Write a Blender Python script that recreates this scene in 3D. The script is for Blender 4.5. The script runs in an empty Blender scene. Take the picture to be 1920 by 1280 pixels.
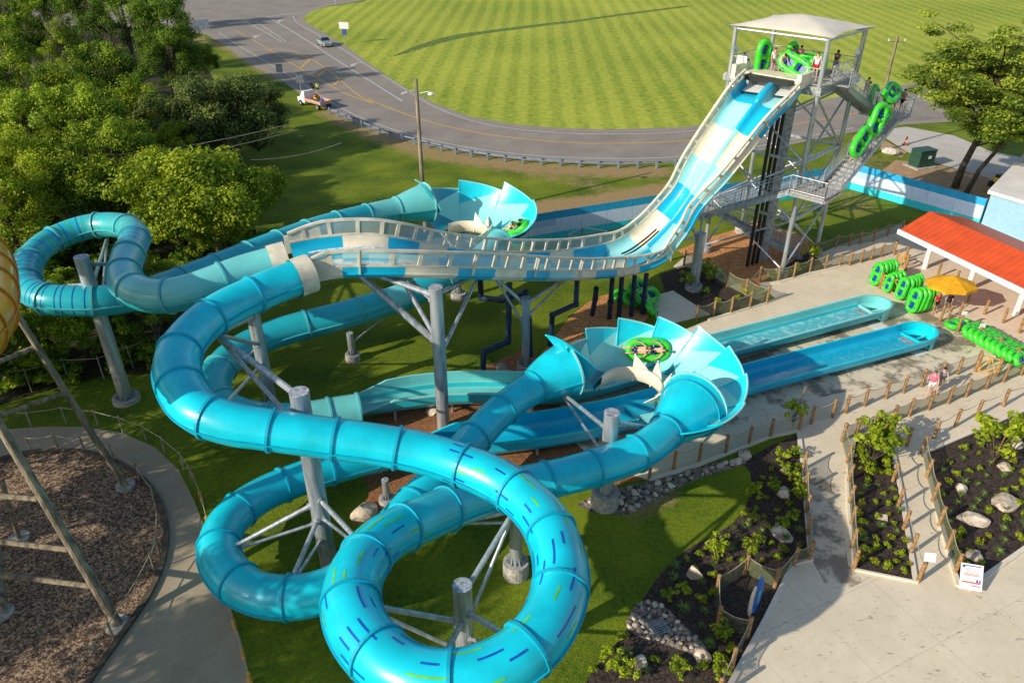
import bpy, bmesh, math, random
import numpy as np
from mathutils import Vector, Matrix, Euler
from mathutils.geometry import tessellate_polygon

R = math.radians
random.seed(7)
COL = bpy.context.scene.collection
SC = bpy.context.scene
# ------------------------------------------------------------------ camera survey
CAM_H, PITCH, FPX = 25.0, R(31.2), 1430.0
SP, CP = math.sin(PITCH), math.cos(PITCH)
def P(px, py, h=0.0):
    """surveyed picture point at height h -> metres (x right, y away, z up)"""
    u = (px - 960) / FPX; v = (py - 640) / FPX
    t = (CAM_H - h) / (SP + v * CP)
    return Vector((u * t, t * (CP - v * SP), h))
def PX(p):
    z = p[1] * CP + (CAM_H - p[2]) * SP
    yc = (CAM_H - p[2]) * CP - p[1] * SP
    return (960 + FPX * p[0] / z, 640 + FPX * yc / z)

# ------------------------------------------------------------------ materials
MATS = {}
def mat(name, col, rough=0.6, metal=0.0, var=0.12, scale=3.0, bump=0.0, bscale=None, coat=0.0, alpha=1.0, col2=None, lo=0.35, hi=0.65, detail=6, trans=0.0, spec=0.5, streak=False, tlcy=0.0):
    if name in MATS: return MATS[name]
    m = bpy.data.materials.new(name); m.use_nodes = True; MATS[name] = m
    nt = m.node_tree; N = nt.nodes; L = nt.links
    b = N['Principled BSDF']
    tc = N.new('ShaderNodeTexCoord'); mp = N.new('ShaderNodeMapping')
    geo = N.new('ShaderNodeNewGeometry')
    L.new(geo.outputs['Position'], mp.inputs['Vector'])
    if streak: mp.inputs['Scale'].default_value = (1, 1, 0.15)
    no = N.new('ShaderNodeTexNoise'); no.inputs['Scale'].default_value = scale; no.inputs['Detail'].default_value = detail
    L.new(mp.outputs['Vector'], no.inputs['Vector'])
    rp = N.new('ShaderNodeMapRange'); rp.inputs['From Min'].default_value = lo; rp.inputs['From Max'].default_value = hi
    L.new(no.outputs['Fac'], rp.inputs['Value'])
    mx = N.new('ShaderNodeMix'); mx.data_type = 'RGBA'
    c2 = col2 if col2 else tuple(min(1, c * (1 - var * 2)) for c in col)
    c1 = col if col2 else tuple(min(1, c * (1 + var)) for c in col)
    mx.inputs[6].default_value = (*c1, 1); mx.inputs[7].default_value = (*c2, 1)
    L.new(rp.outputs['Result'], mx.inputs[0])
    L.new(mx.outputs[2], b.inputs['Base Color'])
    b.inputs['Roughness'].default_value = rough; b.inputs['Metallic'].default_value = metal
    b.inputs['Specular IOR Level'].default_value = spec
    if coat: b.inputs['Coat Weight'].default_value = coat; b.inputs['Coat Roughness'].default_value = 0.12
    if alpha < 1: b.inputs['Alpha'].default_value = alpha
    if trans: b.inputs['Transmission Weight'].default_value = trans
    if bump:
        n2 = N.new('ShaderNodeTexNoise'); n2.inputs['Scale'].default_value = bscale or scale * 6; n2.inputs['Detail'].default_value = 4
        L.new(geo.outputs['Position'], n2.inputs['Vector'])
        bp = N.new('ShaderNodeBump'); bp.inputs['Strength'].default_value = bump; bp.inputs['Distance'].default_value = 0.05
        L.new(n2.outputs['Fac'], bp.inputs['Height']); L.new(bp.outputs['Normal'], b.inputs['Normal'])
    if tlcy:
        tr = N.new('ShaderNodeBsdfTranslucent'); ms = N.new('ShaderNodeMixShader'); ms.inputs[0].default_value = tlcy
        L.new(mx.outputs[2], tr.inputs['Color'])
        L.new(b.outputs[0], ms.inputs[1]); L.new(tr.outputs[0], ms.inputs[2]); L.new(ms.outputs[0], N['Material Output'].inputs['Surface'])
    return m

def G(m):  # node shortcuts
    nt = m.node_tree
    return nt, nt.nodes, nt.links

cyan = mat('cyan_fibreglass', (0.004, 0.61, 0.76), 0.3, coat=0.25, var=0.08, scale=0.9)
cyan_dark = mat('cyan_flange', (0.004, 0.40, 0.56), 0.4, var=0.05)
teal = mat('teal_fibreglass', (0.018, 0.46, 0.54), 0.32, coat=0.2, var=0.07, scale=0.5)
teal_pale = mat('pale_teal_fibreglass', (0.17, 0.64, 0.62), 0.35, coat=0.3, var=0.06, scale=0.6)
teal_flange = mat('teal_flange', (0.10, 0.46, 0.50), 0.4, var=0.05)
aqua = mat('aqua_fibreglass', (0.27, 0.74, 0.72), 0.3, coat=0.4, var=0.05, scale=0.7)
blue = mat('blue_fibreglass', (0.006, 0.46, 0.70), 0.32, coat=0.2, var=0.06, scale=0.8)
sky_b = mat('light_cyan_fibreglass', (0.32, 0.72, 0.75), 0.32, coat=0.2, var=0.06, scale=0.8)
cream = mat('cream_fibreglass', (0.84, 0.75, 0.58), 0.4, coat=0.2, var=0.08, scale=1.2)
cream_d = mat('cream_rail', (0.72, 0.65, 0.50), 0.5, var=0.1, scale=2)
galv = mat('galvanised_steel', (0.50, 0.53, 0.56), 0.42, metal=0.55, var=0.16, scale=5, streak=True, bump=0.02, bscale=20)
galv2 = mat('galvanised_steel_dull', (0.36, 0.39, 0.41), 0.55, metal=0.35, var=0.2, scale=4)
steel_top = mat('pillar_cap_steel', (0.42, 0.45, 0.50), 0.6, metal=0.2, var=0.25, scale=7)
conc_f = mat('footing_concrete', (0.42, 0.40, 0.36), 0.9, var=0.2, scale=6, bump=0.2)
wood = mat('post_wood', (0.36, 0.20, 0.08), 0.8, var=0.25, scale=8, bump=0.1)
wood_new = mat('yellow_gate_wood', (0.60, 0.34, 0.07), 0.7, var=0.2, scale=6)
wood_old = mat('weathered_pole_wood', (0.27, 0.22, 0.15), 0.85, var=0.3, scale=5, bump=0.15, streak=True)
rope_m = mat('rope', (0.42, 0.37, 0.26), 0.9, scale=30)
blackp = mat('black_plastic', (0.012, 0.013, 0.015), 0.5)
darkblue = mat('dark_blue_pipe', (0.012, 0.03, 0.075), 0.35, var=0.2)
yellow_m = mat('yellow_paint', (0.8, 0.5, 0.01), 0.5)
white_m = mat('white_paint', (0.78, 0.78, 0.76), 0.5, var=0.04)
road_w = mat('road_white_marking', (0.62, 0.61, 0.58), 0.8, col2=(0.40, 0.39, 0.37), scale=4)
road_y = mat('road_yellow_marking', (0.72, 0.42, 0.06), 0.8, col2=(0.5, 0.31, 0.09), scale=4)
red_roof = mat('red_roof_metal', (0.62, 0.085, 0.02), 0.45, var=0.07, scale=1.0)
canvas = mat('cream_canvas', (0.86, 0.78, 0.68), 0.85, var=0.03, scale=1.0, tlcy=0.25)
umb_y = mat('yellow_canvas', (0.85, 0.42, 0.01), 0.8, var=0.08, tlcy=0.2)
raft_g = mat('green_vinyl', (0.05, 0.62, 0.03), 0.3, var=0.08, scale=4, coat=0.3)
raft_b = mat('blue_vinyl', (0.01, 0.06, 0.38), 0.4, var=0.1)
glass = mat('window_acrylic', (0.55, 0.66, 0.62), 0.08, alpha=0.40, var=0.03)
bark = mat('bark', (0.10, 0.075, 0.05), 0.9, var=0.35, scale=6, bump=0.3)
twig = mat('bare_twigs', (0.20, 0.17, 0.12), 0.9, var=0.3)
rubber = mat('rubber', (0.02, 0.02, 0.02), 0.8)
glass_d = mat('car_glass', (0.02, 0.03, 0.035), 0.08, spec=0.8)
silver = mat('silver_car_paint', (0.42, 0.45, 0.48), 0.25, metal=0.4, var=0.03)
orange_m = mat('orange_plastic', (0.75, 0.13, 0.02), 0.6)
net_m = mat('green_netting', (0.16, 0.18, 0.09), 0.9, alpha=0.55, var=0.2, scale=9)
rock_m = mat('boulder_stone', (0.78, 0.65, 0.50), 0.9, col2=(0.28, 0.22, 0.17), scale=2.2, bump=0.5, bscale=7)
green_box = mat('green_cabinet_paint', (0.02, 0.07, 0.045), 0.5)
chain_m = mat('chain_link_grey', (0.35, 0.36, 0.36), 0.6, metal=0.4, alpha=0.35)
amber = mat('amber_fibreglass', (0.75, 0.28, 0.01), 0.3, coat=0.4, col2=(0.62, 0.36, 0.02), scale=0.8)
foam = mat('foaming_water', (0.75, 0.83, 0.86), 0.35, col2=(0.25, 0.55, 0.68), lo=0.42, hi=0.62, scale=3.5, bump=0.6, bscale=9)
strip_b = mat('blue_stripe', (0.01, 0.10, 0.52), 0.3, coat=0.3)
strip_g = mat('green_stripe', (0.13, 0.62, 0.06), 0.3, coat=0.3)

def pane_water(name, col, foamy):
    m = mat(name, col, 0.12, coat=0.6, col2=foamy, lo=0.5, hi=0.7, scale=3.0, bump=0.25, bscale=5)
    return m
water_a = pane_water('runout_water_pale', (0.10, 0.50, 0.55), (0.42, 0.72, 0.74))
water_b = pane_water('runout_water_blue', (0.01, 0.40, 0.58), (0.05, 0.52, 0.66))
water_f = pane_water('splash_water', (0.18, 0.58, 0.62), (0.75, 0.85, 0.85))

# ------------------------------------------------------------------ object helpers
def link(o):
    COL.objects.link(o); return o
def tag(o, label=None, cat=None, group=None, kind=None):
    if label: o['label'] = label
    if cat: o['category'] = cat
    if group: o['group'] = group
    if kind: o['kind'] = kind
    return o
def thing(name, label, cat, loc=(0, 0, 0), rz=0, group=None):
    o = bpy.data.objects.new(name, None); link(o); o.empty_display_size = 0.2
    o.location = loc; o.rotation_euler = (0, 0, rz)
    return tag(o, label, cat, group)
def dup(root, loc, rz=0, rot=None, scale=None, label=None, group=None):
    r = root.copy(); link(r); r.location = loc; r.rotation_euler = rot if rot else (0, 0, rz)
    if scale: r.scale = scale if not isinstance(scale, (int, float)) else (scale,) * 3
    if label: r['label'] = label
    if group: r['group'] = group
    for ch in [c for c in bpy.data.objects if c.parent == root]:
        c = ch.copy(); link(c); c.parent = r
        for g in [x for x in bpy.data.objects if x.parent == ch]:
            d = g.copy(); link(d); d.parent = c
    return r

class MB:
    def __init__(s): s.v = []; s.f = []; s.m = []; s.mats = []
    def mi(s, m):
        if m not in s.mats: s.mats.append(m)
        return s.mats.index(m)
    def add(s, vs, fs, m):
        n = len(s.v); s.v += [tuple(v) for v in vs]
        k = s.mi(m)
        for f in fs: s.f.append(tuple(n + i for i in f)); s.m.append(k)
        return s
    def box(s, c, size, m, rz=0, mtx=None):
        c = Vector(c); hx, hy, hz = [a / 2 for a in size]
        M = mtx if mtx else Matrix.Rotation(rz, 3, 'Z')
        vs = [c + M @ Vector((x * hx, y * hy, z * hz)) for x in (-1, 1) for y in (-1, 1) for z in (-1, 1)]
        return s.add(vs, [(0, 1, 3, 2), (4, 6, 7, 5), (0, 4, 5, 1), (2, 3, 7, 6), (0, 2, 6, 4), (1, 5, 7, 3)], m)
    def bar(s, a, b, r, m, n=8, r2=None, cap=True, sq=False):
        a = Vector(a); b = Vector(b); d = b - a
        if d.length < 1e-6: return s
        r2 = r if r2 is None else r2
        q = d.to_track_quat('Z', 'Y').to_matrix()
        if sq: n = 4
        off = math.pi / 4 if sq else 0
        vs = []
        for p, rr in ((a, r), (b, r2)):
            for i in range(n):
                t = 2 * math.pi * i / n + off
                vs.append(p + q @ Vector((math.cos(t) * rr, math.sin(t) * rr, 0)))
        fs = [(i, (i + 1) % n, n + (i + 1) % n, n + i) for i in range(n)]
        if cap: fs += [tuple(range(n))[::-1], tuple(range(n, 2 * n))]
        return s.add(vs, fs, m)
    def pipe(s, pts, r, m, n=8):
        for i in range(len(pts) - 1): s.bar(pts[i], pts[i + 1], r, m, n)
        for p in pts[1:-1]: s.ball(p, r * 1.25, m, 6, 8)
        return s
    def path(s, pts, rad, m, n=8, closed=False):
        """smooth tube along pts; rad number or list"""
        pts = [Vector(p) for p in pts]; k = len(pts); vs = []; fs = []
        up = Vector((0, 0, 1)); prev = None
        for i, p in enumerate(pts):
            if closed: t = pts[(i + 1) % k] - pts[i - 1]
            else: t = pts[min(i + 1, k - 1)] - pts[max(i - 1, 0)]
            t.normalize()
            if prev is None:
                sd = t.cross(up)
                if sd.length < 0.05: sd = t.cross(Vector((1, 0, 0)))
            else: sd = prev - t * prev.dot(t)
            sd.normalize(); prev = sd; u2 = sd.cross(t)
            rr = rad[i] if isinstance(rad, (list, tuple)) else rad
            for j in range(n):
                a = 2 * math.pi * j / n
                vs.append(p + sd * math.cos(a) * rr + u2 * math.sin(a) * rr)
        for i in range(k if closed else k - 1):
            for j in range(n):
                a, b = i * n + j, i * n + (j + 1) % n
                c, d = ((i + 1) % k) * n + (j + 1) % n, ((i + 1) % k) * n + j
                fs.append((a, b, c, d))
        if not closed: fs += [tuple(range(n))[::-1], tuple(range((k - 1) * n, k * n))]
        return s.add(vs, fs, m)
    def ball(s, c, r, m, nu=8, nv=12, sc=(1, 1, 1)):
        c = Vector(c); vs = []; fs = []
        for i in range(nu + 1):
            th = math.pi * i / nu
            for j in range(nv):
                ph = 2 * math.pi * j / nv
                vs.append(c + Vector((math.sin(th) * math.cos(ph) * r * sc[0], math.sin(th) * math.sin(ph) * r * sc[1], math.cos(th) * r * sc[2])))
        for i in range(nu):
            for j in range(nv):
                fs.append((i * nv + j, i * nv + (j + 1) % nv, (i + 1) * nv + (j + 1) % nv, (i + 1) * nv + j))
        return s.add(vs, fs, m)
    def poly(s, pts, z, m, thick=0):
        tri = tessellate_polygon([[Vector((p[0], p[1], 0)) for p in pts]])
        n = len(pts); vs = [(p[0], p[1], z) for p in pts]; fs = []
        for t in tri:
            a, b, c = [Vector(vs[i]) for i in t]
            fs.append(tuple(t) if (b - a).cross(c - a).z > 0 else tuple(t[::-1]))
        if thick:
            vs += [(p[0], p[1], z - thick) for p in pts]
            fs += [(i, (i + 1) % n, n + (i + 1) % n, n + i) for i in range(n)]
        return s.add(vs, fs, m)
    def build(s, name, parent=None, origin=None, smooth=False, **tg):
        me = bpy.data.meshes.new(name)
        o = Vector(parent.location) if (parent is not None and origin is None) else Vector(origin or (0, 0, 0))
        me.from_pydata([tuple(Vector(v) - o) for v in s.v], [], s.f)
        for m in s.mats: me.materials.append(m)
        if len(s.mats) > 1: me.polygons.foreach_set('material_index', s.m)
        if smooth: me.polygons.foreach_set('use_smooth', [True] * len(s.f))
        me.update()
        ob = bpy.data.objects.new(name, me); link(ob)
        if parent is not None: ob.parent = parent
        elif origin is not None: ob.location = o
        return tag(ob, **tg) if tg else ob

def spline(pts, step=0.25, smooth=6):
    """Catmull-Rom through pts (tuples), resampled at step, lightly smoothed"""
    a = [np.array(p, float) for p in pts]
    a = [2 * a[0] - a[1]] + a + [2 * a[-1] - a[-2]]
    out = []
    for i in range(1, len(a) - 2):
        p0, p1, p2, p3 = a[i - 1:i + 3]
        for t in np.linspace(0, 1, 24, endpoint=False):
            out.append(0.5 * (2 * p1 + (p2 - p0) * t + (2 * p0 - 5 * p1 + 4 * p2 - p3) * t * t + (3 * p1 - p0 - 3 * p2 + p3) * t ** 3))
    out.append(a[-2]); out = np.array(out)
    for _ in range(smooth * 6):
        out[1:-1] = out[1:-1] * 0.5 + (out[:-2] + out[2:]) * 0.25
    d = np.r_[0, np.cumsum(np.linalg.norm(np.diff(out[:, :3], axis=0), axis=1))]
    n = max(2, int(d[-1] / step)); s = np.linspace(0, d[-1], n + 1)
    res = np.stack([np.interp(s, d, out[:, k]) for k in range(out.shape[1])], 1)
    return res, s
def frames(pts):
    fr = []
    k = len(pts)
    for i in range(k):
        t = Vector(pts[min(i + 1, k - 1)][:3]) - Vector(pts[max(i - 1, 0)][:3]); t.normalize()
        sd = t.cross(Vector((0, 0, 1))); sd.normalize(); up = sd.cross(t)
        fr.append((Vector(pts[i][:3]), t, sd, up))
    return fr
def sweep(mb, fr, prof, matf, i0=0, i1=None, closed=False, pmat=None):
    """prof(i) -> list of (lateral, up); matf(i, j) -> material"""
    i1 = len(fr) - 1 if i1 is None else i1
    rows = []
    for i in range(i0, i1 + 1):
        p, t, sd, up = fr[i]
        rows.append([p + sd * a + up * b for a, b in prof(i)])
    m = len(rows[0]); base = len(mb.v)
    for r_ in rows: mb.v += [tuple(x) for x in r_]
    for i in range(len(rows) - 1):
        for j in range(m if closed else m - 1):
            a, b = base + i * m + j, base + i * m + (j + 1) % m
            mb.f.append((a, b, b + m, a + m)); mb.m.append(mb.mi(matf(i + i0, j)))

# ------------------------------------------------------------------ world, sun, camera
w = bpy.data.worlds.new('World'); SC.world = w; w.use_nodes = True
sky = w.node_tree.nodes.new('ShaderNodeTexSky'); sky.sky_type = 'NISHITA'; sky.sun_disc = False
SUN_EL = R(25.5)
trav = Vector((0.84 * math.cos(SUN_EL), 0.543 * math.cos(SUN_EL), -math.sin(SUN_EL))).normalized()
to_sun = -trav
sky.sun_elevation = SUN_EL
sky.sun_rotation = math.atan2(to_sun.x, to_sun.y)
bg = w.node_tree.nodes['Background']; bg.inputs['Strength'].default_value = 0.148
w.node_tree.links.new(sky.outputs[0], bg.inputs['Color'])
sun = bpy.data.lights.new('sun', 'SUN'); sun.energy = 5.0; sun.angle = R(0.55); sun.color = (1.0, 0.90, 0.74)
so = bpy.data.objects.new('sun', sun); link(so); so.rotation_euler = trav.to_track_quat('-Z', 'Y').to_euler(); so.location = (-30, -20, 60)
cam = bpy.data.cameras.new('camera'); cam.sensor_width = 36; cam.lens = FPX / 1920 * 36; cam.clip_end = 3000; cam.clip_start = 0.3
co = bpy.data.objects.new('camera', cam); link(co); co.location = (0, 0, CAM_H); co.rotation_euler = (math.pi / 2 - PITCH, 0, 0)
SC.camera = co
SC.view_settings.view_transform = 'Standard'; SC.view_settings.look = 'None'; SC.view_settings.exposure = 0
SC.render.engine = 'CYCLES'
SC.cycles.transparent_max_bounces = 12; SC.cycles.max_bounces = 6

# ------------------------------------------------------------------ ground materials
def ground_mat(name, base, stops, scale, rough=0.95, bump=0.4, bscale=30, voro=None):
    """base noise ramp: stops = [(pos,col)...]"""
    m = bpy.data.materials.new(name); m.use_nodes = True; nt, N, L = G(m); b = N['Principled BSDF']
    geo = N.new('ShaderNodeNewGeometry')
    n1 = N.new('ShaderNodeTexNoise'); n1.inputs['Scale'].default_value = scale; n1.inputs['Detail'].default_value = 8; n1.inputs['Roughness'].default_value = 0.65
    L.new(geo.outputs['Position'], n1.inputs['Vector'])
    src = n1.outputs['Fac']
    if voro:
        vo = N.new('ShaderNodeTexVoronoi'); vo.inputs['Scale'].default_value = voro; L.new(geo.outputs['Position'], vo.inputs['Vector'])
        sep = N.new('ShaderNodeSeparateColor'); L.new(vo.outputs['Color'], sep.inputs[0])
        mm = N.new('ShaderNodeMix'); mm.data_type = 'FLOAT'; mm.inputs[0].default_value = 0.55
        L.new(n1.outputs['Fac'], mm.inputs[2]); L.new(sep.outputs[0], mm.inputs[3]); src = mm.outputs[0]
    cr = N.new('ShaderNodeValToRGB'); e = cr.color_ramp.elements
    while len(e) < len(stops): e.new(0.5)
    for el, (p_, c_) in zip(e, stops): el.position = p_; el.color = (*c_, 1)
    L.new(src, cr.inputs[0]); L.new(cr.outputs[0], b.inputs['Base Color'])
    b.inputs['Roughness'].default_value = rough; b.inputs['Specular IOR Level'].default_value = 0.25
    bp = N.new('ShaderNodeBump'); bp.inputs['Strength'].default_value = bump; bp.inputs['Distance'].default_value = 0.04
    n2 = N.new('ShaderNodeTexNoise'); n2.inputs['Scale'].default_value = bscale; n2.inputs['Detail'].default_value = 5
    L.new(geo.outputs['Position'], n2.inputs['Vector']); L.new(n2.outputs['Fac'], bp.inputs['Height']); L.new(bp.outputs['Normal'], b.inputs['Normal'])
    m['ramp'] = 1
    return m
asphalt = ground_mat('asphalt', None, [(0.3, (0.23, 0.20, 0.17)), (0.7, (0.32, 0.285, 0.245))], 0.25, bump=0.15)
shoulder = ground_mat('gravel_shoulder', None, [(0.3, (0.24, 0.21, 0.17)), (0.7, (0.36, 0.32, 0.27))], 2)
soil = ground_mat('dark_mulch', None, [(0.25, (0.026, 0.018, 0.014)), (0.75, (0.10, 0.075, 0.06))], 3.0, voro=16, bump=1.0, bscale=22)
mulch = ground_mat('brown_wood_mulch', None, [(0.2, (0.16, 0.06, 0.025)), (0.55, (0.34, 0.15, 0.065)), (0.85, (0.38, 0.20, 0.10))], 1.0, voro=14, bump=1.0, bscale=20)
mulch_o = ground_mat('orange_wood_mulch', None, [(0.2, (0.36, 0.14, 0.04)), (0.55, (0.62, 0.27, 0.10)), (0.85, (0.80, 0.44, 0.20))], 1.0, voro=12, bump=1.0, bscale=20)
litter = ground_mat('leaf_litter', None, [(0.22, (0.05, 0.034, 0.024)), (0.5, (0.20, 0.13, 0.085)), (0.68, (0.38, 0.26, 0.17)), (0.85, (0.60, 0.44, 0.30))], 2.0, voro=13, bump=1.0, bscale=20)
dirt = ground_mat('bare_dirt', None, [(0.3, (0.34, 0.21, 0.11)), (0.7, (0.50, 0.34, 0.20))], 0.8)
river = ground_mat('river_gravel', None, [(0.2, (0.05, 0.04, 0.035)), (0.5, (0.20, 0.165, 0.13)), (0.85, (0.45, 0.38, 0.30))], 1.5, voro=9, bump=1.0, bscale=9)

def concrete_mat(name, c1, c2, stain=0.5, joints=True, ang=R(26)):
    m = bpy.data.materials.new(name); m.use_nodes = True; nt, N, L = G(m); b = N['Principled BSDF']
    geo = N.new('ShaderNodeNewGeometry'); mp = N.new('ShaderNodeMapping'); mp.vector_type = 'POINT'
    mp.inputs['Rotation'].default_value = (0, 0, -ang); L.new(geo.outputs['Position'], mp.inputs['Vector'])
    n1 = N.new('ShaderNodeTexNoise'); n1.inputs['Scale'].default_value = 0.45; n1.inputs['Detail'].default_value = 11; n1.inputs['Roughness'].default_value = 0.78
    L.new(mp.outputs[0], n1.inputs['Vector'])
    mr = N.new('ShaderNodeMapRange'); mr.inputs['From Min'].default_value = 0.35; mr.inputs['From Max'].default_value = 0.65; L.new(n1.outputs['Fac'], mr.inputs['Value'])
    mx = N.new('ShaderNodeMix'); mx.data_type = 'RGBA'; mx.inputs[6].default_value = (*c1, 1); mx.inputs[7].default_value = (*c2, 1); L.new(mr.outputs[0], mx.inputs[0])
    # dark scuffs
    mp2 = N.new('ShaderNodeMapping'); mp2.inputs['Scale'].default_value = (1.0, 3.0, 1); mp2.inputs['Rotation'].default_value = (0, 0, R(35)); L.new(geo.outputs['Position'], mp2.inputs['Vector'])
    n2 = N.new('ShaderNodeTexNoise'); n2.inputs['Scale'].default_value = 2.6; n2.inputs['Detail'].default_value = 3; n2.inputs['Distortion'].default_value = 1.2; L.new(mp2.outputs[0], n2.inputs['Vector'])
    m2 = N.new('ShaderNodeMapRange'); m2.inputs['From Min'].default_value = 0.635; m2.inputs['From Max'].default_value = 0.70; m2.inputs['To Max'].default_value = stain; L.new(n2.outputs['Fac'], m2.inputs['Value'])
    x2 = N.new('ShaderNodeMix'); x2.data_type = 'RGBA'; L.new(m2.outputs[0], x2.inputs[0]); L.new(mx.outputs[2], x2.inputs[6]); x2.inputs[7].default_value = (0.10, 0.085, 0.065, 1)
    last = x2.outputs[2]
    if joints:
        br = N.new('ShaderNodeTexBrick'); br.offset = 0.0; br.inputs['Scale'].default_value = 1.0; br.inputs['Mortar Size'].default_value = 0.014
        br.inputs['Brick Width'].default_value = 3.3; br.inputs['Row Height'].default_value = 3.3
        L.new(mp.outputs[0], br.inputs['Vector'])
        x3 = N.new('ShaderNodeMix'); x3.data_type = 'RGBA'; 
        mm = N.new('ShaderNodeMath'); mm.operation = 'MULTIPLY'; mm.inputs[1].default_value = 0.28; L.new(br.outputs['Fac'], mm.inputs[0])
        L.new(mm.outputs[0], x3.inputs[0]); L.new(last, x3.inputs[6]); x3.inputs[7].default_value = (0.12, 0.10, 0.08, 1); last = x3.outputs[2]
    L.new(last, b.inputs['Base Color']); b.inputs['Roughness'].default_value = 0.85
    bp = N.new('ShaderNodeBump'); bp.inputs['Strength'].default_value = 0.15; bp.inputs['Distance'].default_value = 0.02
    n3 = N.new('ShaderNodeTexNoise'); n3.inputs['Scale'].default_value = 25; L.new(geo.outputs['Position'], n3.inputs['Vector']); L.new(n3.outputs['Fac'], bp.inputs['Height']); L.new(bp.outputs['Normal'], b.inputs['Normal'])
    return m
plaza_m = concrete_mat('plaza_concrete', (0.80, 0.695, 0.52), (0.66, 0.565, 0.41))
path_m = concrete_mat('old_path_concrete', (0.44, 0.36, 0.25), (0.35, 0.28, 0.19), stain=0.25, ang=R(8))
kerb_m = concrete_mat('kerb_concrete', (0.80, 0.72, 0.58), (0.68, 0.60, 0.47), stain=0.2, joints=False)
drive_m = concrete_mat('drive_concrete', (0.58, 0.54, 0.48), (0.46, 0.42, 0.36), stain=0.2, joints=False)

def field_mat():
    m = bpy.data.materials.new('mown_field_grass'); m.use_nodes = True; nt, N, L = G(m); b = N['Principled BSDF']
    geo = N.new('ShaderNodeNewGeometry'); mp = N.new('ShaderNodeMapping'); mp.inputs['Rotation'].default_value = (0, 0, R(1.6)); L.new(geo.outputs['Position'], mp.inputs['Vector'])
    wv = N.new('ShaderNodeTexWave'); wv.bands_direction = 'X'; wv.inputs['Scale'].default_value = 0.105; wv.inputs['Distortion'].default_value = 0.5; wv.inputs['Detail'].default_value = 2; wv.inputs['Detail Scale'].default_value = 0.3
    L.new(mp.outputs[0], wv.inputs['Vector'])
    mr = N.new('ShaderNodeMapRange'); mr.inputs['From Min'].default_value = 0.25; mr.inputs['From Max'].default_value = 0.75; L.new(wv.outputs['Fac'], mr.inputs['Value'])
    n0 = N.new('ShaderNodeTexNoise'); n0.inputs['Scale'].default_value = 0.03; n0.inputs['Detail'].default_value = 4; L.new(geo.outputs['Position'], n0.inputs['Vector'])
    n1 = N.new('ShaderNodeTexNoise'); n1.inputs['Scale'].default_value = 1.2; n1.inputs['Detail'].default_value = 8; L.new(mp.outputs[0], n1.inputs['Vector'])
    a1 = N.new('ShaderNodeMath'); a1.operation = 'MULTIPLY_ADD'; L.new(n1.outputs['Fac'], a1.inputs[0]); a1.inputs[1].default_value = 1.3; a1.inputs[2].default_value = -0.55
    a2 = N.new('ShaderNodeMath'); a2.operation = 'MULTIPLY_ADD'; L.new(mr.outputs[0], a2.inputs[0]); a2.inputs[1].default_value = 0.22; L.new(a1.outputs[0], a2.inputs[2])
    a3 = N.new('ShaderNodeMath'); a3.operation = 'ADD'; L.new(a2.outputs[0], a3.inputs[0]); L.new(n0.outputs['Fac'], a3.inputs[1])
    cr = N.new('ShaderNodeValToRGB'); e = cr.color_ramp.elements; e[0].position = 0.3; e[0].color = (0.17, 0.25, 0.018, 1); e[1].position = 1.25; e[1].color = (0.44, 0.47, 0.06, 1); e[1].position = 1.0
    L.new(a3.outputs[0], cr.inputs[0]); L.new(cr.outputs[0], b.inputs['Base Color']); b.inputs['Roughness'].default_value = 0.9; b.inputs['Specular IOR Level'].default_value = 0.2
    return m
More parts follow.
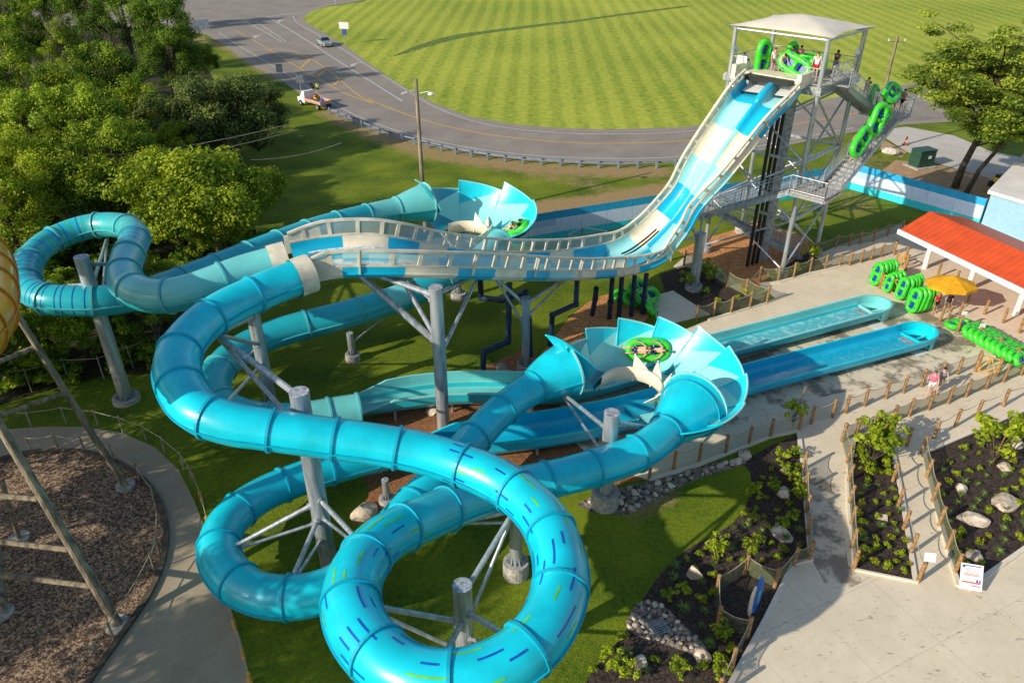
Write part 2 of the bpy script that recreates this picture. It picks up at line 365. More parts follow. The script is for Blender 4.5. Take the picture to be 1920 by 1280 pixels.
def lawn_mat():
    m = bpy.data.materials.new('lawn_grass'); m.use_nodes = True; nt, N, L = G(m); b = N['Principled BSDF']
    geo = N.new('ShaderNodeNewGeometry')
    at = N.new('ShaderNodeAttribute'); at.attribute_name = 'dry'
    n0 = N.new('ShaderNodeTexNoise'); n0.inputs['Scale'].default_value = 0.22; n0.inputs['Detail'].default_value = 7; L.new(geo.outputs['Position'], n0.inputs['Vector'])
    n1 = N.new('ShaderNodeTexNoise'); n1.inputs['Scale'].default_value = 4.5; n1.inputs['Detail'].default_value = 8; n1.inputs['Roughness'].default_value = 0.75; L.new(geo.outputs['Position'], n1.inputs['Vector'])
    ad = N.new('ShaderNodeMath'); ad.operation = 'ADD'; L.new(n0.outputs['Fac'], ad.inputs[0]); L.new(n1.outputs['Fac'], ad.inputs[1])
    cr = N.new('ShaderNodeValToRGB'); e = cr.color_ramp.elements; e[0].position = 0.36; e[0].color = (0.028, 0.082, 0.005, 1); e[1].position = 0.65; e[1].color = (0.25, 0.30, 0.016, 1)
    hf = N.new('ShaderNodeMath'); hf.operation = 'MULTIPLY'; hf.inputs[1].default_value = 0.5; L.new(ad.outputs[0], hf.inputs[0]); L.new(hf.outputs[0], cr.inputs[0])
    # dry mask
    n2 = N.new('ShaderNodeTexNoise'); n2.inputs['Scale'].default_value = 1.1; n2.inputs['Detail'].default_value = 9; n2.inputs['Roughness'].default_value = .75; L.new(geo.outputs['Position'], n2.inputs['Vector'])
    s = N.new('ShaderNodeMath'); s.operation = 'MULTIPLY_ADD'; L.new(n2.outputs['Fac'], s.inputs[0]); s.inputs[1].default_value = 2.6; s.inputs[2].default_value = -1.9
    s2 = N.new('ShaderNodeMath'); s2.operation = 'MULTIPLY_ADD'; L.new(at.outputs['Fac'], s2.inputs[0]); s2.inputs[1].default_value = 1.5; L.new(s.outputs[0], s2.inputs[2]); s2.use_clamp = True
    m3 = N.new('ShaderNodeMapRange'); m3.inputs['From Min'].default_value = 0.05; m3.inputs['From Max'].default_value = 0.9; L.new(s2.outputs[0], m3.inputs['Value'])
    dr = N.new('ShaderNodeValToRGB'); e = dr.color_ramp.elements; e[0].position = 0.35; e[0].color = (0.24, 0.17, 0.06, 1); e[1].position = 0.65; e[1].color = (0.46, 0.32, 0.16, 1); L.new(n1.outputs['Fac'], dr.inputs[0])
    mx = N.new('ShaderNodeMix'); mx.data_type = 'RGBA'; L.new(m3.outputs[0], mx.inputs[0]); L.new(cr.outputs[0], mx.inputs[6]); L.new(dr.outputs[0], mx.inputs[7])
    L.new(mx.outputs[2], b.inputs['Base Color']); b.inputs['Roughness'].default_value = 0.9; b.inputs['Specular IOR Level'].default_value = 0.2
    bp = N.new('ShaderNodeBump'); bp.inputs['Strength'].default_value = 0.9; bp.inputs['Distance'].default_value = 0.06
    n4 = N.new('ShaderNodeTexNoise'); n4.inputs['Scale'].default_value = 14; n4.inputs['Detail'].default_value = 6; L.new(geo.outputs['Position'], n4.inputs['Vector']); L.new(n4.outputs['Fac'], bp.inputs['Height']); L.new(bp.outputs['Normal'], b.inputs['Normal'])
    return m
field_m, lawn_m = field_mat(), lawn_mat()

def pip(x, y, poly):
    c = False; n = len(poly); j = n - 1
    for i in range(n):
        xi, yi, xj, yj = poly[i][0], poly[i][1], poly[j][0], poly[j][1]
        if (yi > y) != (yj > y) and x < (xj - xi) * (y - yi) / (yj - yi) + xi: c = not c
        j = i
    return c
def dseg(px, py, a, b):
    ax, ay, bx, by = a[0], a[1], b[0], b[1]
    dx, dy = bx - ax, by - ay; L2 = dx * dx + dy * dy + 1e-9
    t = np.clip(((px - ax) * dx + (py - ay) * dy) / L2, 0, 1)
    return np.hypot(px - ax - t * dx, py - ay - t * dy)
def ground_poly(pxs): return [P(a, b) for a, b in pxs]
def smooth2(pts, closed=True, it=2):
    for _ in range(it):
        q = []
        n = len(pts)
        for i in range(n if closed else n - 1):
            a, b = pts[i], pts[(i + 1) % n]
            q += [a * 0.75 + b * 0.25, a * 0.25 + b * 0.75]
        if not closed: q = [pts[0]] + q + [pts[-1]]
        pts = q
    return pts

def sheet(name, pxs, z, m, smooth=0, thick=0):
    pts = ground_poly(pxs)
    if smooth: pts = smooth2(pts, True, smooth)
    mb = MB(); mb.poly(pts, z, m, thick); return mb.build(name, kind='structure')

# base terrain: lawn grid near + skirt to the horizon
xs = np.arange(-110, 130.1, 0.8); ys = np.arange(-10, 140.1, 0.8)
X, Y = np.meshgrid(xs, ys)
dry = np.zeros_like(X)
strips = [([(625, 212), (700, 250), (800, 285), (900, 303), (1000, 315), (1100, 322), (1230, 322)], 2.7, .98),
          ([(1045, 392), (1130, 382), (1240, 362), (1330, 350)], 2.6, 1.6),
          ([(1000, 330), (1100, 345), (1160, 360)], 1.6, 0.7),
          ([(790, 440), (870, 425), (930, 410)], 2.2, 1.5),
          ([(400, 70), (480, 122), (530, 150)], 2.0, 0.9),
          ([(1600, 390), (1640, 300), (1760, 330)], 3.0, 0.6),
          ([(1185, 965), (1260, 925)], 0.9, 0.8), ([(660, 690), (700, 640)], 0.8, 0.4)]
for pl, wd, st in strips:
    g_ = [P(a, b) for a, b in pl]
    d = np.full_like(X, 1e9)
    for a, b in zip(g_[:-1], g_[1:]): d = np.minimum(d, dseg(X, Y, a, b))
    dry = np.maximum(dry, st * np.clip(1.35 - d / wd, 0, 1))
nx, ny = len(xs), len(ys)
Z = 0.0 * X
verts = np.stack([X.ravel(), Y.ravel(), Z.ravel()], 1)
idx = np.arange(nx * ny).reshape(ny, nx)
quads = np.stack([idx[:-1, :-1].ravel(), idx[:-1, 1:].ravel(), idx[1:, 1:].ravel(), idx[1:, :-1].ravel()], 1)
me = bpy.data.meshes.new('lawn'); 
B = 2500.0
sk = [(-B, -B, 0), (B, -B, 0), (B, B, 0), (-B, B, 0)]
cn = [idx[0, 0], idx[0, -1], idx[-1, -1], idx[-1, 0]]
n0 = len(verts)
verts = np.vstack([verts, np.array(sk)])
faces = quads.tolist()
edges_ring = [idx[0, :], idx[:, -1], idx[-1, ::-1], idx[::-1, 0]]
for k in range(4):
    faces.append([n0 + k, n0 + (k + 1) % 4] + [int(v) for v in edges_ring[k][::-1]])
me.from_pydata(verts.tolist(), [], faces)
at = me.attributes.new('dry', 'FLOAT', 'POINT'); at.data.foreach_set('value', np.r_[dry.ravel(), np.zeros(4)].astype(np.float32))
me.materials.append(lawn_m)
o = bpy.data.objects.new('ground', me); link(o); tag(o, kind='structure')

# mown field
sheet('mown_field', [(563, 37), (575, 50), (640, 84), (700, 128), (760, 168), (820, 199), (880, 222), (960, 236), (1040, 243), (1130, 246), (1280, 242), (1400, 225), (1480, 206), (1560, 187), (1660, 168), (1760, 152), (1900, 135), (2100, 110), (2500, 60), (2500, -120), (1400, -150), (900, -120), (740, -20), (680, 4), (610, 14), (575, 24)], 0.006, field_m)
# thin power-line shadow across the field, painted as a darker green strip
line_shadow = mat('painted_line_shadow', (0.13, 0.20, 0.016), 0.95, var=0.3, scale=1.2)
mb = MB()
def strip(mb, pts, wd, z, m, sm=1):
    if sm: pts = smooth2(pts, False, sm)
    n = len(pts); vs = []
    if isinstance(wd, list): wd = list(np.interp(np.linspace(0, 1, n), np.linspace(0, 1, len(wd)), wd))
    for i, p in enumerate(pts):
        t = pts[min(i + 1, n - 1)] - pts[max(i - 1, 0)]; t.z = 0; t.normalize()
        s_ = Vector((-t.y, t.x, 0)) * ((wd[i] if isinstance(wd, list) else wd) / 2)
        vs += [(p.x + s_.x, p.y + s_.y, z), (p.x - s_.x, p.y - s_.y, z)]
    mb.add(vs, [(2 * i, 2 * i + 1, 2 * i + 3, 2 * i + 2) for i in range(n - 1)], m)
strip(mb, [P(*q) for q in [(738, 106), (800, 84), (860, 68), (930, 58), (1010, 48), (1080, 40)]], [.3, 1.4, 2.6, 3.0, 3.2, 2.6, 2.8, 2.4, 2.6, 2.0], 0.012, line_shadow)
strip(mb, [P(*q) for q in [(1080, 40), (1180, 26), (1290, 12)]], 2.0, 0.014, line_shadow)
mb.build('painted_shadow_strip', kind='structure')

# road
sheet('road', [(60, 52), (345, 58), (388, 66), (430, 92), (470, 122), (530, 153), (570, 182), (615, 208), (680, 238), (740, 258), (800, 273), (880, 288), (960, 299), (1040, 305), (1150, 309), (1270, 304), (1400, 288), (1500, 268), (1600, 248), (1660, 236), (1760, 230), (2000, 215), (2000, 120), (1900, 132), (1760, 149), (1660, 165), (1560, 184), (1480, 203), (1400, 222), (1280, 239), (1130, 243), (1040, 240), (960, 233), (880, 219), (820, 196), (760, 165), (700, 125), (640, 81), (583, 48), (568, 37), (580, 23), (615, 12), (690, 0), (760, -30), (900, -90), (60, -110)], 0.012, shoulder)
sheet('road_surface', [(60, 48), (345, 52), (400, 62), (440, 88), (480, 116), (540, 150), (580, 178), (625, 205), (690, 234), (750, 254), (810, 269), (890, 284), (960, 294), (1040, 300), (1150, 304), (1270, 299), (1400, 283), (1500, 263), (1600, 243), (1660, 231), (1760, 224), (2000, 208), (2000, 126), (1900, 138), (1760, 154), (1660, 170), (1560, 190), (1480, 209), (1400, 227), (1280, 245), (1130, 249), (1040, 246), (960, 239), (870, 223), (810, 203), (750, 170), (690, 129), (630, 89), (570, 55), (555, 38), (570, 20), (610, 8), (690, -4), (760, -34), (900, -96), (60, -106)], 0.018, asphalt)
mk = MB()
def mark(pxs, wd, m=None, sm=1): strip(mk, [P(*q) for q in pxs], wd, 0.026, m or road_w, sm)
mark([(408, 60), (450, 88), (500, 117), (560, 152), (600, 180), (650, 209), (700, 231), (760, 251), (820, 266), (900, 281), (1000, 293), (1150, 299), (1280, 295), (1400, 279), (1500, 259), (1600, 240)], 0.16)
mark([(549, 30), (556, 44), (590, 62), (640, 91), (690, 124), (760, 168), (820, 205), (900, 233), (1000, 247), (1130, 253), (1280, 249), (1400, 232), (1500, 210)], 0.16)
mark([(501, 32), (560, 66), (640, 119), (700, 156), (754, 190)], 0.22)
mark([(500, 32), (566, 24)], 0.4, sm=0)
mark([(462, 42), (500, 62), (530, 80)], 0.18); mark([(478, 40), (510, 60), (536, 79)], 0.18)
for a, b in [((474, 48), (487, 46)), ((488, 56), (500, 54)), ((503, 64), (513, 62))]: mark([a, b], 0.3, sm=0)
mark([(425, 46), (462, 42)], 0.4, sm=0)
for dy in (0.0, 0.32):
    pts = [P(*q) for q in [(690, 187), (740, 208), (800, 229), (880, 248), (960, 260), (1040, 267), (1130, 271), (1280, 267), (1400, 252), (1500, 233), (1600, 214), (1700, 198)]]
    strip(mk, [p + Vector((0, dy, 0)) for p in pts], 0.13, 0.026, road_y, 1)
mark([(440, 57), (470, 73), (503, 92), (545, 119), (600, 150), (650, 178), (700, 195)], 0.2, road_y)
mark([(503, 92), (540, 94), (566, 104), (600, 120), (640, 152), (672, 180), (700, 194)], 0.2, road_y)
for a, b in [((563, 128), (582, 112)), ((594, 146), (611, 130)), ((626, 160), (637, 150))]: mark([a, b], 0.35, road_y, 0)
def arrow(px, py, s=1.0):
    mark([(px - 16 * s, py + 2), (px - 6 * s, py - 4 * s), (px + 10 * s, py - 5 * s)], 0.45, sm=1)
    strip(mk, [P(px - 10 * s, py - 1.5), P(px - 17 * s, py + 3.5)], [1.0, 0.2], 0.030, road_w, 0)
arrow(672, 122, .8); arrow(768, 175, .9); arrow(532, 40, .6); arrow(487, 69, .6)
mk.build('road_markings', kind='structure')

# concrete plaza and walks
sheet('plaza', [(1050, 760), (1110, 735), (1230, 640), (1328, 600), (1437, 568), (1455, 560), (1424, 534), (1460, 529), (1546, 508), (1650, 480), (1700, 440), (1760, 400), (2150, 480), (2300, 900), (2150, 1330), (1300, 1330), (1370, 1285), (1436, 1170), (1487, 1060), (1522, 1052), (1512, 960), (1508, 880), (1497, 808), (1443, 820), (1360, 852), (1217, 900), (1120, 870), (1080, 830)], 0.02, plaza_m, 0, 0.1)
sheet('service_path', [(1262, 500), (1288, 478), (1345, 500), (1400, 545), (1437, 555), (1400, 570), (1370, 560)], 0.018, plaza_m)
sheet('equipment_pad', [(1208, 560), (1262, 545), (1332, 590), (1240, 612)], 0.022, kerb_m)
sheet('upper_walk', [(1530, 480), (1567, 462), (1690, 420), (1750, 440), (1640, 495), (1562, 522)], 0.017, plaza_m)
# planting beds, lying over the plaza
sheet('planting_bed', [(1600, 830), (1640, 812), (1672, 838), (1688, 930), (1716, 1090), (1690, 1084), (1602, 1068), (1590, 960)], 0.045, soil)
sheet('planting_bed', [(1732, 850), (1920, 772), (2080, 720), (2080, 930), (1920, 1030), (1812, 1104), (1794, 1092), (1760, 970)], 0.045, soil)
sheet('planting_bed', [(1500, 812), (1512, 960), (1520, 1048), (1487, 1056), (1432, 1165), (1366, 1283), (1330, 1330), (1080, 1330), (1090, 1295), (1108, 1262), (1140, 1225), (1165, 1195), (1184, 1162), (1205, 1122), (1232, 1084), (1266, 1046), (1300, 1022), (1340, 1003), (1374, 980), (1398, 950), (1410, 915), (1407, 886), (1390, 866), (1440, 838)], 0.012, soil, 0)
sheet('gravel_strip', [(1395, 858), (1360, 862), (1230, 900), (1130, 922), (1080, 945), (1110, 960), (1180, 965), (1290, 905), (1400, 868)], 0.016, river)
sheet('mulch_bed', [(880, 700), (980, 655), (1090, 700), (1230, 700), (1120, 800), (1110, 870), (900, 870), (760, 880), (690, 905), (640, 870), (660, 800), (800, 745)], 0.012, mulch)
sheet('mulch_bed', [(690, 870), (800, 860), (900, 860), (1100, 860), (1240, 870), (1240, 890), (1130, 915), (1000, 930), (830, 930), (740, 950), (660, 985), (690, 930)], 0.015, mulch)
sheet('mulch_bed', [(995, 690), (1040, 630), (1068, 595), (1110, 560), (1180, 540), (1230, 560), (1215, 600), (1150, 660), (1090, 700)], 0.016, mulch_o, 1)
sheet('mulch_bed', [(1268, 470), (1330, 445), (1420, 418), (1500, 440), (1530, 462), (1500, 500), (1440, 530), (1395, 548), (1340, 505)], 0.016, mulch_o)
sheet('planting_bed', [(1236, 515), (1285, 500), (1330, 515), (1395, 552), (1430, 566), (1335, 592), (1300, 585), (1250, 555)], 0.02, soil)
sheet('planting_bed', [(1430, 528), (1470, 500), (1520, 470), (1545, 500), (1500, 520)], 0.022, soil)
sheet('rock_bed', [(1175, 1160), (1200, 1122), (1240, 1128), (1290, 1180), (1330, 1215), (1325, 1240), (1270, 1215), (1215, 1200), (1178, 1185)], 0.02, river, 1)
sheet('access_drive', [(1640, 246), (1700, 238), (1790, 255), (1860, 285), (2100, 330), (2100, 420), (1920, 352), (1840, 330), (1760, 308), (1700, 285)], 0.022, drive_m)
sheet('bare_earth', [(1640, 330), (1680, 300), (1760, 310), (1860, 335), (2100, 400), (2100, 440), (1830, 378), (1700, 345)], 0.014, dirt)
sheet('bare_earth', [(1655, 262), (1700, 285), (1690, 296), (1650, 280)], 0.015, dirt)

# wet patches round the splash lanes
wet = mat('wet_concrete', (0.22, 0.18, 0.13), 0.35)
_nt, _N, _L = G(wet); _g = _N.new('ShaderNodeNewGeometry'); _n = _N.new('ShaderNodeTexNoise'); _n.inputs['Scale'].default_value = 0.55; _n.inputs['Detail'].default_value = 9; _n.inputs['Roughness'].default_value = .7
_L.new(_g.outputs['Position'], _n.inputs['Vector']); _m = _N.new('ShaderNodeMapRange'); _m.inputs['From Min'].default_value = .47; _m.inputs['From Max'].default_value = .56; _m.inputs['To Max'].default_value = .55
_L.new(_n.outputs['Fac'], _m.inputs['Value']); _L.new(_m.outputs[0], _N['Principled BSDF'].inputs['Alpha'])
sheet('wet_patch', [(1060, 770), (1330, 690), (1500, 640), (1640, 590), (1700, 560), (1800, 600), (1830, 650), (1780, 700), (1560, 740), (1400, 790), (1240, 840), (1100, 860)], 0.027, wet)
sheet('wet_patch', [(1512, 900), (1570, 880), (1590, 1060), (1620, 1090), (1560, 1120), (1525, 1055)], 0.027, wet)
# left: circular litter bed, kerb, curved path
ring_out = [(-120, 830), (0, 806), (80, 800), (160, 800), (230, 812), (290, 838), (335, 880), (365, 940), (388, 1000), (408, 1060), (430, 1130), (452, 1200), (474, 1290), (490, 1400)]
ring_in = [(-120, 900), (0, 862), (60, 848), (130, 845), (190, 855), (245, 880), (285, 915), (305, 950), (315, 1000), (306, 1060), (282, 1115), (245, 1170), (205, 1225), (160, 1290), (100, 1400)]
mb = MB(); mb.poly(ground_poly(ring_out) + ground_poly(ring_in[::-1]), 0.02, path_m); mb.build('curved_path', kind='structure')
mb = MB(); mb.poly(ground_poly(ring_in) + ground_poly([(-400, 1400), (-300, 900)]), 0.015, litter); mb.build('leaf_litter_bed', kind='structure')
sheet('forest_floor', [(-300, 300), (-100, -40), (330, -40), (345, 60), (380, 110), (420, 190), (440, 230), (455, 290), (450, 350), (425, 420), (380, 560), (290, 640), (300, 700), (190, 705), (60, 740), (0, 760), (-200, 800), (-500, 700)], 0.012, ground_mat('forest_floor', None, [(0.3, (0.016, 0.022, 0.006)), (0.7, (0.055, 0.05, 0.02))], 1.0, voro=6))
def kerb(name, pts, wd, hgt, m, sm=2):
    pts = smooth2(pts, False, sm); mb = MB(); n = len(pts); vs = []
    for i, p in enumerate(pts):
        t = pts[min(i + 1, n - 1)] - pts[max(i - 1, 0)]; t.z = 0; t.normalize(); s_ = Vector((-t.y, t.x, 0)) * wd / 2
        for a, z in ((1, -0.05), (1, hgt), (-1, hgt), (-1, -0.05)): vs.append((p.x + s_.x * a, p.y + s_.y * a, z))
    fs = []
    for i in range(n - 1):
        for j in range(3): a = i * 4 + j; fs.append((a, a + 4, a + 5, a + 1))
    fs += [(0, 1, 2, 3), tuple(range((n - 1) * 4, n * 4))[::-1]]
    mb.add(vs, fs, m); return mb.build(name, kind='structure')
kerb('kerb', [P(*q) for q in ring_in], 0.22, 0.16, mat('dark_kerb', (0.11, 0.085, 0.06), 0.9, var=0.25))
K = lambda q, sm=0: kerb('kerb', [P(*a) for a in q], 0.2, 0.12, kerb_m, sm)
K([(1600, 828), (1590, 900), (1592, 960), (1602, 1069), (1716, 1092), (1690, 930), (1672, 838), (1640, 812)])
K([(2050, 720), (1920, 770), (1732, 850), (1760, 970), (1796, 1100), (1815, 1104), (1920, 1030), (2080, 930)])
K([(1360, 1300), (1432, 1168), (1487, 1058), (1520, 1050), (1512, 960), (1506, 880), (1497, 812)])
K([(1328, 601), (1437, 569), (1475, 554)]); K([(1425, 535), (1460, 530), (1517, 514), (1546, 508), (1650, 481)])
K([(1217, 900), (1300, 876), (1360, 852), (1443, 820), (1497, 808)])

# ------------------------------------------------------------------ slides
RT = 0.82
def circ(r, n=28, a0=0.0): return [(math.cos(a0 + 2 * math.pi * k / n) * r, math.sin(a0 + 2 * math.pi * k / n) * r) for k in range(n)]
def arr(pts, step=0.25, smooth=4):
    """pts: (px,py,h[,rscale])"""
    q = []
    for p in pts:
        v = P(p[0], p[1], p[2]); q.append((v.x, v.y, v.z, p[3] if len(p) > 3 else 1.0))
    return spline(q, step, smooth)
def tube_parts(root, pts, s, m_of, r0=RT, ring_every=2.3, flange=cyan_dark, flare0=None, flare1=None, seam=True, ring_off=0.0, name='tube_shell', lip=None):
    fr = frames(pts); n = len(fr); L_ = s[-1]
    def rad(i):
        r = r0 * pts[i][3]
        if flare0 and s[i] < flare0[0]: r += (flare0[1] - r0) * (1 - s[i] / flare0[0]) ** 0.8
        if flare1 and L_ - s[i] < flare1[0]: r += (flare1[1] - r0) * (1 - (L_ - s[i]) / flare1[0]) ** 0.8
        return r
    mb = MB(); sweep(mb, fr, lambda i: circ(rad(i)), lambda i, j: m_of(s[i], j), closed=True)
    sh = mb.build(name, root, smooth=True)
    rings = []; d = ring_off
    while d < L_ - 0.05: rings.append(d); d += ring_every
    rings.append(L_ - 0.01)
    for d in rings:
        i = min(n - 1, int(round(d / (L_ / (n - 1)))))
        p, t, sd, up = fr[i]; r = rad(i)
        mb = MB(); k = 32; vs = []
        isl = lip and (i == 0 and flare0 or i == n - 1 and flare1)
        for (rr, off) in ((r + 0.002, -0.05), (r + 0.075, -0.05), (r + 0.075, 0.05), (r + 0.002, 0.05)):
            for q in range(k):
                a = 2 * math.pi * q / k
                vs.append(p + t * off + sd * math.cos(a) * rr + up * math.sin(a) * rr)
        fs = [(a * k + q, a * k + (q + 1) % k, (a + 1) * k + (q + 1) % k, (a + 1) * k + q) for a in range(3) for q in range(k)]
        mb.add(vs, fs, lip if isl else flange); mb.build('flange_ring', root, smooth=False)
    if seam:
        for sg, nm in ((-1, 'seam_flange'), (1, 'seam_flange')):
            mb = MB()
            sweep(mb, fr, lambda i: [(sg * (rad(i) - 0.01), -0.06 - 0.035), (sg * (rad(i) + 0.07), -0.06 - 0.03), (sg * (rad(i) + 0.07), -0.06 + 0.03), (sg * (rad(i) - 0.01), -0.06 + 0.035)], lambda i, j: flange)
            mb.build('seam_flange', root)
    return fr, rad
def stripes_long(root, fr, s, rad, s0, s1):
    """dashes along the tube"""
    rnd = random.Random(3); mb = MB(); n = len(fr); ds = s[1] - s[0]
    for k, ang in enumerate([a * 23 + 4 for a in range(-2, 11)]):
        d = s0 + rnd.uniform(0, 1.4)
        while d < s1 - 0.4:
            Ld = rnd.choice([0.5, 0.65, 0.95]); m = strip_g if rnd.random() < 0.5 else strip_b
            i0 = int(d / ds); i1 = min(n - 1, max(i0 + 1, int((d + Ld) / ds)))
            w_ = 0.034 / rad(i0)
            a = R(ang)
            vs = []
            for i in range(i0, i1 + 1):
                p, t, sd, up = fr[i]; r = rad(i) + 0.006
                for q in (-1, 1): vs.append(p + sd * math.cos(a + q * w_) * r + up * math.sin(a + q * w_) * r)
            mb.add(vs, [(2 * q, 2 * q + 1, 2 * q + 3, 2 * q + 2) for q in range(i1 - i0)], m)
            d += Ld + rnd.choice([1.0, 1.5, 2.1])
    mb.build('dash_stripes', root)
def stripes_band(root, fr, s, rad, s0, s1, mats_, gap=0.42, wd=0.045):
    mb = MB(); ds = s[1] - s[0]; d = s0; k = 36; q_ = 0
    while d < s1:
        i = int(d / ds); p, t, sd, up = fr[i]; r = rad(i) + 0.007; vs = []
        for off in (-wd / 2, wd / 2):
            for q in range(k + 1):
                a = R(-35) + R(250) * q / k
                vs.append(p + t * off + sd * math.cos(a) * r + up * math.sin(a) * r)
        mb.add(vs, [(q, q + 1, k + 2 + q, k + 1 + q) for q in range(k)], mats_((d - s0) / (s1 - s0)))
        d += gap; q_ += 1
    mb.build('band_stripes', root)

# --- path A: bright tube, coil, into near saucer
A = [(562, 519, 9.45), (500, 542, 9.35), (405, 588, 9.2), (345, 645, 9.05, 1.02), (331, 700, 8.9, 1.04), (365, 765, 8.6, 1.0), (430, 793, 8.35, .97), (488, 803, 8.15, .94), (600, 819, 7.8, .93), (700, 832, 7.5, .93), (780, 846, 7.25, .93), (845, 864, 7.05, .95), (905, 887, 6.95, .97), (960, 917, 6.9, .98), (1010, 962, 6.9, .98), (1040, 1012, 6.9, .98), (1053, 1080, 6.85, 1.0), (1036, 1150, 6.75, 1.0), (990, 1215, 6.65, 1.02), (920, 1260, 6.5, 1.04), (850, 1278, 6.4, 1.06), (770, 1268, 6.3, 1.08), (705, 1222, 6.2, 1.08), (664, 1160, 6.1, 1.08), (660, 1095, 5.9, 1.08), (695, 1033, 5.6, 1.06), (745, 995, 5.2, 1.05), (805, 968, 4.7, 1.05), (870, 941, 4.2, 1.03), (930, 922, 3.9, 1.0), (1000, 906, 3.7, .98), (1073, 889, 3.55, .97), (1150, 866, 3.45), (1208, 842, 3.4), (1255, 803, 3.4), (1302, 757, 3.4)]
ptsA, sA = arr(A)
tA = thing('water_slide_tube', 'bright cyan enclosed tube looping in a front coil marked with blue and green dashes', 'water slide', (P(865, 1283).x, P(865, 1283).y, 0))
frA, radA = tube_parts(tA, ptsA, sA, lambda d, j: cyan, flare1=(2.5, 1.62), lip=aqua)
def s_near(pts, s, px, py, h):
    p = P(px, py, h); d = [(p - Vector(q[:3])).length for q in pts]; return s[int(np.argmin(d))]
a0 = s_near(ptsA, sA, 845, 864, 7.05); a1 = s_near(ptsA, sA, 805, 968, 4.7)
stripes_long(tA, frA, sA, radA, a0 + 0.1, a1 - 0.1)

# --- path B: teal tube, left loop, to far saucer
Bp = [(518, 492, 9.4), (450, 512, 9.2), (360, 545, 8.9), (292, 556, 8.6), (246, 540, 8.4), (232, 508, 8.3, .97), (244, 470, 8.15, .95), (253, 440, 8.0, .95), (232, 424, 7.8, .92), (185, 422, 7.6, .90), (135, 434, 7.4, .90), (85, 458, 7.2, .90), (52, 495, 7.05, .92), (50, 535, 6.9, .95), (85, 559, 6.75, .98), (140, 564, 6.6), (200, 563, 6.4), (260, 553, 6.1), (320, 534, 5.8), (400, 503, 5.5), (500, 463, 5.2), (600, 427, 4.9), (700, 401, 4.6), (762, 388, 4.45), (800, 380, 4.4)]
ptsB, sB = arr(Bp)
tB = thing('water_slide_tube', 'teal enclosed tube looping around the far pillar at the trees, with ring stripes', 'water slide', (P(238, 750).x, P(238, 750).y, 0))
def mB(d, j):
    if d < 8.0: return teal_pale if j < 15 else teal
    if d > sB[-1] - 5.0: return teal_pale if j < 15 else teal
    return teal
frB, radB = tube_parts(tB, ptsB, sB, mB, r0=0.80, flange=teal_flange, flare1=(2.6, 1.45), lip=aqua, ring_every=2.5)
b0 = s_near(ptsB, sB, 244, 470, 8.15); b1 = s_near(ptsB, sB, 200, 563, 6.4)
stripes_band(tB, frB, sB, radB, b0, b1 - 0.4, lambda f: strip_b if (f < 0.12 or f > 0.6) else (strip_g if int(f * 40) % 2 else strip_b) if f > 0.4 else mat('faint_green_stripe', (0.2, 0.5, 0.2), 0.4))

# open flume profile
def uprof(w_, h_, th=0.07, n=10, sw=0.0):
    """w_ half width, h_ wall height: rounded U, outer surface included"""
    pts = []
    inner = [(-w_, h_), (-w_, 0.45)] + [(-w_ + 0.45 - 0.45 * math.cos(a), 0.45 - 0.45 * math.sin(a)) for a in np.linspace(0, math.pi / 2, 6)[1:]]
    inner = inner + [(-x, y) for x, y in inner[::-1]]
    lip_ = 0.11
    outer = [(w_ + lip_, h_), (w_ + lip_, h_ - 0.09), (w_ + th, h_ - 0.09), (w_ + th, 0.4), (w_ - 0.35, -0.1), (-w_ + 0.35, -0.1), (-w_ - th, 0.4), (-w_ - th, h_ - 0.09), (-w_ - lip_, h_ - 0.09), (-w_ - lip_, h_)]
    return inner + outer
def flume(root, pts, s, hf, wf, m_in, m_out, m_lip, water=None, waterh=0.12):
    fr = frames(pts); n = len(fr)
    mb = MB()
    def mm(i, j):
        return m_in if j < 13 else (m_lip if j in (13, 14, 22, 23) else m_out)
    sweep(mb, fr, lambda i: uprof(wf(s[i]), hf(s[i])), mm, closed=True)
    mb.build('flume_shell', root, smooth=False)
    if water:
        mb = MB(); sweep(mb, fr, lambda i: [(-wf(s[i]) + 0.17, waterh), (wf(s[i]) - 0.17, waterh)], lambda i, j: water); mb.build('water_film', root)
    return fr

# --- path C: bright exit tube from near saucer, lower loop, then blue open flume and runout
C_ = [(1066, 690, 3.4), (1038, 702, 3.3), (1005, 722, 3.15), (937, 772, 2.9, .98), (880, 832, 2.6, .98), (835, 885, 2.45, .98), (790, 930, 2.35), (740, 985, 2.3), (695, 1042, 2.25), (645, 1088, 2.2), (590, 1113, 2.15, 1.02), (530, 1120, 2.1, 1.02), (470, 1108, 2.05, 1.0), (425, 1070, 2.0, 1.0), (410, 1025, 1.95), (430, 975, 1.85), (487, 930, 1.7, .96), (560, 898, 1.55, .95), (640, 872, 1.4, .95), (720, 852, 1.25, .95), (790, 838, 1.15, .95)]
ptsC, sC = arr(C_)
tC = thing('water_slide_tube', 'bright cyan enclosed tube low over the lawn, leaving the near saucer and curling round', 'water slide', (P(600, 1113).x, P(600, 1113).y, 0))
frC, radC = tube_parts(tC, ptsC, sC, lambda d, j: cyan, flare0=(2.3, 1.42), lip=aqua)
Co = [(792, 852, .50), (860, 842, .42), (930, 833, .36), (1000, 824, .33), (1070, 813, .30), (1140, 798, .28), (1220, 774, .26), (1300, 752, .25), (1400, 725, .25), (1550, 685, .25), (1690, 648, .25), (1712, 641, .25)]
pC2, sC2 = arr(Co, 0.3, 6)
tC2 = thing('open_flume', 'deep blue open flume with a straight splash lane ending nearest the walkway', 'water slide', (P(1400, 730).x, P(1400, 730).y, 0))

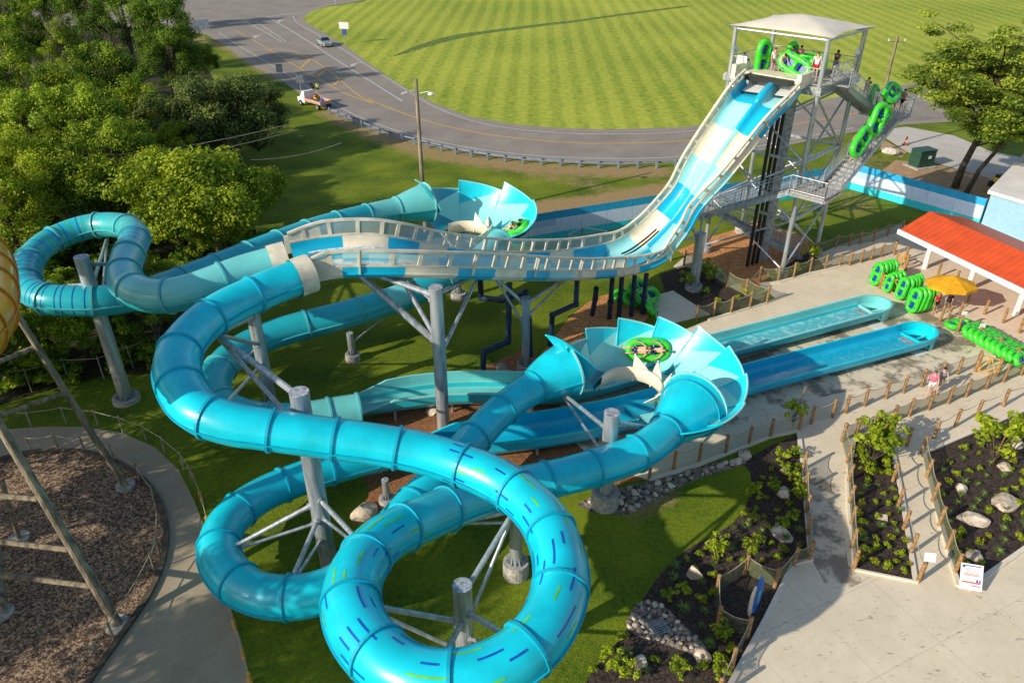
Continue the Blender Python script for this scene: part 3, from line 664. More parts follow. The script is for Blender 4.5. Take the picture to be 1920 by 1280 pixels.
# --- path D: exit of far saucer, teal tube, pale open flume and runout
D_ = [(938, 452, 3.3), (905, 482, 3.05), (868, 505, 2.9), (820, 530, 2.8), (740, 562, 2.65), (640, 592, 2.45), (540, 618, 2.3), (470, 645, 2.2), (420, 682, 2.1), (400, 725, 2.0), (425, 765, 1.9), (490, 785, 1.75), (560, 785, 1.6), (625, 775, 1.45), (672, 768, 1.35)]
ptsD, sD = arr(D_)
tD = thing('water_slide_tube', 'teal half-open tube with pale top sheets passing under the twin trough', 'water slide', (P(660, 660).x, P(660, 660).y, 0))
def mD(d, j):
    if j < 14 and (d < 10.5 and int(d / 3.1) != 2 or d > sD[-1] - 3.2): return teal_pale
    return teal
frD, radD = tube_parts(tD, ptsD, sD, mD, r0=0.86, flange=teal_flange, ring_every=3.1)
Do = [(672, 768, .62), (720, 760, .58), (780, 750, .52), (850, 743, .46), (930, 742, .42), (1000, 744, .40), (1060, 740, .36), (1130, 724, .34), (1220, 697, .32), (1300, 675, .30), (1400, 649, .30), (1520, 617, .30), (1612, 592, .30), (1628, 588, .30)]
pD2, sD2 = arr(Do, 0.3, 6)
tD2 = thing('open_flume', 'pale teal open flume with churning water and a straight splash lane farthest from the walkway', 'water slide', (P(1400, 650).x, P(1400, 650).y, 0))

def lane_end(root, fr, s, w_, h_, m_in, m_lip):
    """rounded stern with a slatted drain and cross bar, at end of lane"""
    p, t, sd, up = fr[-1]; t = Vector((t.x, t.y, 0)).normalized(); sd = t.cross(Vector((0, 0, 1))); Zv = Vector((0, 0, 1))
    mb = MB(); n = 18; vs = []
    prof = [(-0.95, 0.0), (-0.18, 0.0), (0, 0.22), (0, h_), (0.11, h_), (0.11, h_ - 0.09), (0.07, h_ - 0.09), (0.05, -0.1)]
    for q in range(n + 1):
        a = math.pi * q / n
        d = sd * math.cos(a) + t * math.sin(a) * 1.35
        for (o_, z) in prof: vs.append(p + d * (w_ + o_) + Zv * z)
    k = len(prof)
    fs = [(q * k + j, q * k + j + 1, (q + 1) * k + j + 1, (q + 1) * k + j) for q in range(n) for j in range(k - 1)]
    mb.add(vs, fs, m_in); fl = [p + (sd * math.cos(math.pi * q / n) + t * math.sin(math.pi * q / n) * 1.35) * (w_ - 0.2) + Zv * 0.0 for q in range(n + 1)]
    mb.add(fl, [tuple(range(n + 1))], m_in)
    mb.build('end_bowl', root, smooth=False)
    mb = MB(); fl = [p + t * 0.25 + (sd * math.cos(math.pi * q / n) + t * math.sin(math.pi * q / n) * 1.35) * (w_ * 0.62) + Zv * 0.03 for q in range(n + 1)]
    mb.add(fl, [tuple(range(n + 1))], glass_d); mb.build('drain_opening', root)
    mb = MB(); q_ = Matrix(((t.x, sd.x, 0), (t.y, sd.y, 0), (0, 0, 1)))
    mb.box(p + t * 0.05 + Zv * 0.12, (0.16, w_ * 1.9, 0.2), m_lip, mtx=q_)
    mb.box(p + t * 0.8 + Zv * 0.09, (1.3, 0.14, 0.1), m_lip, mtx=q_); mb.build('cross_bar', root)
    mb = MB()
    for e in range(7): mb.box(p - t * (0.25 + 0.07 * e) + Zv * 0.13, (0.035, w_ * 1.25, 0.03), galv2, mtx=q_)
    mb.box(p - t * 0.47 + Zv * 0.105, (0.55, w_ * 1.3, 0.02), glass_d, mtx=q_)
    mb.build('drain_grate', root)
hC = lambda d: float(np.interp(d, [0, .4, 1.8], [.40, .50, .95])) if d < 9 else max(0.78, 0.95 - (d - 9) * 0.05)
frc2 = flume(tC2, pC2, sC2, hC, lambda d: min(1.02, .78 + d * .06), blue, blue, cyan, None)
mb = MB(); k0 = int(len(frc2) * 0.36)
sweep(mb, frc2, lambda i: [(-0.86, 0.13), (0.86, 0.13)], lambda i, j: water_b, i0=k0); mb.build('water_surface', tC2)
lane_end(tC2, frc2, sC2, 1.02, 0.78, cyan, cyan)
hD = lambda d: float(np.interp(d, [0, .4, 1.8], [.40, .50, .95])) if d < 10 else max(0.78, 0.95 - (d - 10) * 0.05)
frd2 = flume(tD2, pD2, sD2, hD, lambda d: min(1.02, .84 + d * .06), teal_pale, teal, aqua, None)
mb = MB(); k0 = int(len(frd2) * 0.36); k1 = int(len(frd2) * 0.58)
sweep(mb, frd2, lambda i: [(-0.86, 0.13), (0.86, 0.13)], lambda i, j: water_f if i < k1 else water_a, i0=k0); mb.build('water_surface', tD2)
lane_end(tD2, frd2, sD2, 1.02, 0.78, teal_pale, aqua)
# flume feet
for root, fr_, rng_ in ((tC2, frc2, range(8, 80, 11)), (tD2, frd2, range(6, 80, 11))):
    for i in rng_:
        if i >= len(fr_) - 2: continue
        p, t, sd, up = fr_[i]
        mb = MB()
        for sg in (-1, 1): mb.bar((p + sd * sg * 0.8).to_tuple()[:2] + (0.0,), p + sd * sg * 0.8 + Vector((0, 0, 0.05)), 0.07, galv2)
        mb.bar(p + sd * -0.9 - Vector((0, 0, .12)), p + sd * 0.9 - Vector((0, 0, .12)), 0.06, galv2); mb.build('support_leg', root)

# --- twin trough
T_ = [(1449, 168, 13.0), (1424, 196, 12.5), (1382, 254, 10.8), (1326, 335, 8.2), (1276, 408, 5.6), (1230, 458, 3.9), (1190, 486, 3.2), (1130, 501, 3.2), (1060, 508, 4.1), (985, 510, 5.35), (900, 507, 6.85), (818, 500, 8.05), (740, 493, 8.75), (670, 491, 9.0), (610, 496, 9.0), (556, 507, 8.9)]
ptsT, sT = arr(T_, 0.25, 5)
LT = sT[-1]
tT = thing('twin_chute', 'twin lane chute in cream and blue blocks plunging from the tower, with windowed walls', 'water slide', (P(1300, 540).x, P(1300, 540).y, 0))
frT = frames(ptsT)
def half(d): return np.interp(d, [0, 8, 16, 24, 32, LT], [1.90, 1.98, 1.95, 1.88, 1.86, 1.84])
lane_cols = {0: [sky_b, blue, cream, sky_b, blue, sky_b, blue, cream, blue, cream, sky_b, blue, cream, blue, cream, blue, cream, cream], 1: [blue, sky_b, cream, sky_b, blue, cream, sky_b, blue, cream, blue, cream, blue, blue, cream, blue, cream, blue, cream]}
SEG = 2.35
def seg_m(lane, d): 
    i = int(d / SEG); c = lane_cols[lane]; return c[min(i, len(c) - 1)]
def lane_prof(hw, lane):
    """from outer wall top (sg*hw) to the centre"""
    sg = -1 if lane == 0 else 1
    c = hw / 2; r = c - 0.06
    p = []
    p.append((sg * (hw), 0.68)); p.append((sg * (hw - 0.02), 0.46))
    for a in np.linspace(0.15, math.pi / 2, 5): p.append((sg * (hw - 0.45 + 0.42 * math.cos(a)), 0.42 - 0.42 * math.sin(a)))
    p.append((sg * c, -0.03))
    for a in np.linspace(math.pi / 2, 0.3, 4): p.append((sg * (0.52 - 0.36 * math.cos(a)), 0.42 - 0.42 * math.sin(a)))
    p.append((sg * 0.14, 0.44)); p.append((sg * 0.07, 0.50)); p.append((0, 0.52))
    return p
for lane in (0, 1):
    mb = MB(); sweep(mb, frT, lambda i: lane_prof(half(sT[i]), lane), lambda i, j: (seg_m(lane, sT[i]) if j < 11 else (blue if int(sT[i] / 4.7) % 2 == 0 else sky_b)))
    mb.build('lane', tT, smooth=True)
    # outer hull
    sg = -1 if lane == 0 else 1
    mb = MB(); sweep(mb, frT, lambda i: [(sg * (half(sT[i]) + 0.07), 0.68), (sg * (half(sT[i]) + 0.07), 0.34), (sg * (half(sT[i]) + 0.13), 0.32), (sg * (half(sT[i]) + 0.13), 0.25), (sg * (half(sT[i]) + 0.06), 0.23), (sg * (half(sT[i]) - 0.10), 0.02), (sg * (half(sT[i]) - 0.45), -0.13), (0, -0.13)], lambda i, j: seg_m(lane, sT[i]))
    mb.build('outer_hull', tT)
# windowed side walls
WH0, WH1 = 0.78, 1.55
def wallp(i, sg, z, o_=0.0): 
    p, t, sd, up = frT[i]; return p + sd * sg * (half(sT[i]) + 0.02 + o_ + (z - WH0) * 0.08) + up * z
nT = len(frT)
for lane, sg in ((0, -1), (1, 1)):
    # hT(d): wall height factor; lower on the steep drop for the inner wall
    hh = lambda d: float(np.interp(d, [0, 1.5, 14, 17, LT - 1.5, LT], [1.05, 1.08, 1.10, 1.36, 1.42, 1.1]))
    mb = MB()
    sweep(mb, frT, lambda i: [(sg * (half(sT[i]) - 0.02), 0.64), (sg * (half(sT[i]) - 0.02), 0.74), (sg * (half(sT[i]) + 0.09), 0.74), (sg * (half(sT[i]) + 0.09), 0.64)], lambda i, j: cream_d, closed=True); mb.build('lower_rail', tT)
    mb = MB()
    sweep(mb, frT, lambda i: [(sg * (half(sT[i]) - 0.02), hh(sT[i]) - 0.01), (sg * (half(sT[i]) - 0.02), hh(sT[i]) + 0.10), (sg * (half(sT[i]) + 0.16), hh(sT[i]) + 0.10), (sg * (half(sT[i]) + 0.16), hh(sT[i]) - 0.01)], lambda i, j: cream_d, closed=True); mb.build('top_rail', tT)
    d = 0.6
    while d < LT - 0.2:
        mb = MB()
        i = min(nT - 1, int(round(d / (LT / (nT - 1))))); p, t, sd, up = frT[i]; hv = hh(sT[i])
        M = Matrix((t, sd, up)).transposed()
        big = (int(d / 1.175 + .5) % 4 == 0)
        mb.box(p + sd * sg * (half(sT[i]) + 0.04) + up * (0.72 + hv) / 2, (0.19, 0.09, hv - 0.70), cream_d, mtx=M)
        if big: mb.box(p + sd * sg * (half(sT[i]) + 0.11) + up * (0.30 + hv + .1) / 2, (0.07, 0.16, hv - 0.2), cream_d, mtx=M)
        mb.build('window_post', tT); d += 1.175
    mb = MB(); sweep(mb, frT, lambda i: [(sg * (half(sT[i]) + 0.035), 0.72), (sg * (half(sT[i]) + 0.035), hh(sT[i]))], lambda i, j: glass)
    mb.build('window_panes', tT)
# top threshold: white conveyors, black mat
p, t, sd, up = frT[2]; M = Matrix((t, sd, up)).transposed()
for sg in (-1, 1):
    mb = MB(); mb.box(p + sd * sg * 1.08 + up * 0.13 + t * 0.1, (1.3, 1.15, 0.05), white_m, mtx=M); mb.build('conveyor_belt', tT)
    mb = MB(); mb.box(p + sd * sg * 1.08 + up * 0.11 + t * 0.82, (0.12, 1.2, 0.06), blackp, mtx=M); mb.build('belt_roller', tT)
# blue hump at divider top
mb = MB(); mb.path([fr_[0] + fr_[3] * 0.42 for fr_ in frT[1:12]], [0.12] + [0.28] * 8 + [0.2, 0.12], blue, 12); mb.build('divider_hump', tT, smooth=True)
# braking slots near the valley
iv = int(nT * (s_near(ptsT, sT, 1215, 470, 3.6) / LT))
for sg in (-1, 1):
    mb = MB()
    for k in (-1, 1):
        pts_ = [frT[i][0] + frT[i][2] * (sg * half(sT[i]) / 2 + k * 0.17) + frT[i][3] * (0.02 + 0.0) for i in range(iv - 6, iv + 7)]
        mb.path(pts_, 0.055, blackp, 6)
    mb.build('brake_slot', tT)
# foam where the trough meets the tubes
mb = MB(); i0 = nT - 22
sweep(mb, frT, lambda i: [(-half(sT[i]) + 0.35, 0.16), (-half(sT[i]) * 0.5, 0.13), (-0.22, 0.18)], lambda i, j: foam, i0=i0, i1=nT - 4)
sweep(mb, frT, lambda i: [(0.22, 0.18), (half(sT[i]) * 0.5, 0.13), (half(sT[i]) - 0.35, 0.16)], lambda i, j: foam, i0=i0 + 2, i1=nT - 4)
mb.build('white_water', tT)
# cream end transition panels round the tube mouths
p, t, sd, up = frT[-1]
hw = half(LT)
for pts_, r_ in ((ptsA, 0.90), (ptsB, 0.88)):
    q = [Vector(v[:3]) for v in pts_[:3]]; mb = MB(); fr3 = frames([tuple(q[0] - (q[1] - q[0]) * 2.2), tuple(q[0]), tuple(q[1])])
    sweep(mb, fr3, lambda i: circ(r_), lambda i, j: cream_d, closed=True); mb.build('end_collar', tT, smooth=True)
for sg in (-1, 1):
    mb = MB(); q = [p + sd * sg * (hw + 0.1) - t * 1.6 + up * 1.28, p + sd * sg * (hw + 0.1) + t * 0.2 + up * 1.05, p + sd * sg * (hw + 0.1) + t * 0.3 + up * 0.1, p + sd * sg * (hw + 0.1) - t * 1.6 + up * 0.1]
    q2 = [v - sd * sg * 0.06 for v in q]
    mb.add(q + q2, [(0, 1, 2, 3), (7, 6, 5, 4), (0, 4, 5, 1), (1, 5, 6, 2), (2, 6, 7, 3), (3, 7, 4, 0)], cream); mb.build('cheek_panel', tT)

# --- saucers
def saucer(root, C, Cin, z0, a_start, a_end, sgn=-1, rin=1.95, rout=4.75, petals=7, hmax=2.7, a_ext=16, teeth=(30, 14, -2)):
    Co_ = Vector((C[0], C[1], 0)); C = Vector((Cin[0], Cin[1], 0))
    def S(a, t):
        r = rin + (rout - rin) * t
        z = z0 + hmax * (max(t, 0) ** 2.1) * (1 - 0.28 * max(0, min(1, (25 - math.degrees(a)) / 60)))
        return C.lerp(Co_, max(0, t)) + Vector((math.cos(a) * r, math.sin(a) * r, z))
    n = 120; A0, A1 = R(a_start + a_ext * 0.4), R(a_end - a_ext)
    seg = (A0 - A1) / petals
    # pale bowl
    mb = MB(); k = 16; vs = []; fs = []; base_t = lambda a: 0.80
    def edge_t(a):  # saw tooth boundary of the pale area
        f = ((A0 - a) / seg) % 1.0 if a > A1 + 1e-6 else 1.0
        return 0.76 + 0.22 * f
    def top_t(a):
        f = ((A0 - a) / seg) % 1.0 if a > A1 + 1e-6 else 0.98
        k_ = max(.25, min(1.2, (math.degrees(a) - 5) / 50)); return 1.03 + (0.075 - 0.10 * f) * k_
    angs = []
    for q in range(petals):
        for e in range(19): angs.append(A0 - seg * (q + min(0.998, e / 18.0)))
    for a in angs:
        et = edge_t(a)
        for j in range(k + 1): vs.append(S(a, et * j / k))
    m_ = len(angs)
    fs = [(i * (k + 1) + j, i * (k + 1) + j + 1, (i + 1) * (k + 1) + j + 1, (i + 1) * (k + 1) + j) for i in range(m_ - 1) for j in range(k)]
    mb.add(vs, fs, aqua); mb.build('bowl_floor', root, smooth=True)
    # petals: one panel per tooth, with a lip
    for q in range(petals):
        mb = MB(); vs = []; aa = [A0 - seg * (q + min(0.998, e / 18.0)) for e in range(19)]
        for a in aa:
            e0, e1 = edge_t(a) - 0.004, top_t(a)
            for j in range(5): vs.append(S(a, e0 + (e1 - e0) * j / 4) + Vector((0, 0, 0.004)))
        mb.add(vs, [(i * 5 + j, i * 5 + j + 1, (i + 1) * 5 + j + 1, (i + 1) * 5 + j) for i in range(18) for j in range(4)], cyan if q else cyan_pan)
        mb.path([S(a, top_t(a)) for a in aa], 0.05, aqua if q < petals - 1 else cyan, 6)
        mb.path([S(aa[0], edge_t(aa[0]) + (top_t(aa[0]) - edge_t(aa[0])) * j / 4) for j in range(5)], 0.04, cyan, 6)
        mb.build('rim_petal', root, smooth=False)
    # outside skin, slightly below
    mb = MB(); vs = []
    for a in angs:
        for t_ in (1.0, 0.8, 0.55, 0.3, 0.0): vs.append(S(a, t_) - Vector((0, 0, 0.10)) + Vector((math.cos(a), math.sin(a), 0)) * 0.05)
        vs.append(S(a, 0) - Vector((0, 0, 0.4)))
    mb.add(vs, [(i * 6 + j, i * 6 + j + 1, (i + 1) * 6 + j + 1, (i + 1) * 6 + j) for i in range(m_ - 1) for j in range(5)], teal); mb.build('outer_skin', root, smooth=True)
    # entry sector in deeper blue
    mb = MB(); vs = []; aa = [A0 + 0.12 - 0.95 * e / 14 for e in range(15)]
    for e, a in enumerate(aa):
        tt = 0.95 * (1 - e / 14.0) ** 0.8
        for j in range(7): vs.append(S(a, tt * j / 6) + Vector((0, 0, 0.012)))
    mb.add(vs, [(i * 7 + j, i * 7 + j + 1, (i + 1) * 7 + j + 1, (i + 1) * 7 + j) for i in range(14) for j in range(6)], cyan_pan); mb.build('entry_panel', root, smooth=True)
    # dark teeth before the exit
    for q in range(3):
        mb = MB(); a = R(teeth[q]); vs = []
        for e in range(9):
            f = e / 8; wv = R(5.5) * (1 - f); t0 = 0.26 + 0.36 * f
            vs += [S(a + wv, t0) + Vector((0, 0, 0.016)), S(a - wv, t0) + Vector((0, 0, 0.016))]
        mb.add(vs, [(2 * i, 2 * i + 1, 2 * i + 3, 2 * i + 2) for i in range(8)], cyan_pan); mb.build('floor_tooth', root)
    # cream inner guard: smooth arc then pointed fins
    aE = A1 + R(a_ext * 0.9); aS = A0 - R(2)
    def I(a, o_, h): return C + Vector((math.cos(a) * (rin - o_), math.sin(a) * (rin - o_), z0 + h))
    mb = MB(); vs = []; nn = 40
    for e in range(nn + 1):
        a = aS + (aE - aS) * e / nn
        vs += [I(a, -0.06, 0.0), I(a, 0.1, 0.22), I(a, 0.32, 0.6), I(a, 0.38, 0.6), I(a, 0.30, -0.25), I(a, 0.12, -0.4)]
    mb.add(vs, [(i * 6 + j, i * 6 + j + 1, (i + 1) * 6 + j + 1, (i + 1) * 6 + j) for i in range(nn) for j in range(5)], cream); mb.build('inner_guard', root, smooth=True)
    for q in range(4):
        mb = MB(); a = aS + (aE - aS) * (0.40 + q * 0.18); a2 = aS + (aE - aS) * (0.40 + (q + 1) * 0.18)
        vs = [I(a, 0.30, 0.3), I(a, -0.15, 1.1), I((a + a2) / 2, 0.12, 0.72), I(a2, 0.30, 0.45), I((a + a2) / 2, 0.33, 0.2)]
        v2 = [v + (C - v).normalized() * 0.0 + Vector((0, 0, 0)) + Vector((math.cos(a), math.sin(a), 0)) * -0.07 for v in vs]
        mb.add(vs + v2, [(0, 1, 2, 4), (4, 2, 3), (9, 7, 6, 5), (9, 8, 7), (0, 5, 6, 1), (1, 6, 7, 2), (2, 7, 8, 3)], cream)
        mb.path([I(a, 0.33, -0.3), I(a, 0.30, 0.3), I(a, 0.08, 0.75), I(a, -0.15, 1.13)], [0.05, .05, .045, .03], cream, 6)
        mb.build('guard_fin', root, smooth=False)
    return S
cyan_pan = mat('deep_cyan_panel', (0.008, 0.30, 0.42), 0.3, coat=0.4, var=0.06, scale=0.7)
def mid_angle(c, p): return math.degrees(math.atan2(p[1] - c[1], p[0] - c[0]))
mL = Vector(ptsC[0][:3]); mR = Vector(ptsA[-1][:3]); C1 = (mL + mR) / 2
C1 = Vector((7.0, 31.25, 0))
aL, aR_ = mid_angle(C1, mL), mid_angle(C1, mR)
s1 = thing('saucer_turn', 'near open saucer bowl with jagged bright petals, two cones and a rider raft inside', 'water slide', (P(1133, 935).x, P(1133, 935).y, 0))
S1 = saucer(s1, C1, (6.1, 32.3), 2.35, aL - 10, aR_ - 6, a_ext=40, rin=1.9, rout=4.3, hmax=2.05, petals=9, teeth=(64, 46, 28))
mL2 = Vector(ptsB[-1][:3]); mR2 = Vector(ptsD[0][:3]); C2 = (mL2 + mR2) / 2
C2 = Vector((-2.8, 51.2, 0))
aL2, aR2 = mid_angle(C2, mL2), mid_angle(C2, mR2)
s2 = thing('saucer_turn', 'far open saucer bowl with jagged petals in front of the striped fence', 'water slide', (C2.x, C2.y, 0))
S2 = saucer(s2, C2, (-3.4, 51.8), 2.6, aL2 - 4, aR2 + 2, a_ext=26, rout=4.45, petals=5, hmax=2.3)
# blade panels rising beside the left cones
for root, T_pts, B_pts in ((s1, [(1022, 628, 5.5), (1042, 633, 5.4), (1066, 646, 5.1), (1092, 667, 4.5), (1118, 693, 3.7)], [(1040, 650, 4.7), (1056, 662, 4.4), (1072, 682, 3.9), (1086, 702, 3.3), (1094, 716, 2.8)]),
                           (s2, [(778, 337, 6.6), (790, 343, 6.4), (802, 353, 6.0), (814, 370, 5.2), (828, 396, 4.2)], [(792, 350, 6.0), (800, 360, 5.6), (806, 372, 5.1), (812, 388, 4.4), (816, 400, 3.8)])):
    tp = [P(*q) for q in T_pts]; bp = [P(*q) for q in B_pts]; mb = MB(); vs = []
    for k in range(5): vs += [tp[k], tp[k].lerp(bp[k], .5) + Vector((.06, -.10, 0)), bp[k]]
    mb.add(vs, [(3 * k + j, 3 * k + j + 1, 3 * k + j + 4, 3 * k + j + 3) for k in range(4) for j in range(2)], cyan if root == s1 else teal); mb.path(smooth2(tp, False, 1), 0.05, cyan if root == s1 else teal_pale, 6)
    mb.build('cone_blade', root, smooth=True)

# --- yellow slide at left edge (weathered pole frame built below)
Yp = [(-110, 660, 13.0), (-48, 600, 12.4), (-36, 545, 12.2), (-46, 480, 12.0), (-110, 430, 11.8), (-220, 420, 11.4)]
ptsY, sY = arr(Yp, 0.25, 3)
tY = thing('water_slide_tube', 'amber yellow enclosed tube curving past on weathered timber poles', 'water slide', (P(-30, 900).x, P(-30, 900).y, 0))
tube_parts(tY, ptsY, sY, lambda d, j: amber, r0=1.15, flange=mat('amber_flange', (0.6, 0.22, 0.01), 0.5), ring_every=1.9)

# ------------------------------------------------------------------ pillars
def pillar(px, py, htop, label, r=0.31, arms=(), foot=True, foot_r=0.55, foot_h=0.5, low=None, box=False, cat='pillar'):
    b = P(px, py); root = thing('support_pillar', label, cat, (b.x, b.y, 0))
    mb = MB()
    if box: mb.box((b.x, b.y, htop / 2), (r * 1.7, r * 1.7, htop), galv)
    else: mb.bar(b, b + Vector((0, 0, htop)), r, galv, 24)
    mb.build('shaft', root)
    mb = MB(); mb.bar(b + Vector((0, 0, htop + 0.003)), b + Vector((0, 0, htop + 0.02)), r * 1.02, steel_top, 24); mb.build('cap', root)
    if foot:
        mb = MB(); mb.bar(b + Vector((0, 0, -0.1)), b + Vector((0, 0, foot_h)), foot_r, conc_f, 24, r2=foot_r * 0.97); mb.build('footing', root)
        mb = MB(); mb.bar(b + Vector((0, 0, foot_h)), b + Vector((0, 0, foot_h + 0.05)), r * 1.5, galv2, 20)
        for k in range(12):
            a = 2 * math.pi * k / 12; d = Vector((math.cos(a), math.sin(a), 0))
            mb.add([b + d * r + Vector((0, 0, foot_h + .05)), b + d * r * 1.45 + Vector((0, 0, foot_h + .05)), b + d * r + Vector((0, 0, foot_h + .4))], [(0, 1, 2)], galv2)
            mb.bar(b + d * r * 1.38 + Vector((0, 0, foot_h)), b + d * r * 1.38 + Vector((0, 0, foot_h + 0.12)), 0.025, galv2, 5)
        mb.build('base_plate', root)
    for (h1, tgt, rr) in arms:
        a = b + Vector((0, 0, h1)); q = Vector(tgt); d = (q - a); d2 = Vector((d.x, d.y, 0)).normalized()
        mb = MB(); st = a + d2 * r * 0.8
        mb.bar(st, q, rr, galv, 10)
        am = mb.build('arm', root); mb = MB()
        mb.bar(st, st + d.normalized() * 0.14, rr * 1.5, galv2, 10); mb.bar(a + d2 * r * .9 - Vector((0, 0, .2)), a + d2 * r * .9 + Vector((0, 0, .2)), .07, galv2, sq=True); pl_ = mb.build('gusset_plate', root); pl_.parent = am
        mb = MB(); mb.box(q, (0.30, 0.30, 0.07), galv2); mb.box(q + Vector((0, 0, .1)), (0.10, 0.34, 0.16), galv2); sd_ = mb.build('saddle', root); sd_.parent = am
    return root
def under(frs, s, px, py, h, drop=0.9):
    """point on underside of a slide nearest to the given survey point"""
    p = P(px, py, h); k = int(np.argmin([(p - f[0]).length for f in frs])); f = frs[k]
    return f[0] - f[3] * drop
uA = lambda x, y, h, d=.85: under(frA, sA, x, y, h, d)
uB = lambda x, y, h, d=.83: under(frB, sB, x, y, h, d)
uC = lambda x, y, h, d=.85: under(frC, sC, x, y, h, d)
uD = lambda x, y, h, d=.88: under(frD, sD, x, y, h, d)
uT = lambda x, y, h, d=.15: under(frT, sT, x, y, h, d)
def V(arm_lo, arm_hi, tgt, r1=0.10, r2=0.07): return [(arm_hi, tgt, r1), (arm_lo, tgt, r2)]
pillar(238, 750, 8.8, 'tall grey steel pillar inside the teal loop beside the trees', r=0.36, foot_r=0.75, foot_h=0.25,
       arms=V(6.6, 8.3, uB(244, 470, 8.15)) + V(6.2, 7.2, uB(52, 515, 7.0)) + V(5.6, 6.6, uB(300, 542, 5.9)) + V(5.4, 7.0, uB(190, 422, 7.6)))
pillar(832, 802, 8.4, 'thick grey steel pillar in front of the twin trough middle', r=0.33, foot=False,
       arms=V(5.4, 8.0, uT(650, 482, 9.2), .15, .17) + V(5.6, 7.6, uT(740, 482, 9.0), .12, .12) + V(4.6, 7.9, uT(895, 496, 7.1), .12, .10))
pillar(512, 775, 7.6, 'grey steel pillar seen through the bend of the bright tube', r=0.33,
       arms=V(4.6, 6.2, uA(395, 595, 9.2), .13, .10) + [(3.4, uA(372, 770, 8.6), .08), (4.2, uD(455, 655, 2.2, .7), .07)])
pillar(618, 1062, 9.05, 'grey steel pillar rising between the bright tube and the low loop', r=0.36, foot=False,
       arms=V(7.0, 8.8, uA(420, 600, 9.2), .13, .1) + V(7.0, 8.3, uA(440, 793, 8.3), .1, .07) + V(2.6, 3.6, uC(455, 1030, 2.0, -.2)) + V(1.9, 3.0, uC(540, 1120, 2.1, -.3)) + V(3.0, 4.0, uA(700, 1010, 5.4)))
pillar(876, 1290, 5.4, 'short thick grey steel pillar in the centre of the striped coil', r=0.32,
       arms=V(3.4, 5.0, uA(945, 930, 6.9)) + V(3.0, 4.3, uA(1010, 1195, 6.65)) + V(2.2, 3.7, uA(668, 1090, 5.9)) + V(2.4, 3.9, uA(780, 1268, 6.3)))
pillar(967, 1075, 4.6, 'slim grey steel pillar standing on a concrete drum inside the coil', r=0.26, foot_r=0.55, foot_h=0.75,
       arms=V(3.2, 4.3, uA(1010, 906, 3.7)) + V(3.0, 3.6, uA(860, 945, 4.3)) + [(4.4, uA(940, 905, 6.95), .08)])
pillar(1133, 945, 5.3, 'grey steel pillar on a concrete drum below the near saucer', r=0.34, foot_r=0.66, foot_h=0.85,
       arms=V(2.6, 4.2, Vector(ptsC[2][:3]) - Vector((0, 0, 1.2))) + V(2.4, 4.4, C1 + Vector((-.2, -1.7, 2.2))) + V(3.4, 4.7, Vector(ptsA[-6][:3]) - Vector((0, 0, 1.0))) + [(2.6, Vector(ptsA[-16][:3]) - Vector((0, 0, .9)), .08)])
pillar(985, 695, 4.9, 'square grey steel column carrying the twin trough above the blue pipes', r=0.27, box=True, foot_r=0.5, foot_h=0.5,
       arms=V(3.6, 4.5, uT(1080, 505, 4.0)) + V(3.4, 4.6, uT(920, 497, 6.8)))
pillar(1300, 542, 4.3, 'grey steel pillar under the steep drop beside the orange mulch', r=0.34, foot_r=0.62, foot_h=0.35,
       arms=[(4.2, uT(1282, 408, 5.5), .12), (4.0, uT(1240, 455, 4.1), .1)])
pillar(662, 675, 1.9, 'short grey post holding up the teal tube on the lawn', r=0.2, foot_r=0.45, foot_h=0.45, arms=[(1.2, uD(715, 570, 2.6), .06)])
pillar(727, 945, 1.5, 'short grey post on the brown mulch below the bright tubes', r=0.16, foot_r=0.4, foot_h=0.4)
pillar(455, 800, 1.2, 'low grey post hidden under the bend of the teal tube', r=0.16, foot_r=0.4, foot_h=0.3)
pillar(860, 560, 2.0, 'grey post beneath the far saucer exit behind the trough', r=0.2, arms=[(1.9, uD(868, 505, 2.9), .07)])
pillar(800, 455, 3.2, 'slim grey pillar under the pale cone of the far saucer', r=0.2, arms=[(2.6, Vector(ptsB[-3][:3]) - Vector((0, 0, 1.2)), .1), (2.4, C2 + Vector((-1.3, -1.3, 2.5)), .09)])

# dark blue water pipes
def pipes(label, lst):
    root = thing('water_pipe', label, 'pipe', tuple(P(*lst[0][-1][:2])[:2]) + (0,))
    for q in lst:
        mb = MB(); mb.pipe([P(*a) for a in q], 0.17, darkblue, 12); mb.build('pipe_run', root, smooth=False)
    return root
pipes('dark blue supply pipes stepping down from the trough to a valve on the mulch', [[(900, 520, 5.0), (902, 558, 3.4), (940, 562, 3.6), (985, 548, 4.4), (992, 600, 2.6), (995, 668, 0.4)],
      [(955, 530, 5.4), (953, 640, 1.9), (907, 660, 1.6), (905, 706, .2)]])
pipes('dark blue elbow pipe dropping from the valley of the trough to orange mulch', [[(1082, 525, 3.6), (1080, 570, 2.4), (1036, 590, 2.2), (1031, 648, .2)], [(1118, 540, 2.6), (1116, 560, 1.6), (1110, 590, .2)]])
vp_root = thing('water_pipe', 'row of upright dark blue pipes under the lowest part of the trough', 'pipe', tuple(P(1176, 522, 2.9)[:2]) + (0,))
for vx, vy in ((1148, 524), (1166, 522), (1190, 520), (1212, 516)):
    q = P(vx, vy, 2.9); mb = MB(); mb.bar((q.x, q.y, 0), (q.x, q.y, 3.0), .16, darkblue, 12); mb.bar((q.x, q.y, 1.2), (q.x, q.y, 1.35), .22, darkblue, 12); mb.build('pipe_run', vp_root)
mb = MB(); mb.bar(P(905, 700, .4), P(908, 692, .6), 0.09, yellow_m, 8)
tag(mb.build('valve_handle', None, tuple(P(905, 706))), 'small yellow valve handle at the foot of the blue pipe', 'valve handle')

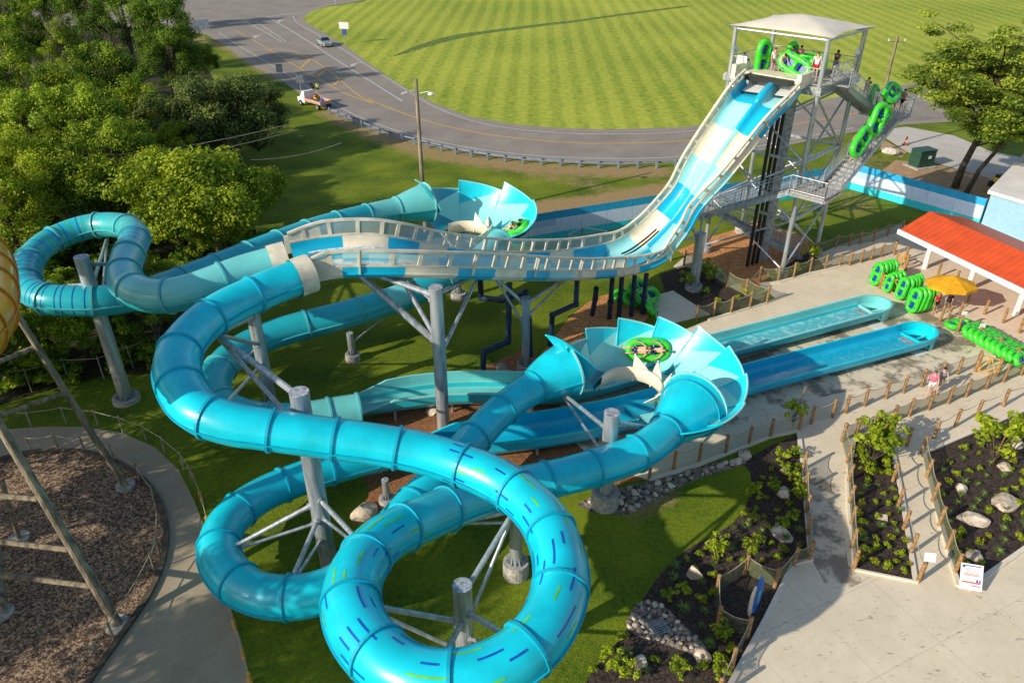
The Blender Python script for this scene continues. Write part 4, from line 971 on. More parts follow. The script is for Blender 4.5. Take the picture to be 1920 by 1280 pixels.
# ------------------------------------------------------------------ people
skins = [mat('skin_light', (0.62, 0.36, 0.25), 0.6, var=0.04), mat('skin_tan', (0.45, 0.24, 0.15), 0.6, var=0.04), mat('skin_dark', (0.14, 0.07, 0.045), 0.6, var=0.04)]
cloth = {n: mat('cloth_' + n, c, 0.85, var=0.1, scale=8) for n, c in dict(white=(0.72, 0.72, 0.72), red=(0.62, 0.012, 0.02), black=(0.02, 0.02, 0.022), navy=(0.02, 0.03, 0.10), blue=(0.02, 0.10, 0.5), lime=(0.45, 0.85, 0.03), khaki=(0.3, 0.24, 0.16), grey=(0.25, 0.26, 0.28), pink=(0.7, 0.15, 0.28), orange=(0.8, 0.22, 0.05)).items()}
hairs = {n: mat('hair_' + n, c, 0.8, var=0.2) for n, c in dict(dark=(0.02, 0.014, 0.01), brown=(0.09, 0.05, 0.025), blond=(0.38, 0.26, 0.12)).items()}
def skin_mesh(verts, edges, rad, sub=1, root=0):
    me = bpy.data.meshes.new('tmp'); me.from_pydata([tuple(v) for v in verts], edges, [])
    ob = bpy.data.objects.new('tmp', me); link(ob)
    ob.modifiers.new('s', 'SKIN')
    for i, r in enumerate(rad):
        rr = r if isinstance(r, tuple) else (r, r)
        me.skin_vertices[0].data[i].radius = rr; me.skin_vertices[0].data[i].use_root = (i == root)
    sb = ob.modifiers.new('b', 'SUBSURF'); sb.levels = sub; sb.render_levels = sub
    dg = bpy.context.evaluated_depsgraph_get(); ev = ob.evaluated_get(dg); m2 = ev.to_mesh()
    vs = [v.co.copy() for v in m2.vertices]; fs = [tuple(p.vertices) for p in m2.polygons]
    ev.to_mesh_clear(); bpy.data.objects.remove(ob); bpy.data.meshes.remove(me)
    return vs, fs
def pose_joints(pose):
    """joint positions, metres, facing +y, standing origin between feet"""
    J = dict(pel=(0, 0, .95), spi=(0, .01, 1.12), che=(0, .0, 1.32), nek=(0, .0, 1.48), hed=(0, .02, 1.60), top=(0, .015, 1.70))
    for s, n in ((-1, 'l'), (1, 'r')):
        J[n + 'hip'] = (s * .10, 0, .90); J[n + 'kne'] = (s * .11, .02, .50); J[n + 'ank'] = (s * .12, 0, .09); J[n + 'toe'] = (s * .14, .17, .03)
        J[n + 'sho'] = (s * .18, 0, 1.42); J[n + 'elb'] = (s * .25, -.02, 1.15); J[n + 'wri'] = (s * .27, .08, .92); J[n + 'han'] = (s * .27, .11, .84)
    if pose == 'walk':
        J['rkne'] = (.11, .22, .52); J['rank'] = (.12, .26, .12); J['rtoe'] = (.13, .43, .08)
        J['lkne'] = (-.11, -.05, .50); J['lank'] = (-.12, -.32, .14); J['ltoe'] = (-.13, -.19, .03)
        J['relb'] = (.25, -.14, 1.17); J['rwri'] = (.25, -.10, .93); J['rhan'] = (.25, -.06, .86)
        J['lelb'] = (-.25, .10, 1.16); J['lwri'] = (-.24, .26, .98); J['lhan'] = (-.23, .32, .94)
    if pose == 'carry':
        for s, n in ((-1, 'l'), (1, 'r')):
            J[n + 'elb'] = (s * .30, .14, 1.55); J[n + 'wri'] = (s * .26, .26, 1.74); J[n + 'han'] = (s * .24, .29, 1.82)
        J['rkne'] = (.11, .18, .55); J['rank'] = (.12, .16, .20); J['rtoe'] = (.13, .33, .17)
    if pose == 'bend':
        for k in ('spi', 'che', 'nek', 'hed', 'top'):
            x, y, z = J[k]; d = z - .95; J[k] = (x, y + d * .6, .95 + d * .75)
        for s, n in ((-1, 'l'), (1, 'r')):
            J[n + 'sho'] = (s * .18, .30, 1.30); J[n + 'elb'] = (s * .22, .42, 1.05); J[n + 'wri'] = (s * .18, .60, .95); J[n + 'han'] = (s * .17, .67, .92)
    if pose == 'recline':   # sitting back in a raft, origin under the seat
        J.update(pel=(0, 0, .20), spi=(0, -.14, .30), che=(0, -.32, .42), nek=(0, -.46, .52), hed=(0, -.56, .62), top=(0, -.63, .70))
        for s, n in ((-1, 'l'), (1, 'r')):
            J[n + 'hip'] = (s * .10, .05, .18); J[n + 'kne'] = (s * .15, .45, .40); J[n + 'ank'] = (s * .15, .86, .30); J[n + 'toe'] = (s * .16, .96, .40)
            J[n + 'sho'] = (s * .19, -.40, .47); J[n + 'elb'] = (s * .40, -.22, .40); J[n + 'wri'] = (s * .48, .02, .38); J[n + 'han'] = (s * .49, .10, .38)
    return {k: Vector(v) for k, v in J.items()}
def person(label, loc, rz, pose='stand', skin=0, top='white', bottom='navy', hair='dark', scale=1.0, group=None, tilt=None, cat='person'):
    J = pose_joints(pose)
    root = thing('person', label, cat, tuple(loc), rz, group); root.scale = (scale,) * 3
    if tilt: root.rotation_euler = tilt
    sk = skins[skin]
    names = list(J); ix = {n: i for i, n in enumerate(names)}
    ed = [('pel', 'spi'), ('spi', 'che'), ('che', 'nek'), ('nek', 'hed'), ('hed', 'top')]
    for n in 'lr':
        ed += [('pel', n + 'hip'), (n + 'hip', n + 'kne'), (n + 'kne', n + 'ank'), (n + 'ank', n + 'toe'), ('che', n + 'sho'), (n + 'sho', n + 'elb'), (n + 'elb', n + 'wri'), (n + 'wri', n + 'han')]
    rad = dict(pel=(.125, .10), spi=(.12, .09), che=(.135, .10), nek=.052, hed=(.078, .10), top=.06)
    for n in 'lr': rad.update({n + 'hip': .085, n + 'kne': .055, n + 'ank': .036, n + 'toe': .032, n + 'sho': .055, n + 'elb': .038, n + 'wri': .026, n + 'han': (.038, .02)})
    vs, fs = skin_mesh([J[n] for n in names], [(ix[a], ix[b]) for a, b in ed], [rad[n] for n in names], 1, ix['pel'])
    mb = MB(); mb.add(vs, fs, sk)
    h = J['hed']; f = Vector((0, 1, 0)) if pose != 'recline' else Vector((0, .8, .6)); upv = (J['top'] - J['nek']).normalized()
    mb.bar(h + f * .075, h + f * .115 - upv * .015, .018, sk, 6, r2=.008)                       # nose
    for s_ in (-1, 1):
        mb.ball(h + Vector((s_ * .088, 0, 0)), .022, sk, 4, 6, (.5, 1, 1.3))                     # ears
        mb.ball(h + f * .088 + Vector((s_ * .032, 0, 0)) + upv * .018, .011, blackp, 4, 6)       # eyes
    mb.ball(h + f * .088 - upv * .045, .022, cloth['pink'], 4, 6, (1, .5, .3))                    # mouth
    for n, s_ in (('l', -1), ('r', 1)):
        wv = J[n + 'han']; d = (wv - J[n + 'wri']).normalized(); side = Vector((0, 1, 0)) if abs(d.y) < .7 else Vector((1, 0, 0))
        for k, ln in enumerate((.062, .075, .070, .055)):
            a_ = wv + side * (k - 1.5) * .019 + d * .02
            mid = a_ + d * ln * .55; tip = mid + (d + Vector((-s_ * .5, 0, 0))).normalized() * ln * .5
            mb.bar(a_, mid, .0095, sk, 5); mb.bar(mid, tip, .009, sk, 5, r2=.007)
        a_ = wv + side * .034 - d * .02; mb.bar(a_, a_ + (d + side).normalized() * .05, .0105, sk, 5, r2=.008)
    me_o = mb.build('body', root, origin=(0, 0, 0), smooth=True)
    def shell(nm, keys, edg, rr, m):
        v_, f_ = skin_mesh([J[k] if isinstance(k, str) else k for k in keys], edg, rr, 1, 0)
        b_ = MB(); b_.add(v_, f_, m); return b_.build(nm, root, origin=(0, 0, 0), smooth=True)
    if top:
        L1 = J['lsho'].lerp(J['lelb'], .55); R1 = J['rsho'].lerp(J['relb'], .55)
        shell('shirt', ['spi', 'pel', 'che', 'lsho', 'rsho', L1, R1], [(1, 0), (0, 2), (2, 3), (2, 4), (3, 5), (4, 6)], [(.14, .11), (.14, .115), (.155, .12), .07, .07, .058, .058], cloth[top])
    kk = .45 if bottom != 'swim' else .2
    L1 = J['lhip'].lerp(J['lkne'], .6); R1 = J['rhip'].lerp(J['rkne'], .6)
    shell('shorts', ['pel', 'lhip', 'rhip', L1, R1], [(0, 1), (0, 2), (1, 3), (2, 4)], [(.14, .12), .102, .102, .085, .085], cloth[bottom])
    b_ = MB(); b_.ball(h + upv * .035 - f * .02, .108, hairs[hair], 6, 10, (.86, 1.0, .82)); b_.build('hair', root, origin=(0, 0, 0), smooth=True)
    return root

# ------------------------------------------------------------------ rafts
def make_raft(lbl, loc=(0, 0, 0)):
    root = thing('raft', lbl, 'raft', loc)
    a, b_ = 0.72, 0.42; mb = MB(); pts = []
    for k in range(48):
        t = 2 * math.pi * k / 48; x = math.cos(t); y = math.sin(t)
        waist = 1 - 0.10 * math.exp(-(x * 1.0) ** 2 * 8)
        px_ = math.copysign(abs(x) ** 0.72, x) * 1.0; py_ = math.copysign(abs(y) ** 0.8, y) * 0.48 * waist
        pts.append((px_, py_, 0.2))
    mb.path(pts, 0.225, raft_g, 12, closed=True); mb.build('outer_ring', root, origin=(0, 0, 0), smooth=True)
    mb = MB(); mb.path([(0.0, -.46, .2), (0.0, 0, .21), (0.0, .46, .2)], 0.17, raft_g, 12); mb.build('cross_tube', root, origin=(0, 0, 0), smooth=True)
    for s_ in (-1, 1):
        mb = MB(); mb.box((s_ * .48, 0, .12), (.62, .6, .07), raft_b); mb.path([(s_ * .48 - .16, -.26, .30), (s_ * .48 - .2, 0, .34), (s_ * .48 - .16, .26, .30)], 0.07, raft_b, 8); mb.build('seat', root, origin=(0, 0, 0))
    for sx in (-1, 1):
        for sy in (-1, 1):
            mb = MB(); mb.path([(sx * .62, sy * .50, .40), (sx * .52, sy * .52, .47), (sx * .40, sy * .51, .42)], 0.028, raft_b, 6); mb.build('handle', root, origin=(0, 0, 0))
    return root

# ------------------------------------------------------------------ tower
Fp = Vector((19.75, 50.4, 0)); Lp = Vector((15.1, 54.9, 0)); Rp = Vector((23.6, 54.3, 0)); Bp_ = Lp + Rp - Fp
e1 = (Rp - Fp).normalized(); e2 = (Lp - Fp).normalized(); PH = 13.55; CH = 16.5
tw = thing('slide_tower', 'galvanised steel launch tower with braced legs and a cream shade canopy', 'tower', tuple(Fp))
zv = lambda h: Vector((0, 0, h))
for c_, nm in ((Fp, 'F'), (Lp, 'L'), (Rp, 'R'), (Bp_, 'B')):
    mb = MB(); mb.bar(c_ + zv(0.4), c_ + zv(CH), 0.15, galv, 14); mb.build('leg', tw)
    mb = MB(); mb.bar(c_ - zv(.1), c_ + zv(.5), 0.5, conc_f, 20); mb.build('footing', tw)
    mb = MB(); mb.box(c_ + zv(.52), (.6, .6, .05), galv2); mb.build('base_plate', tw)
def beam(name, a, b, r=0.11, sq=True, m=galv):
    mb = MB(); mb.bar(a, b, r, m, 8, sq=sq); return mb.build(name, tw)
pairs = [(Fp, Lp), (Fp, Rp), (Lp, Bp_), (Rp, Bp_)]
for a, b in pairs:
    beam('deck_beam', a + zv(PH - .35), b + zv(PH - .35), .25)
    for (z0_, z1_) in ((0.6, 4.4), (4.4, 8.6), (8.6, PH - .6)):
        beam('brace', a + zv(z0_), b + zv(z1_), .075, False); beam('brace', b + zv(z0_), a + zv(z1_), .075, False)
    for z in (4.4, 8.6): beam('cross_beam', a + zv(z), b + zv(z), .12)
beam('roof_beam', Fp + zv(CH - .1), Lp + zv(CH - .1), .08, False); beam('roof_beam', Fp + zv(CH - .1), Rp + zv(CH - .1), .08, False)
beam('roof_beam', Bp_ + zv(CH - .1), Lp + zv(CH - .1), .08, False); beam('roof_beam', Bp_ + zv(CH - .1), Rp + zv(CH - .1), .08, False)
# deck
deck_m = mat('deck_grating', (0.40, 0.38, 0.34), 0.8, var=0.15, scale=6)
ex = lambda a, b: Fp + e1 * a + e2 * b
L1_, L2_ = (Rp - Fp).length, (Lp - Fp).length
mb = MB(); mb.poly([ex(-.25, -.25), ex(L1_ + .25, -.25), ex(L1_ + .25, L2_ + .25), ex(-.25, L2_ + .25)], PH, deck_m, 0.12)
mb.build('deck', tw)
mb = MB(); M_ = Matrix((e1, e2, Vector((0, 0, 1)))).transposed()
mb.box(ex(L1_ / 2, -.26) + zv(PH - .28), (L1_ + .6, .05, .42), galv2, mtx=M_); mb.box(ex(-.26, L2_ / 2) + zv(PH - .28), (.05, L2_ + .6, .42), galv2, mtx=M_)
mb.build('deck_fascia', tw)
def railing(root, a, b, h=1.1, gap=0.22, base=0.0, name='railing', post=1.6, fine=True, mesh=False):
    mb = MB(); a = Vector(a) + zv(base); b = Vector(b) + zv(base); L_ = (b - a).length; n = max(1, int(L_ / post))
    mb.bar(a + zv(h), b + zv(h), .03, galv, 6); mb.bar(a + zv(.12), b + zv(.12), .022, galv, 6); mb.bar(a + zv(h * .55), b + zv(h * .55), .015, galv, 5)
    for k in range(n + 1): q = a.lerp(b, k / n); mb.bar(q, q + zv(h), .03, galv, 6)
    if fine:
        m = max(1, int(L_ / gap))
        for k in range(m): q = a.lerp(b, (k + .5) / m); mb.bar(q + zv(.12), q + zv(h), .011, galv, 4, cap=False)
    return mb.build(name, root)
railing(tw, ex(0, L2_), ex(L1_, L2_), base=PH); railing(tw, ex(L1_, L2_), ex(L1_, 0), base=PH)
railing(tw, ex(0, L2_), ex(0, L2_ - .9), base=PH); railing(tw, ex(0, 0), ex(0, 1.2), base=PH); railing(tw, ex(1.6, 0), ex(L1_, 0), base=PH)
for q in (ex(.5, L2_ + .0), ex(L1_ - .3, .1)):
    mb = MB(); mb.ball(q + zv(PH + 1.45), .2, white_m, 8, 12); mb.bar(q + zv(PH), q + zv(PH + 1.3), .03, galv, 6); mb.build('speaker_ball', tw, smooth=True)
mb = MB(); mb.box(ex(.05, L2_ - .75) + zv(PH + .75), (.04, .75, .85), white_m, mtx=M_); mb.build('notice_board', tw)
# start tub: cream surround at the chute top
mb = MB(); mb.box(ex(.45, L2_ / 2) + zv(PH + .16), (1.5, 3.9, .3), cream_d, mtx=M_); mb.build('start_tub', tw)
mb = MB(); mb.box(ex(-.35, L2_ / 2) + zv(PH + .20 - .12), (1.3, 3.3, .30), blackp, mtx=M_); mb.build('rubber_apron', tw)
for yy in (.9, L2_ - .9):
    mb = MB(); mb.box(ex(-.2, yy) + zv(PH + .35), (1.9, .3, .9), cream, mtx=M_); mb.build('start_wing', tw)
# canopy: tensioned hypar-like sheet, corners on masts, two higher edges
cc = [Fp, Rp, Bp_, Lp]; cen = (Fp + Rp + Bp_ + Lp) / 4
cpt = [c_ + (c_ - cen).normalized() * .55 + zv(CH + .12) for c_ in cc]
mb = MB(); n = 16; vs = []
def can(u, v):
    p_ = cpt[0] * (1 - u) * (1 - v) + cpt[1] * u * (1 - v) + cpt[2] * u * v + cpt[3] * (1 - u) * v
    dz = 0.62 * (1 - max(abs(2 * u - 1), abs(2 * v - 1)) ** 1.0) ** 0.9 if max(abs(2 * u - 1), abs(2 * v - 1)) < 1 else 0
    inn = (cen + zv(CH)) - p_; inn.z = 0
    pull = 0.13 * (1 - abs(2 * u - 1) ** 2) * (abs(2 * v - 1) ** 4) + 0.13 * (1 - abs(2 * v - 1) ** 2) * (abs(2 * u - 1) ** 4)
    return p_ + inn * pull + zv(dz + 0.10 * (1 - (2 * u - 1) ** 2) * (1 - (2 * v - 1) ** 2))
for i in range(n + 1):
    for j in range(n + 1): vs.append(can(i / n, j / n))
mb.add(vs, [(i * (n + 1) + j, (i + 1) * (n + 1) + j, (i + 1) * (n + 1) + j + 1, i * (n + 1) + j + 1) for i in range(n) for j in range(n)], canvas)
mb.build('canopy', tw, smooth=True)
for k in range(4):
    beam('canopy_bracket', cc[k] + zv(CH - .05), cpt[k], .05, False)
# supply riser pipes + square duct
rp = P(1408, 497)
for dx_ in (-.35, .1, .5):
    mb = MB(); q = rp + Vector((dx_, dx_ * .6, 0)); mb.bar(q, q + zv(12.6), .13, blackp, 10); mb.build('riser_pipe', tw)
mb = MB(); q = rp + Vector((1.1, .9, 0)); mb.box(q + zv(6.2), (.55, .55, 12.4), galv2); mb.build('square_column', tw)
# stairs
def stair(a, b, wd, label, rail_l=True, rail_r=True, name='staircase'):
    a = Vector(a); b = Vector(b); d = b - a; hd = Vector((d.x, d.y, 0)); run = hd.length; hd.normalize(); sd = Vector((hd.y, -hd.x, 0))
    r_ = thing(name, label, 'stairs', (a.x, a.y, 0)); n = max(4, int(round(abs(d.z) / .18)))
    M = Matrix((hd, sd, Vector((0, 0, 1)))).transposed()
    mb = MB()
    for k in range(n):
        q = a + hd * run * (k + .5) / n + zv(d.z * (k + 1) / n); mb.box(q - zv(.02), (run / n * 1.02, wd, .04), deck_m, mtx=M); mb.box(q - zv(.1) - hd * run / n * .5 * (1 if d.z > 0 else -1), (.02, wd, .16), galv2, mtx=M)
    mb.build('treads', r_)
    for s_ in (-1, 1):
        mb = MB(); o = sd * s_ * wd / 2
        mb.add([a + o - zv(.28), b + o - zv(.28), b + o + zv(.06), a + o + zv(.06), a + o * 1.05 - zv(.28), b + o * 1.05 - zv(.28), b + o * 1.05 + zv(.06), a + o * 1.05 + zv(.06)], [(0, 1, 2, 3), (7, 6, 5, 4), (0, 4, 5, 1), (2, 6, 7, 3)], galv); mb.build('stringer', r_)
        railing(r_, a + o, b + o)
    return r_
# landings
def landing(label, pts, z, legs=(), rails=()):
    c_ = sum((Vector(p) for p in pts), Vector()) / len(pts)
    r_ = thing('stair_landing', label, 'landing', (c_.x, c_.y, 0)); mb = MB(); mb.poly(pts, z, deck_m, .1); mb.build('deck', r_)
    mb = MB()
    for i in range(len(pts)): mb.bar(Vector((*pts[i][:2], z - .2)), Vector((*pts[(i + 1) % len(pts)][:2], z - .2)), .12, galv, sq=True)
    mb.build('edge_beam', r_)
    for l in legs: 
        mb = MB(); mb.bar((l[0], l[1], 0), (l[0], l[1], z), .1, galv, 8); mb.build('leg', r_)
    for i in rails:
        a, b = pts[i], pts[(i + 1) % len(pts)]; railing(r_, (a[0], a[1], z), (b[0], b[1], z))
    return r_
o_ = -e2   # outward from FR side
g1 = [Fp - e1 * 2.0 - e2 * .25, Fp - e1 * 2.0 - e2 * 2.7, Fp + e1 * .4 - e2 * 2.7, Fp + e1 * .4 - e2 * .25]
landing('mid height stair landing wrapped round the front leg of the tower', g1, 7.2, [], rails=[0, 1])
S_up0 = Fp + e1 * .4 - e2 * 2.0 + zv(7.2); S_up1 = Fp + e1 * 8.6 - e2 * 2.0 + zv(10.5)
stair(S_up0, S_up1, 1.25, 'long outer flight of tower stairs crowded with people carrying green rafts')
g2 = [Fp + e1 * 8.6 - e2 * 2.7, Fp + e1 * 10.2 - e2 * 2.7, Fp + e1 * 10.2 + e2 * .3, Fp + e1 * 8.6 + e2 * .3]
landing('high stair landing at the outer end of the tower stairs', g2, 10.5, [], rails=[0, 1, 2])
stair(Fp + e1 * 8.6 - e2 * .65 + zv(10.5), Fp + e1 * 1.6 - e2 * .65 + zv(PH - .05), 1.2, 'top flight of tower stairs running up beneath the deck edge')
g3c = Fp + e2 * 6.4 - e1 * 1.6
g3 = [g3c + e1 * .7 - e2 * 1.2, g3c - e1 * 1.6 - e2 * 1.2, g3c - e1 * 1.6 + e2 * 1.0, g3c + e1 * .7 + e2 * 1.0]
landing('low stair landing half hidden behind the windowed chute wall', g3, 4.2, [tuple(g3[1][:2]), tuple(g3[2][:2])], rails=[1, 2])
stair(Fp - e1 * 1.5 - e2 * .2 + zv(7.2), g3c - e1 * .5 - e2 * 1.2 + zv(4.2), 1.2, 'middle flight of tower stairs descending behind the steep drop')
stair(g3c + e1 * .7 + zv(4.2), Vector((22.3, 54.0, 0.05)), 1.2, 'lowest flight of tower stairs reaching the ground inside the legs')
beam('cross_beam', Fp - e1 * 2 - e2 * 1.4 + zv(6.95), Fp + e1 * 10 - e2 * 1.4 + zv(6.95) * 0 + zv(10.2), .12)

# people and rafts at the tower
def rot_of(xa, ya):
    xa = xa.normalized(); za = xa.cross(ya).normalized(); ya = za.cross(xa); return tuple(Matrix((xa, ya, za)).transposed().to_euler())
raft0 = make_raft('upright green raft with blue seats standing at the deck corner above the chute')
GR = 'green rafts on the tower'
def set_raft(r_, loc, rot, label=None, group=None, scale=1.0): 
    r_.location = loc; r_.rotation_euler = rot; r_.scale = (scale,) * 3
    if label: r_['label'] = label
    if group: r_['group'] = group
def new_raft(loc, rot, label, group, scale=1.0):
    r_ = dup(raft0, loc, rot=rot, scale=scale, label=label, group=group); return r_
# deck (PH)
D = lambda a, b, h=0.0: ex(a, b) + zv(PH + h)
set_raft(raft0, D(1.2, L2_ - 1.5, 1.05), (R(80), R(90), R(20)), None, GR)
new_raft(D(1.6, 2.6, .75), (R(70), R(20), R(-40)), 'green raft with a blue seat propped upright on the launch deck among riders', GR)
new_raft(D(3.2, 3.9, .9), (R(85), R(90), R(30)), 'darker green raft standing in the canopy shade behind waiting riders', GR, .9)
new_raft(D(3.6, 2.4, .7), (R(80), R(0), R(-30)), 'green raft leaning on the back railing of the launch deck', GR, .9)
PPL = 'riders waiting on the launch deck'
person('rider in white shirt and pale shorts beside the upright green raft', D(1.6, L2_ - 2.3), R(200), 'stand', 0, 'white', 'khaki', 'brown')
person('bare chested rider in white trunks bending over at the launch tub', D(1.3, L2_ - 3.0), R(190), 'bend', 1, None, 'white', 'dark')
person('rider in grey shirt in the shade behind the launch tub', D(2.9, L2_ - 2.9), R(170), 'stand', 1, 'grey', 'black', 'dark')
person('rider in pink top at the back of the launch deck', D(3.6, 3.3), R(200), 'stand', 0, 'pink', 'navy', 'dark')
person('attendant in white top and red shorts on the launch deck', D(1.7, 1.2), R(160), 'stand', 0, 'white', 'red', 'brown', 1.05)
person('crouching rider in blue at the foot of the upright raft', D(.9, L2_ - .7), R(120), 'bend', 1, 'blue', 'black', 'dark', .85)
person('tall person in black shirt and denim shorts walking across the deck', D(3.3, .6), R(-60), 'walk', 2, 'black', 'navy', 'dark', 1.05)
person('person in dark clothes climbing the shaded top flight', Fp + e1 * 6.4 - e2 * .65 + zv(11.6), R(130), 'walk', 1, 'black', 'black', 'dark')
# outer flight
def onst(f, side=0.0): return S_up0.lerp(S_up1, f) - e2 * side
hd_ = math.atan2(e1.y, e1.x)
person('climber at the bottom of the queue with legs showing under a raft', onst(.32) + zv(.1), hd_ - math.pi / 2, 'carry', 0, 'grey', 'pink', 'dark')
new_raft(onst(.30, .2) + zv(1.7), rot_of(Vector((.55, .5, .62)), Vector((-.45, -.1, .8))), 'green raft with two blue seats carried lowest on the stairs', GR)
person('climber in blue shirt in the middle of the stair queue', onst(.56) + zv(.1), hd_ - math.pi / 2, 'carry', 0, 'blue', 'navy', 'dark')
new_raft(onst(.52, .3) + zv(2.1), rot_of(Vector((.3, .3, .9)), Vector((-.8, -.3, .4))), 'green raft standing tall with a round opening in the stair queue', GR)
new_raft(onst(.66, .0) + zv(1.5), rot_of(Vector((.8, .5, .4)), Vector((-.2, -.1, .9))), 'green raft carried slanting past the rail of the upper stairs', GR)
person('climber in white shirt near the top of the outer flight', onst(.74) + zv(.1), hd_ - math.pi / 2, 'carry', 1, 'white', 'grey', 'dark')
person('child holding a raft close to the high landing', onst(.86) + zv(.1), hd_ - math.pi / 2, 'walk', 1, 'navy', 'navy', 'dark', .85)
new_raft(Fp + e1 * 8.2 - e2 * .4 + zv(11.4), (R(80), R(70), hd_), 'shaded green raft passing up onto the top flight', GR)
person('bare chested climber in pink shorts on the high landing', Fp + e1 * 9.2 - e2 * 1.8 + zv(10.5), hd_ + R(40), 'carry', 0, None, 'pink', 'brown')
person('dark haired climber at the outer corner of the high landing', Fp + e1 * 9.8 - e2 * 2.1 + zv(10.5), hd_ + R(60), 'stand', 1, 'khaki', 'black', 'dark')
new_raft(Fp + e1 * 8.6 - e2 * 1.5 + zv(11.9), (R(35), R(-15), hd_ + R(10)), 'green raft held level across the high landing', GR)

# ------------------------------------------------------------------ rider rafts in the saucers
def ride(S, root_lbl, a_deg, t, rz, ppl):
    p0 = S(R(a_deg), t); p1 = S(R(a_deg + 3), t); p2 = S(R(a_deg), t + .06)
    nrm = (p1 - p0).cross(p2 - p0).normalized()
    if nrm.z < 0: nrm = -nrm
    q = Vector((0, 0, 1)).rotation_difference(nrm).to_matrix() @ Matrix.Rotation(rz, 3, 'Z'); eu = q.to_euler()
    r_ = dup(raft0, p0 + nrm * .03, rot=tuple(eu), label=root_lbl); 
    if 'group' in r_: del r_['group']
    for (dx, kw) in ppl:
        pos = p0 + nrm * .14 + q @ Vector((dx, 0, 0))
        person(loc=tuple(pos), rz=0, tilt=tuple((q @ Matrix.Rotation(R(90), 3, 'Z')).to_euler()), pose='recline', **kw)
ride(S1, 'green two seat raft with riders high on the near saucer bowl', mid_angle(C1, P(1228, 640, 3.6)), .68, R(-4), [(.35, dict(label='rider in dark swimwear lying back in the rear of the near raft', skin=0, top=None, bottom='black', hair='brown')), (-.52, dict(label='rider in front seat of the near raft with legs over its edge', skin=0, top=None, bottom='navy', hair='blond'))])
ride(S2, 'green raft with sunlit riders on the bowl of the far saucer', mid_angle(C2, P(965, 412, 4.2)), .62, R(-40), [(.35, dict(label='rider sitting back in the raft on the far saucer', skin=0, top='black', bottom='black', hair='dark')), (-.52, dict(label='rider with legs raised in the front of the far raft', skin=0, top=None, bottom='white', hair='brown'))])

# ------------------------------------------------------------------ raft racks and ground rafts
Ed = Vector((.36, -.933, 0)).normalized(); En = Vector((.933, .36, 0)); UPV = Vector((0, 0, 1))
bund = ['at the far end of the rack', 'low behind the yellow gate', 'third along the rack', 'at the umbrella end of the rack']
for b_i, (x, y, n_, sx) in enumerate([(1641, 534, 5, .72), (1664, 547, 4, .58), (1688, 561, 5, .68), (1711, 586, 5, .74)]):
    b0 = P(x, y)
    for k in range(n_):
        jit = Vector((random.uniform(-.05, .05), random.uniform(-.08, .08), 0))
        r_ = new_raft(b0 + En * (.34 * k) + jit + zv(1.22 * sx + .03), rot_of(UPV + En * .14, -Ed), 'blue seated green raft on edge ' + bund[b_i], 'rafts stacked on edge ' + bund[b_i], sx)
for i in range(10):
    b0 = P(1822, 634) + Ed * (.40 * i - .1)
    new_raft(b0 + zv(.48), rot_of(En + Vector((0, random.uniform(-.06, .06), 0)), UPV * .75 - Ed * .66), 'green raft leaning in the overlapping row on the concrete', 'rafts leaning in an overlapping row on the concrete', .80)
new_raft(P(1796, 612) + zv(.05), (0, 0, R(15)), 'single green raft lying flat at the head of the leaning row', 'rafts lying flat', .8)
for i, (x, y, h) in enumerate([(1178, 566, .2), (1195, 570, .25), (1208, 572, .6), (1190, 562, .8), (1215, 580, .2)]):
    new_raft(P(x, y) + zv(h), (R(20 + 8 * i), R(8), R(20 * i)), 'green raft in the loose pile behind the near saucer', 'loose pile of rafts behind the near saucer')

# ------------------------------------------------------------------ umbrella and lifeguards
ub = P(1765, 590); um = thing('umbrella', 'yellow square umbrella over the lifeguards', 'umbrella', tuple(ub))
mb = MB(); mb.bar(ub, ub + zv(2.75), .035, galv, 8); mb.build('pole', um)
mb = MB(); ctr = ub + zv(2.95); cor = []
for k in range(8):
    a = R(45 * k + 12); cor.append(ub + Vector((math.cos(a) * 1.65, math.sin(a) * 1.3, 2.35 - .02 * (k % 2))))
for k in range(8):
    a_, b_ = cor[k], cor[(k + 1) % 8]; m_ = (a_ + b_) / 2 * .985 + ub * .015 + zv(.03); mb.add([ctr, a_, m_, b_], [(0, 1, 2), (0, 2, 3)], umb_y)
    mb.add([a_, m_, b_, b_ - zv(.22), m_ - zv(.2), a_ - zv(.22)], [(0, 1, 4, 5), (1, 2, 3, 4)], umb_y)
mb.build('canopy', um)
for k in range(8):
    mb = MB(); mb.bar(ctr - zv(.05), cor[k] - zv(.02), .012, galv, 5); mb.build('rib', um)
person('lifeguard in red shirt and black shorts standing under the yellow umbrella', P(1750, 588), R(200), 'stand', 1, 'red', 'black', 'dark')
person('second lifeguard in red cap and black clothes half hidden by the umbrella', P(1772, 583), R(150), 'bend', 1, 'black', 'black', 'dark')
person('guest with red top walking along the fenced path', P(1740, 742), R(160), 'walk', 0, 'pink', 'white', 'brown')
person('guest in grey shirt walking beside the one in pink', P(1757, 735), R(170), 'walk', 0, 'grey', 'khaki', 'dark')

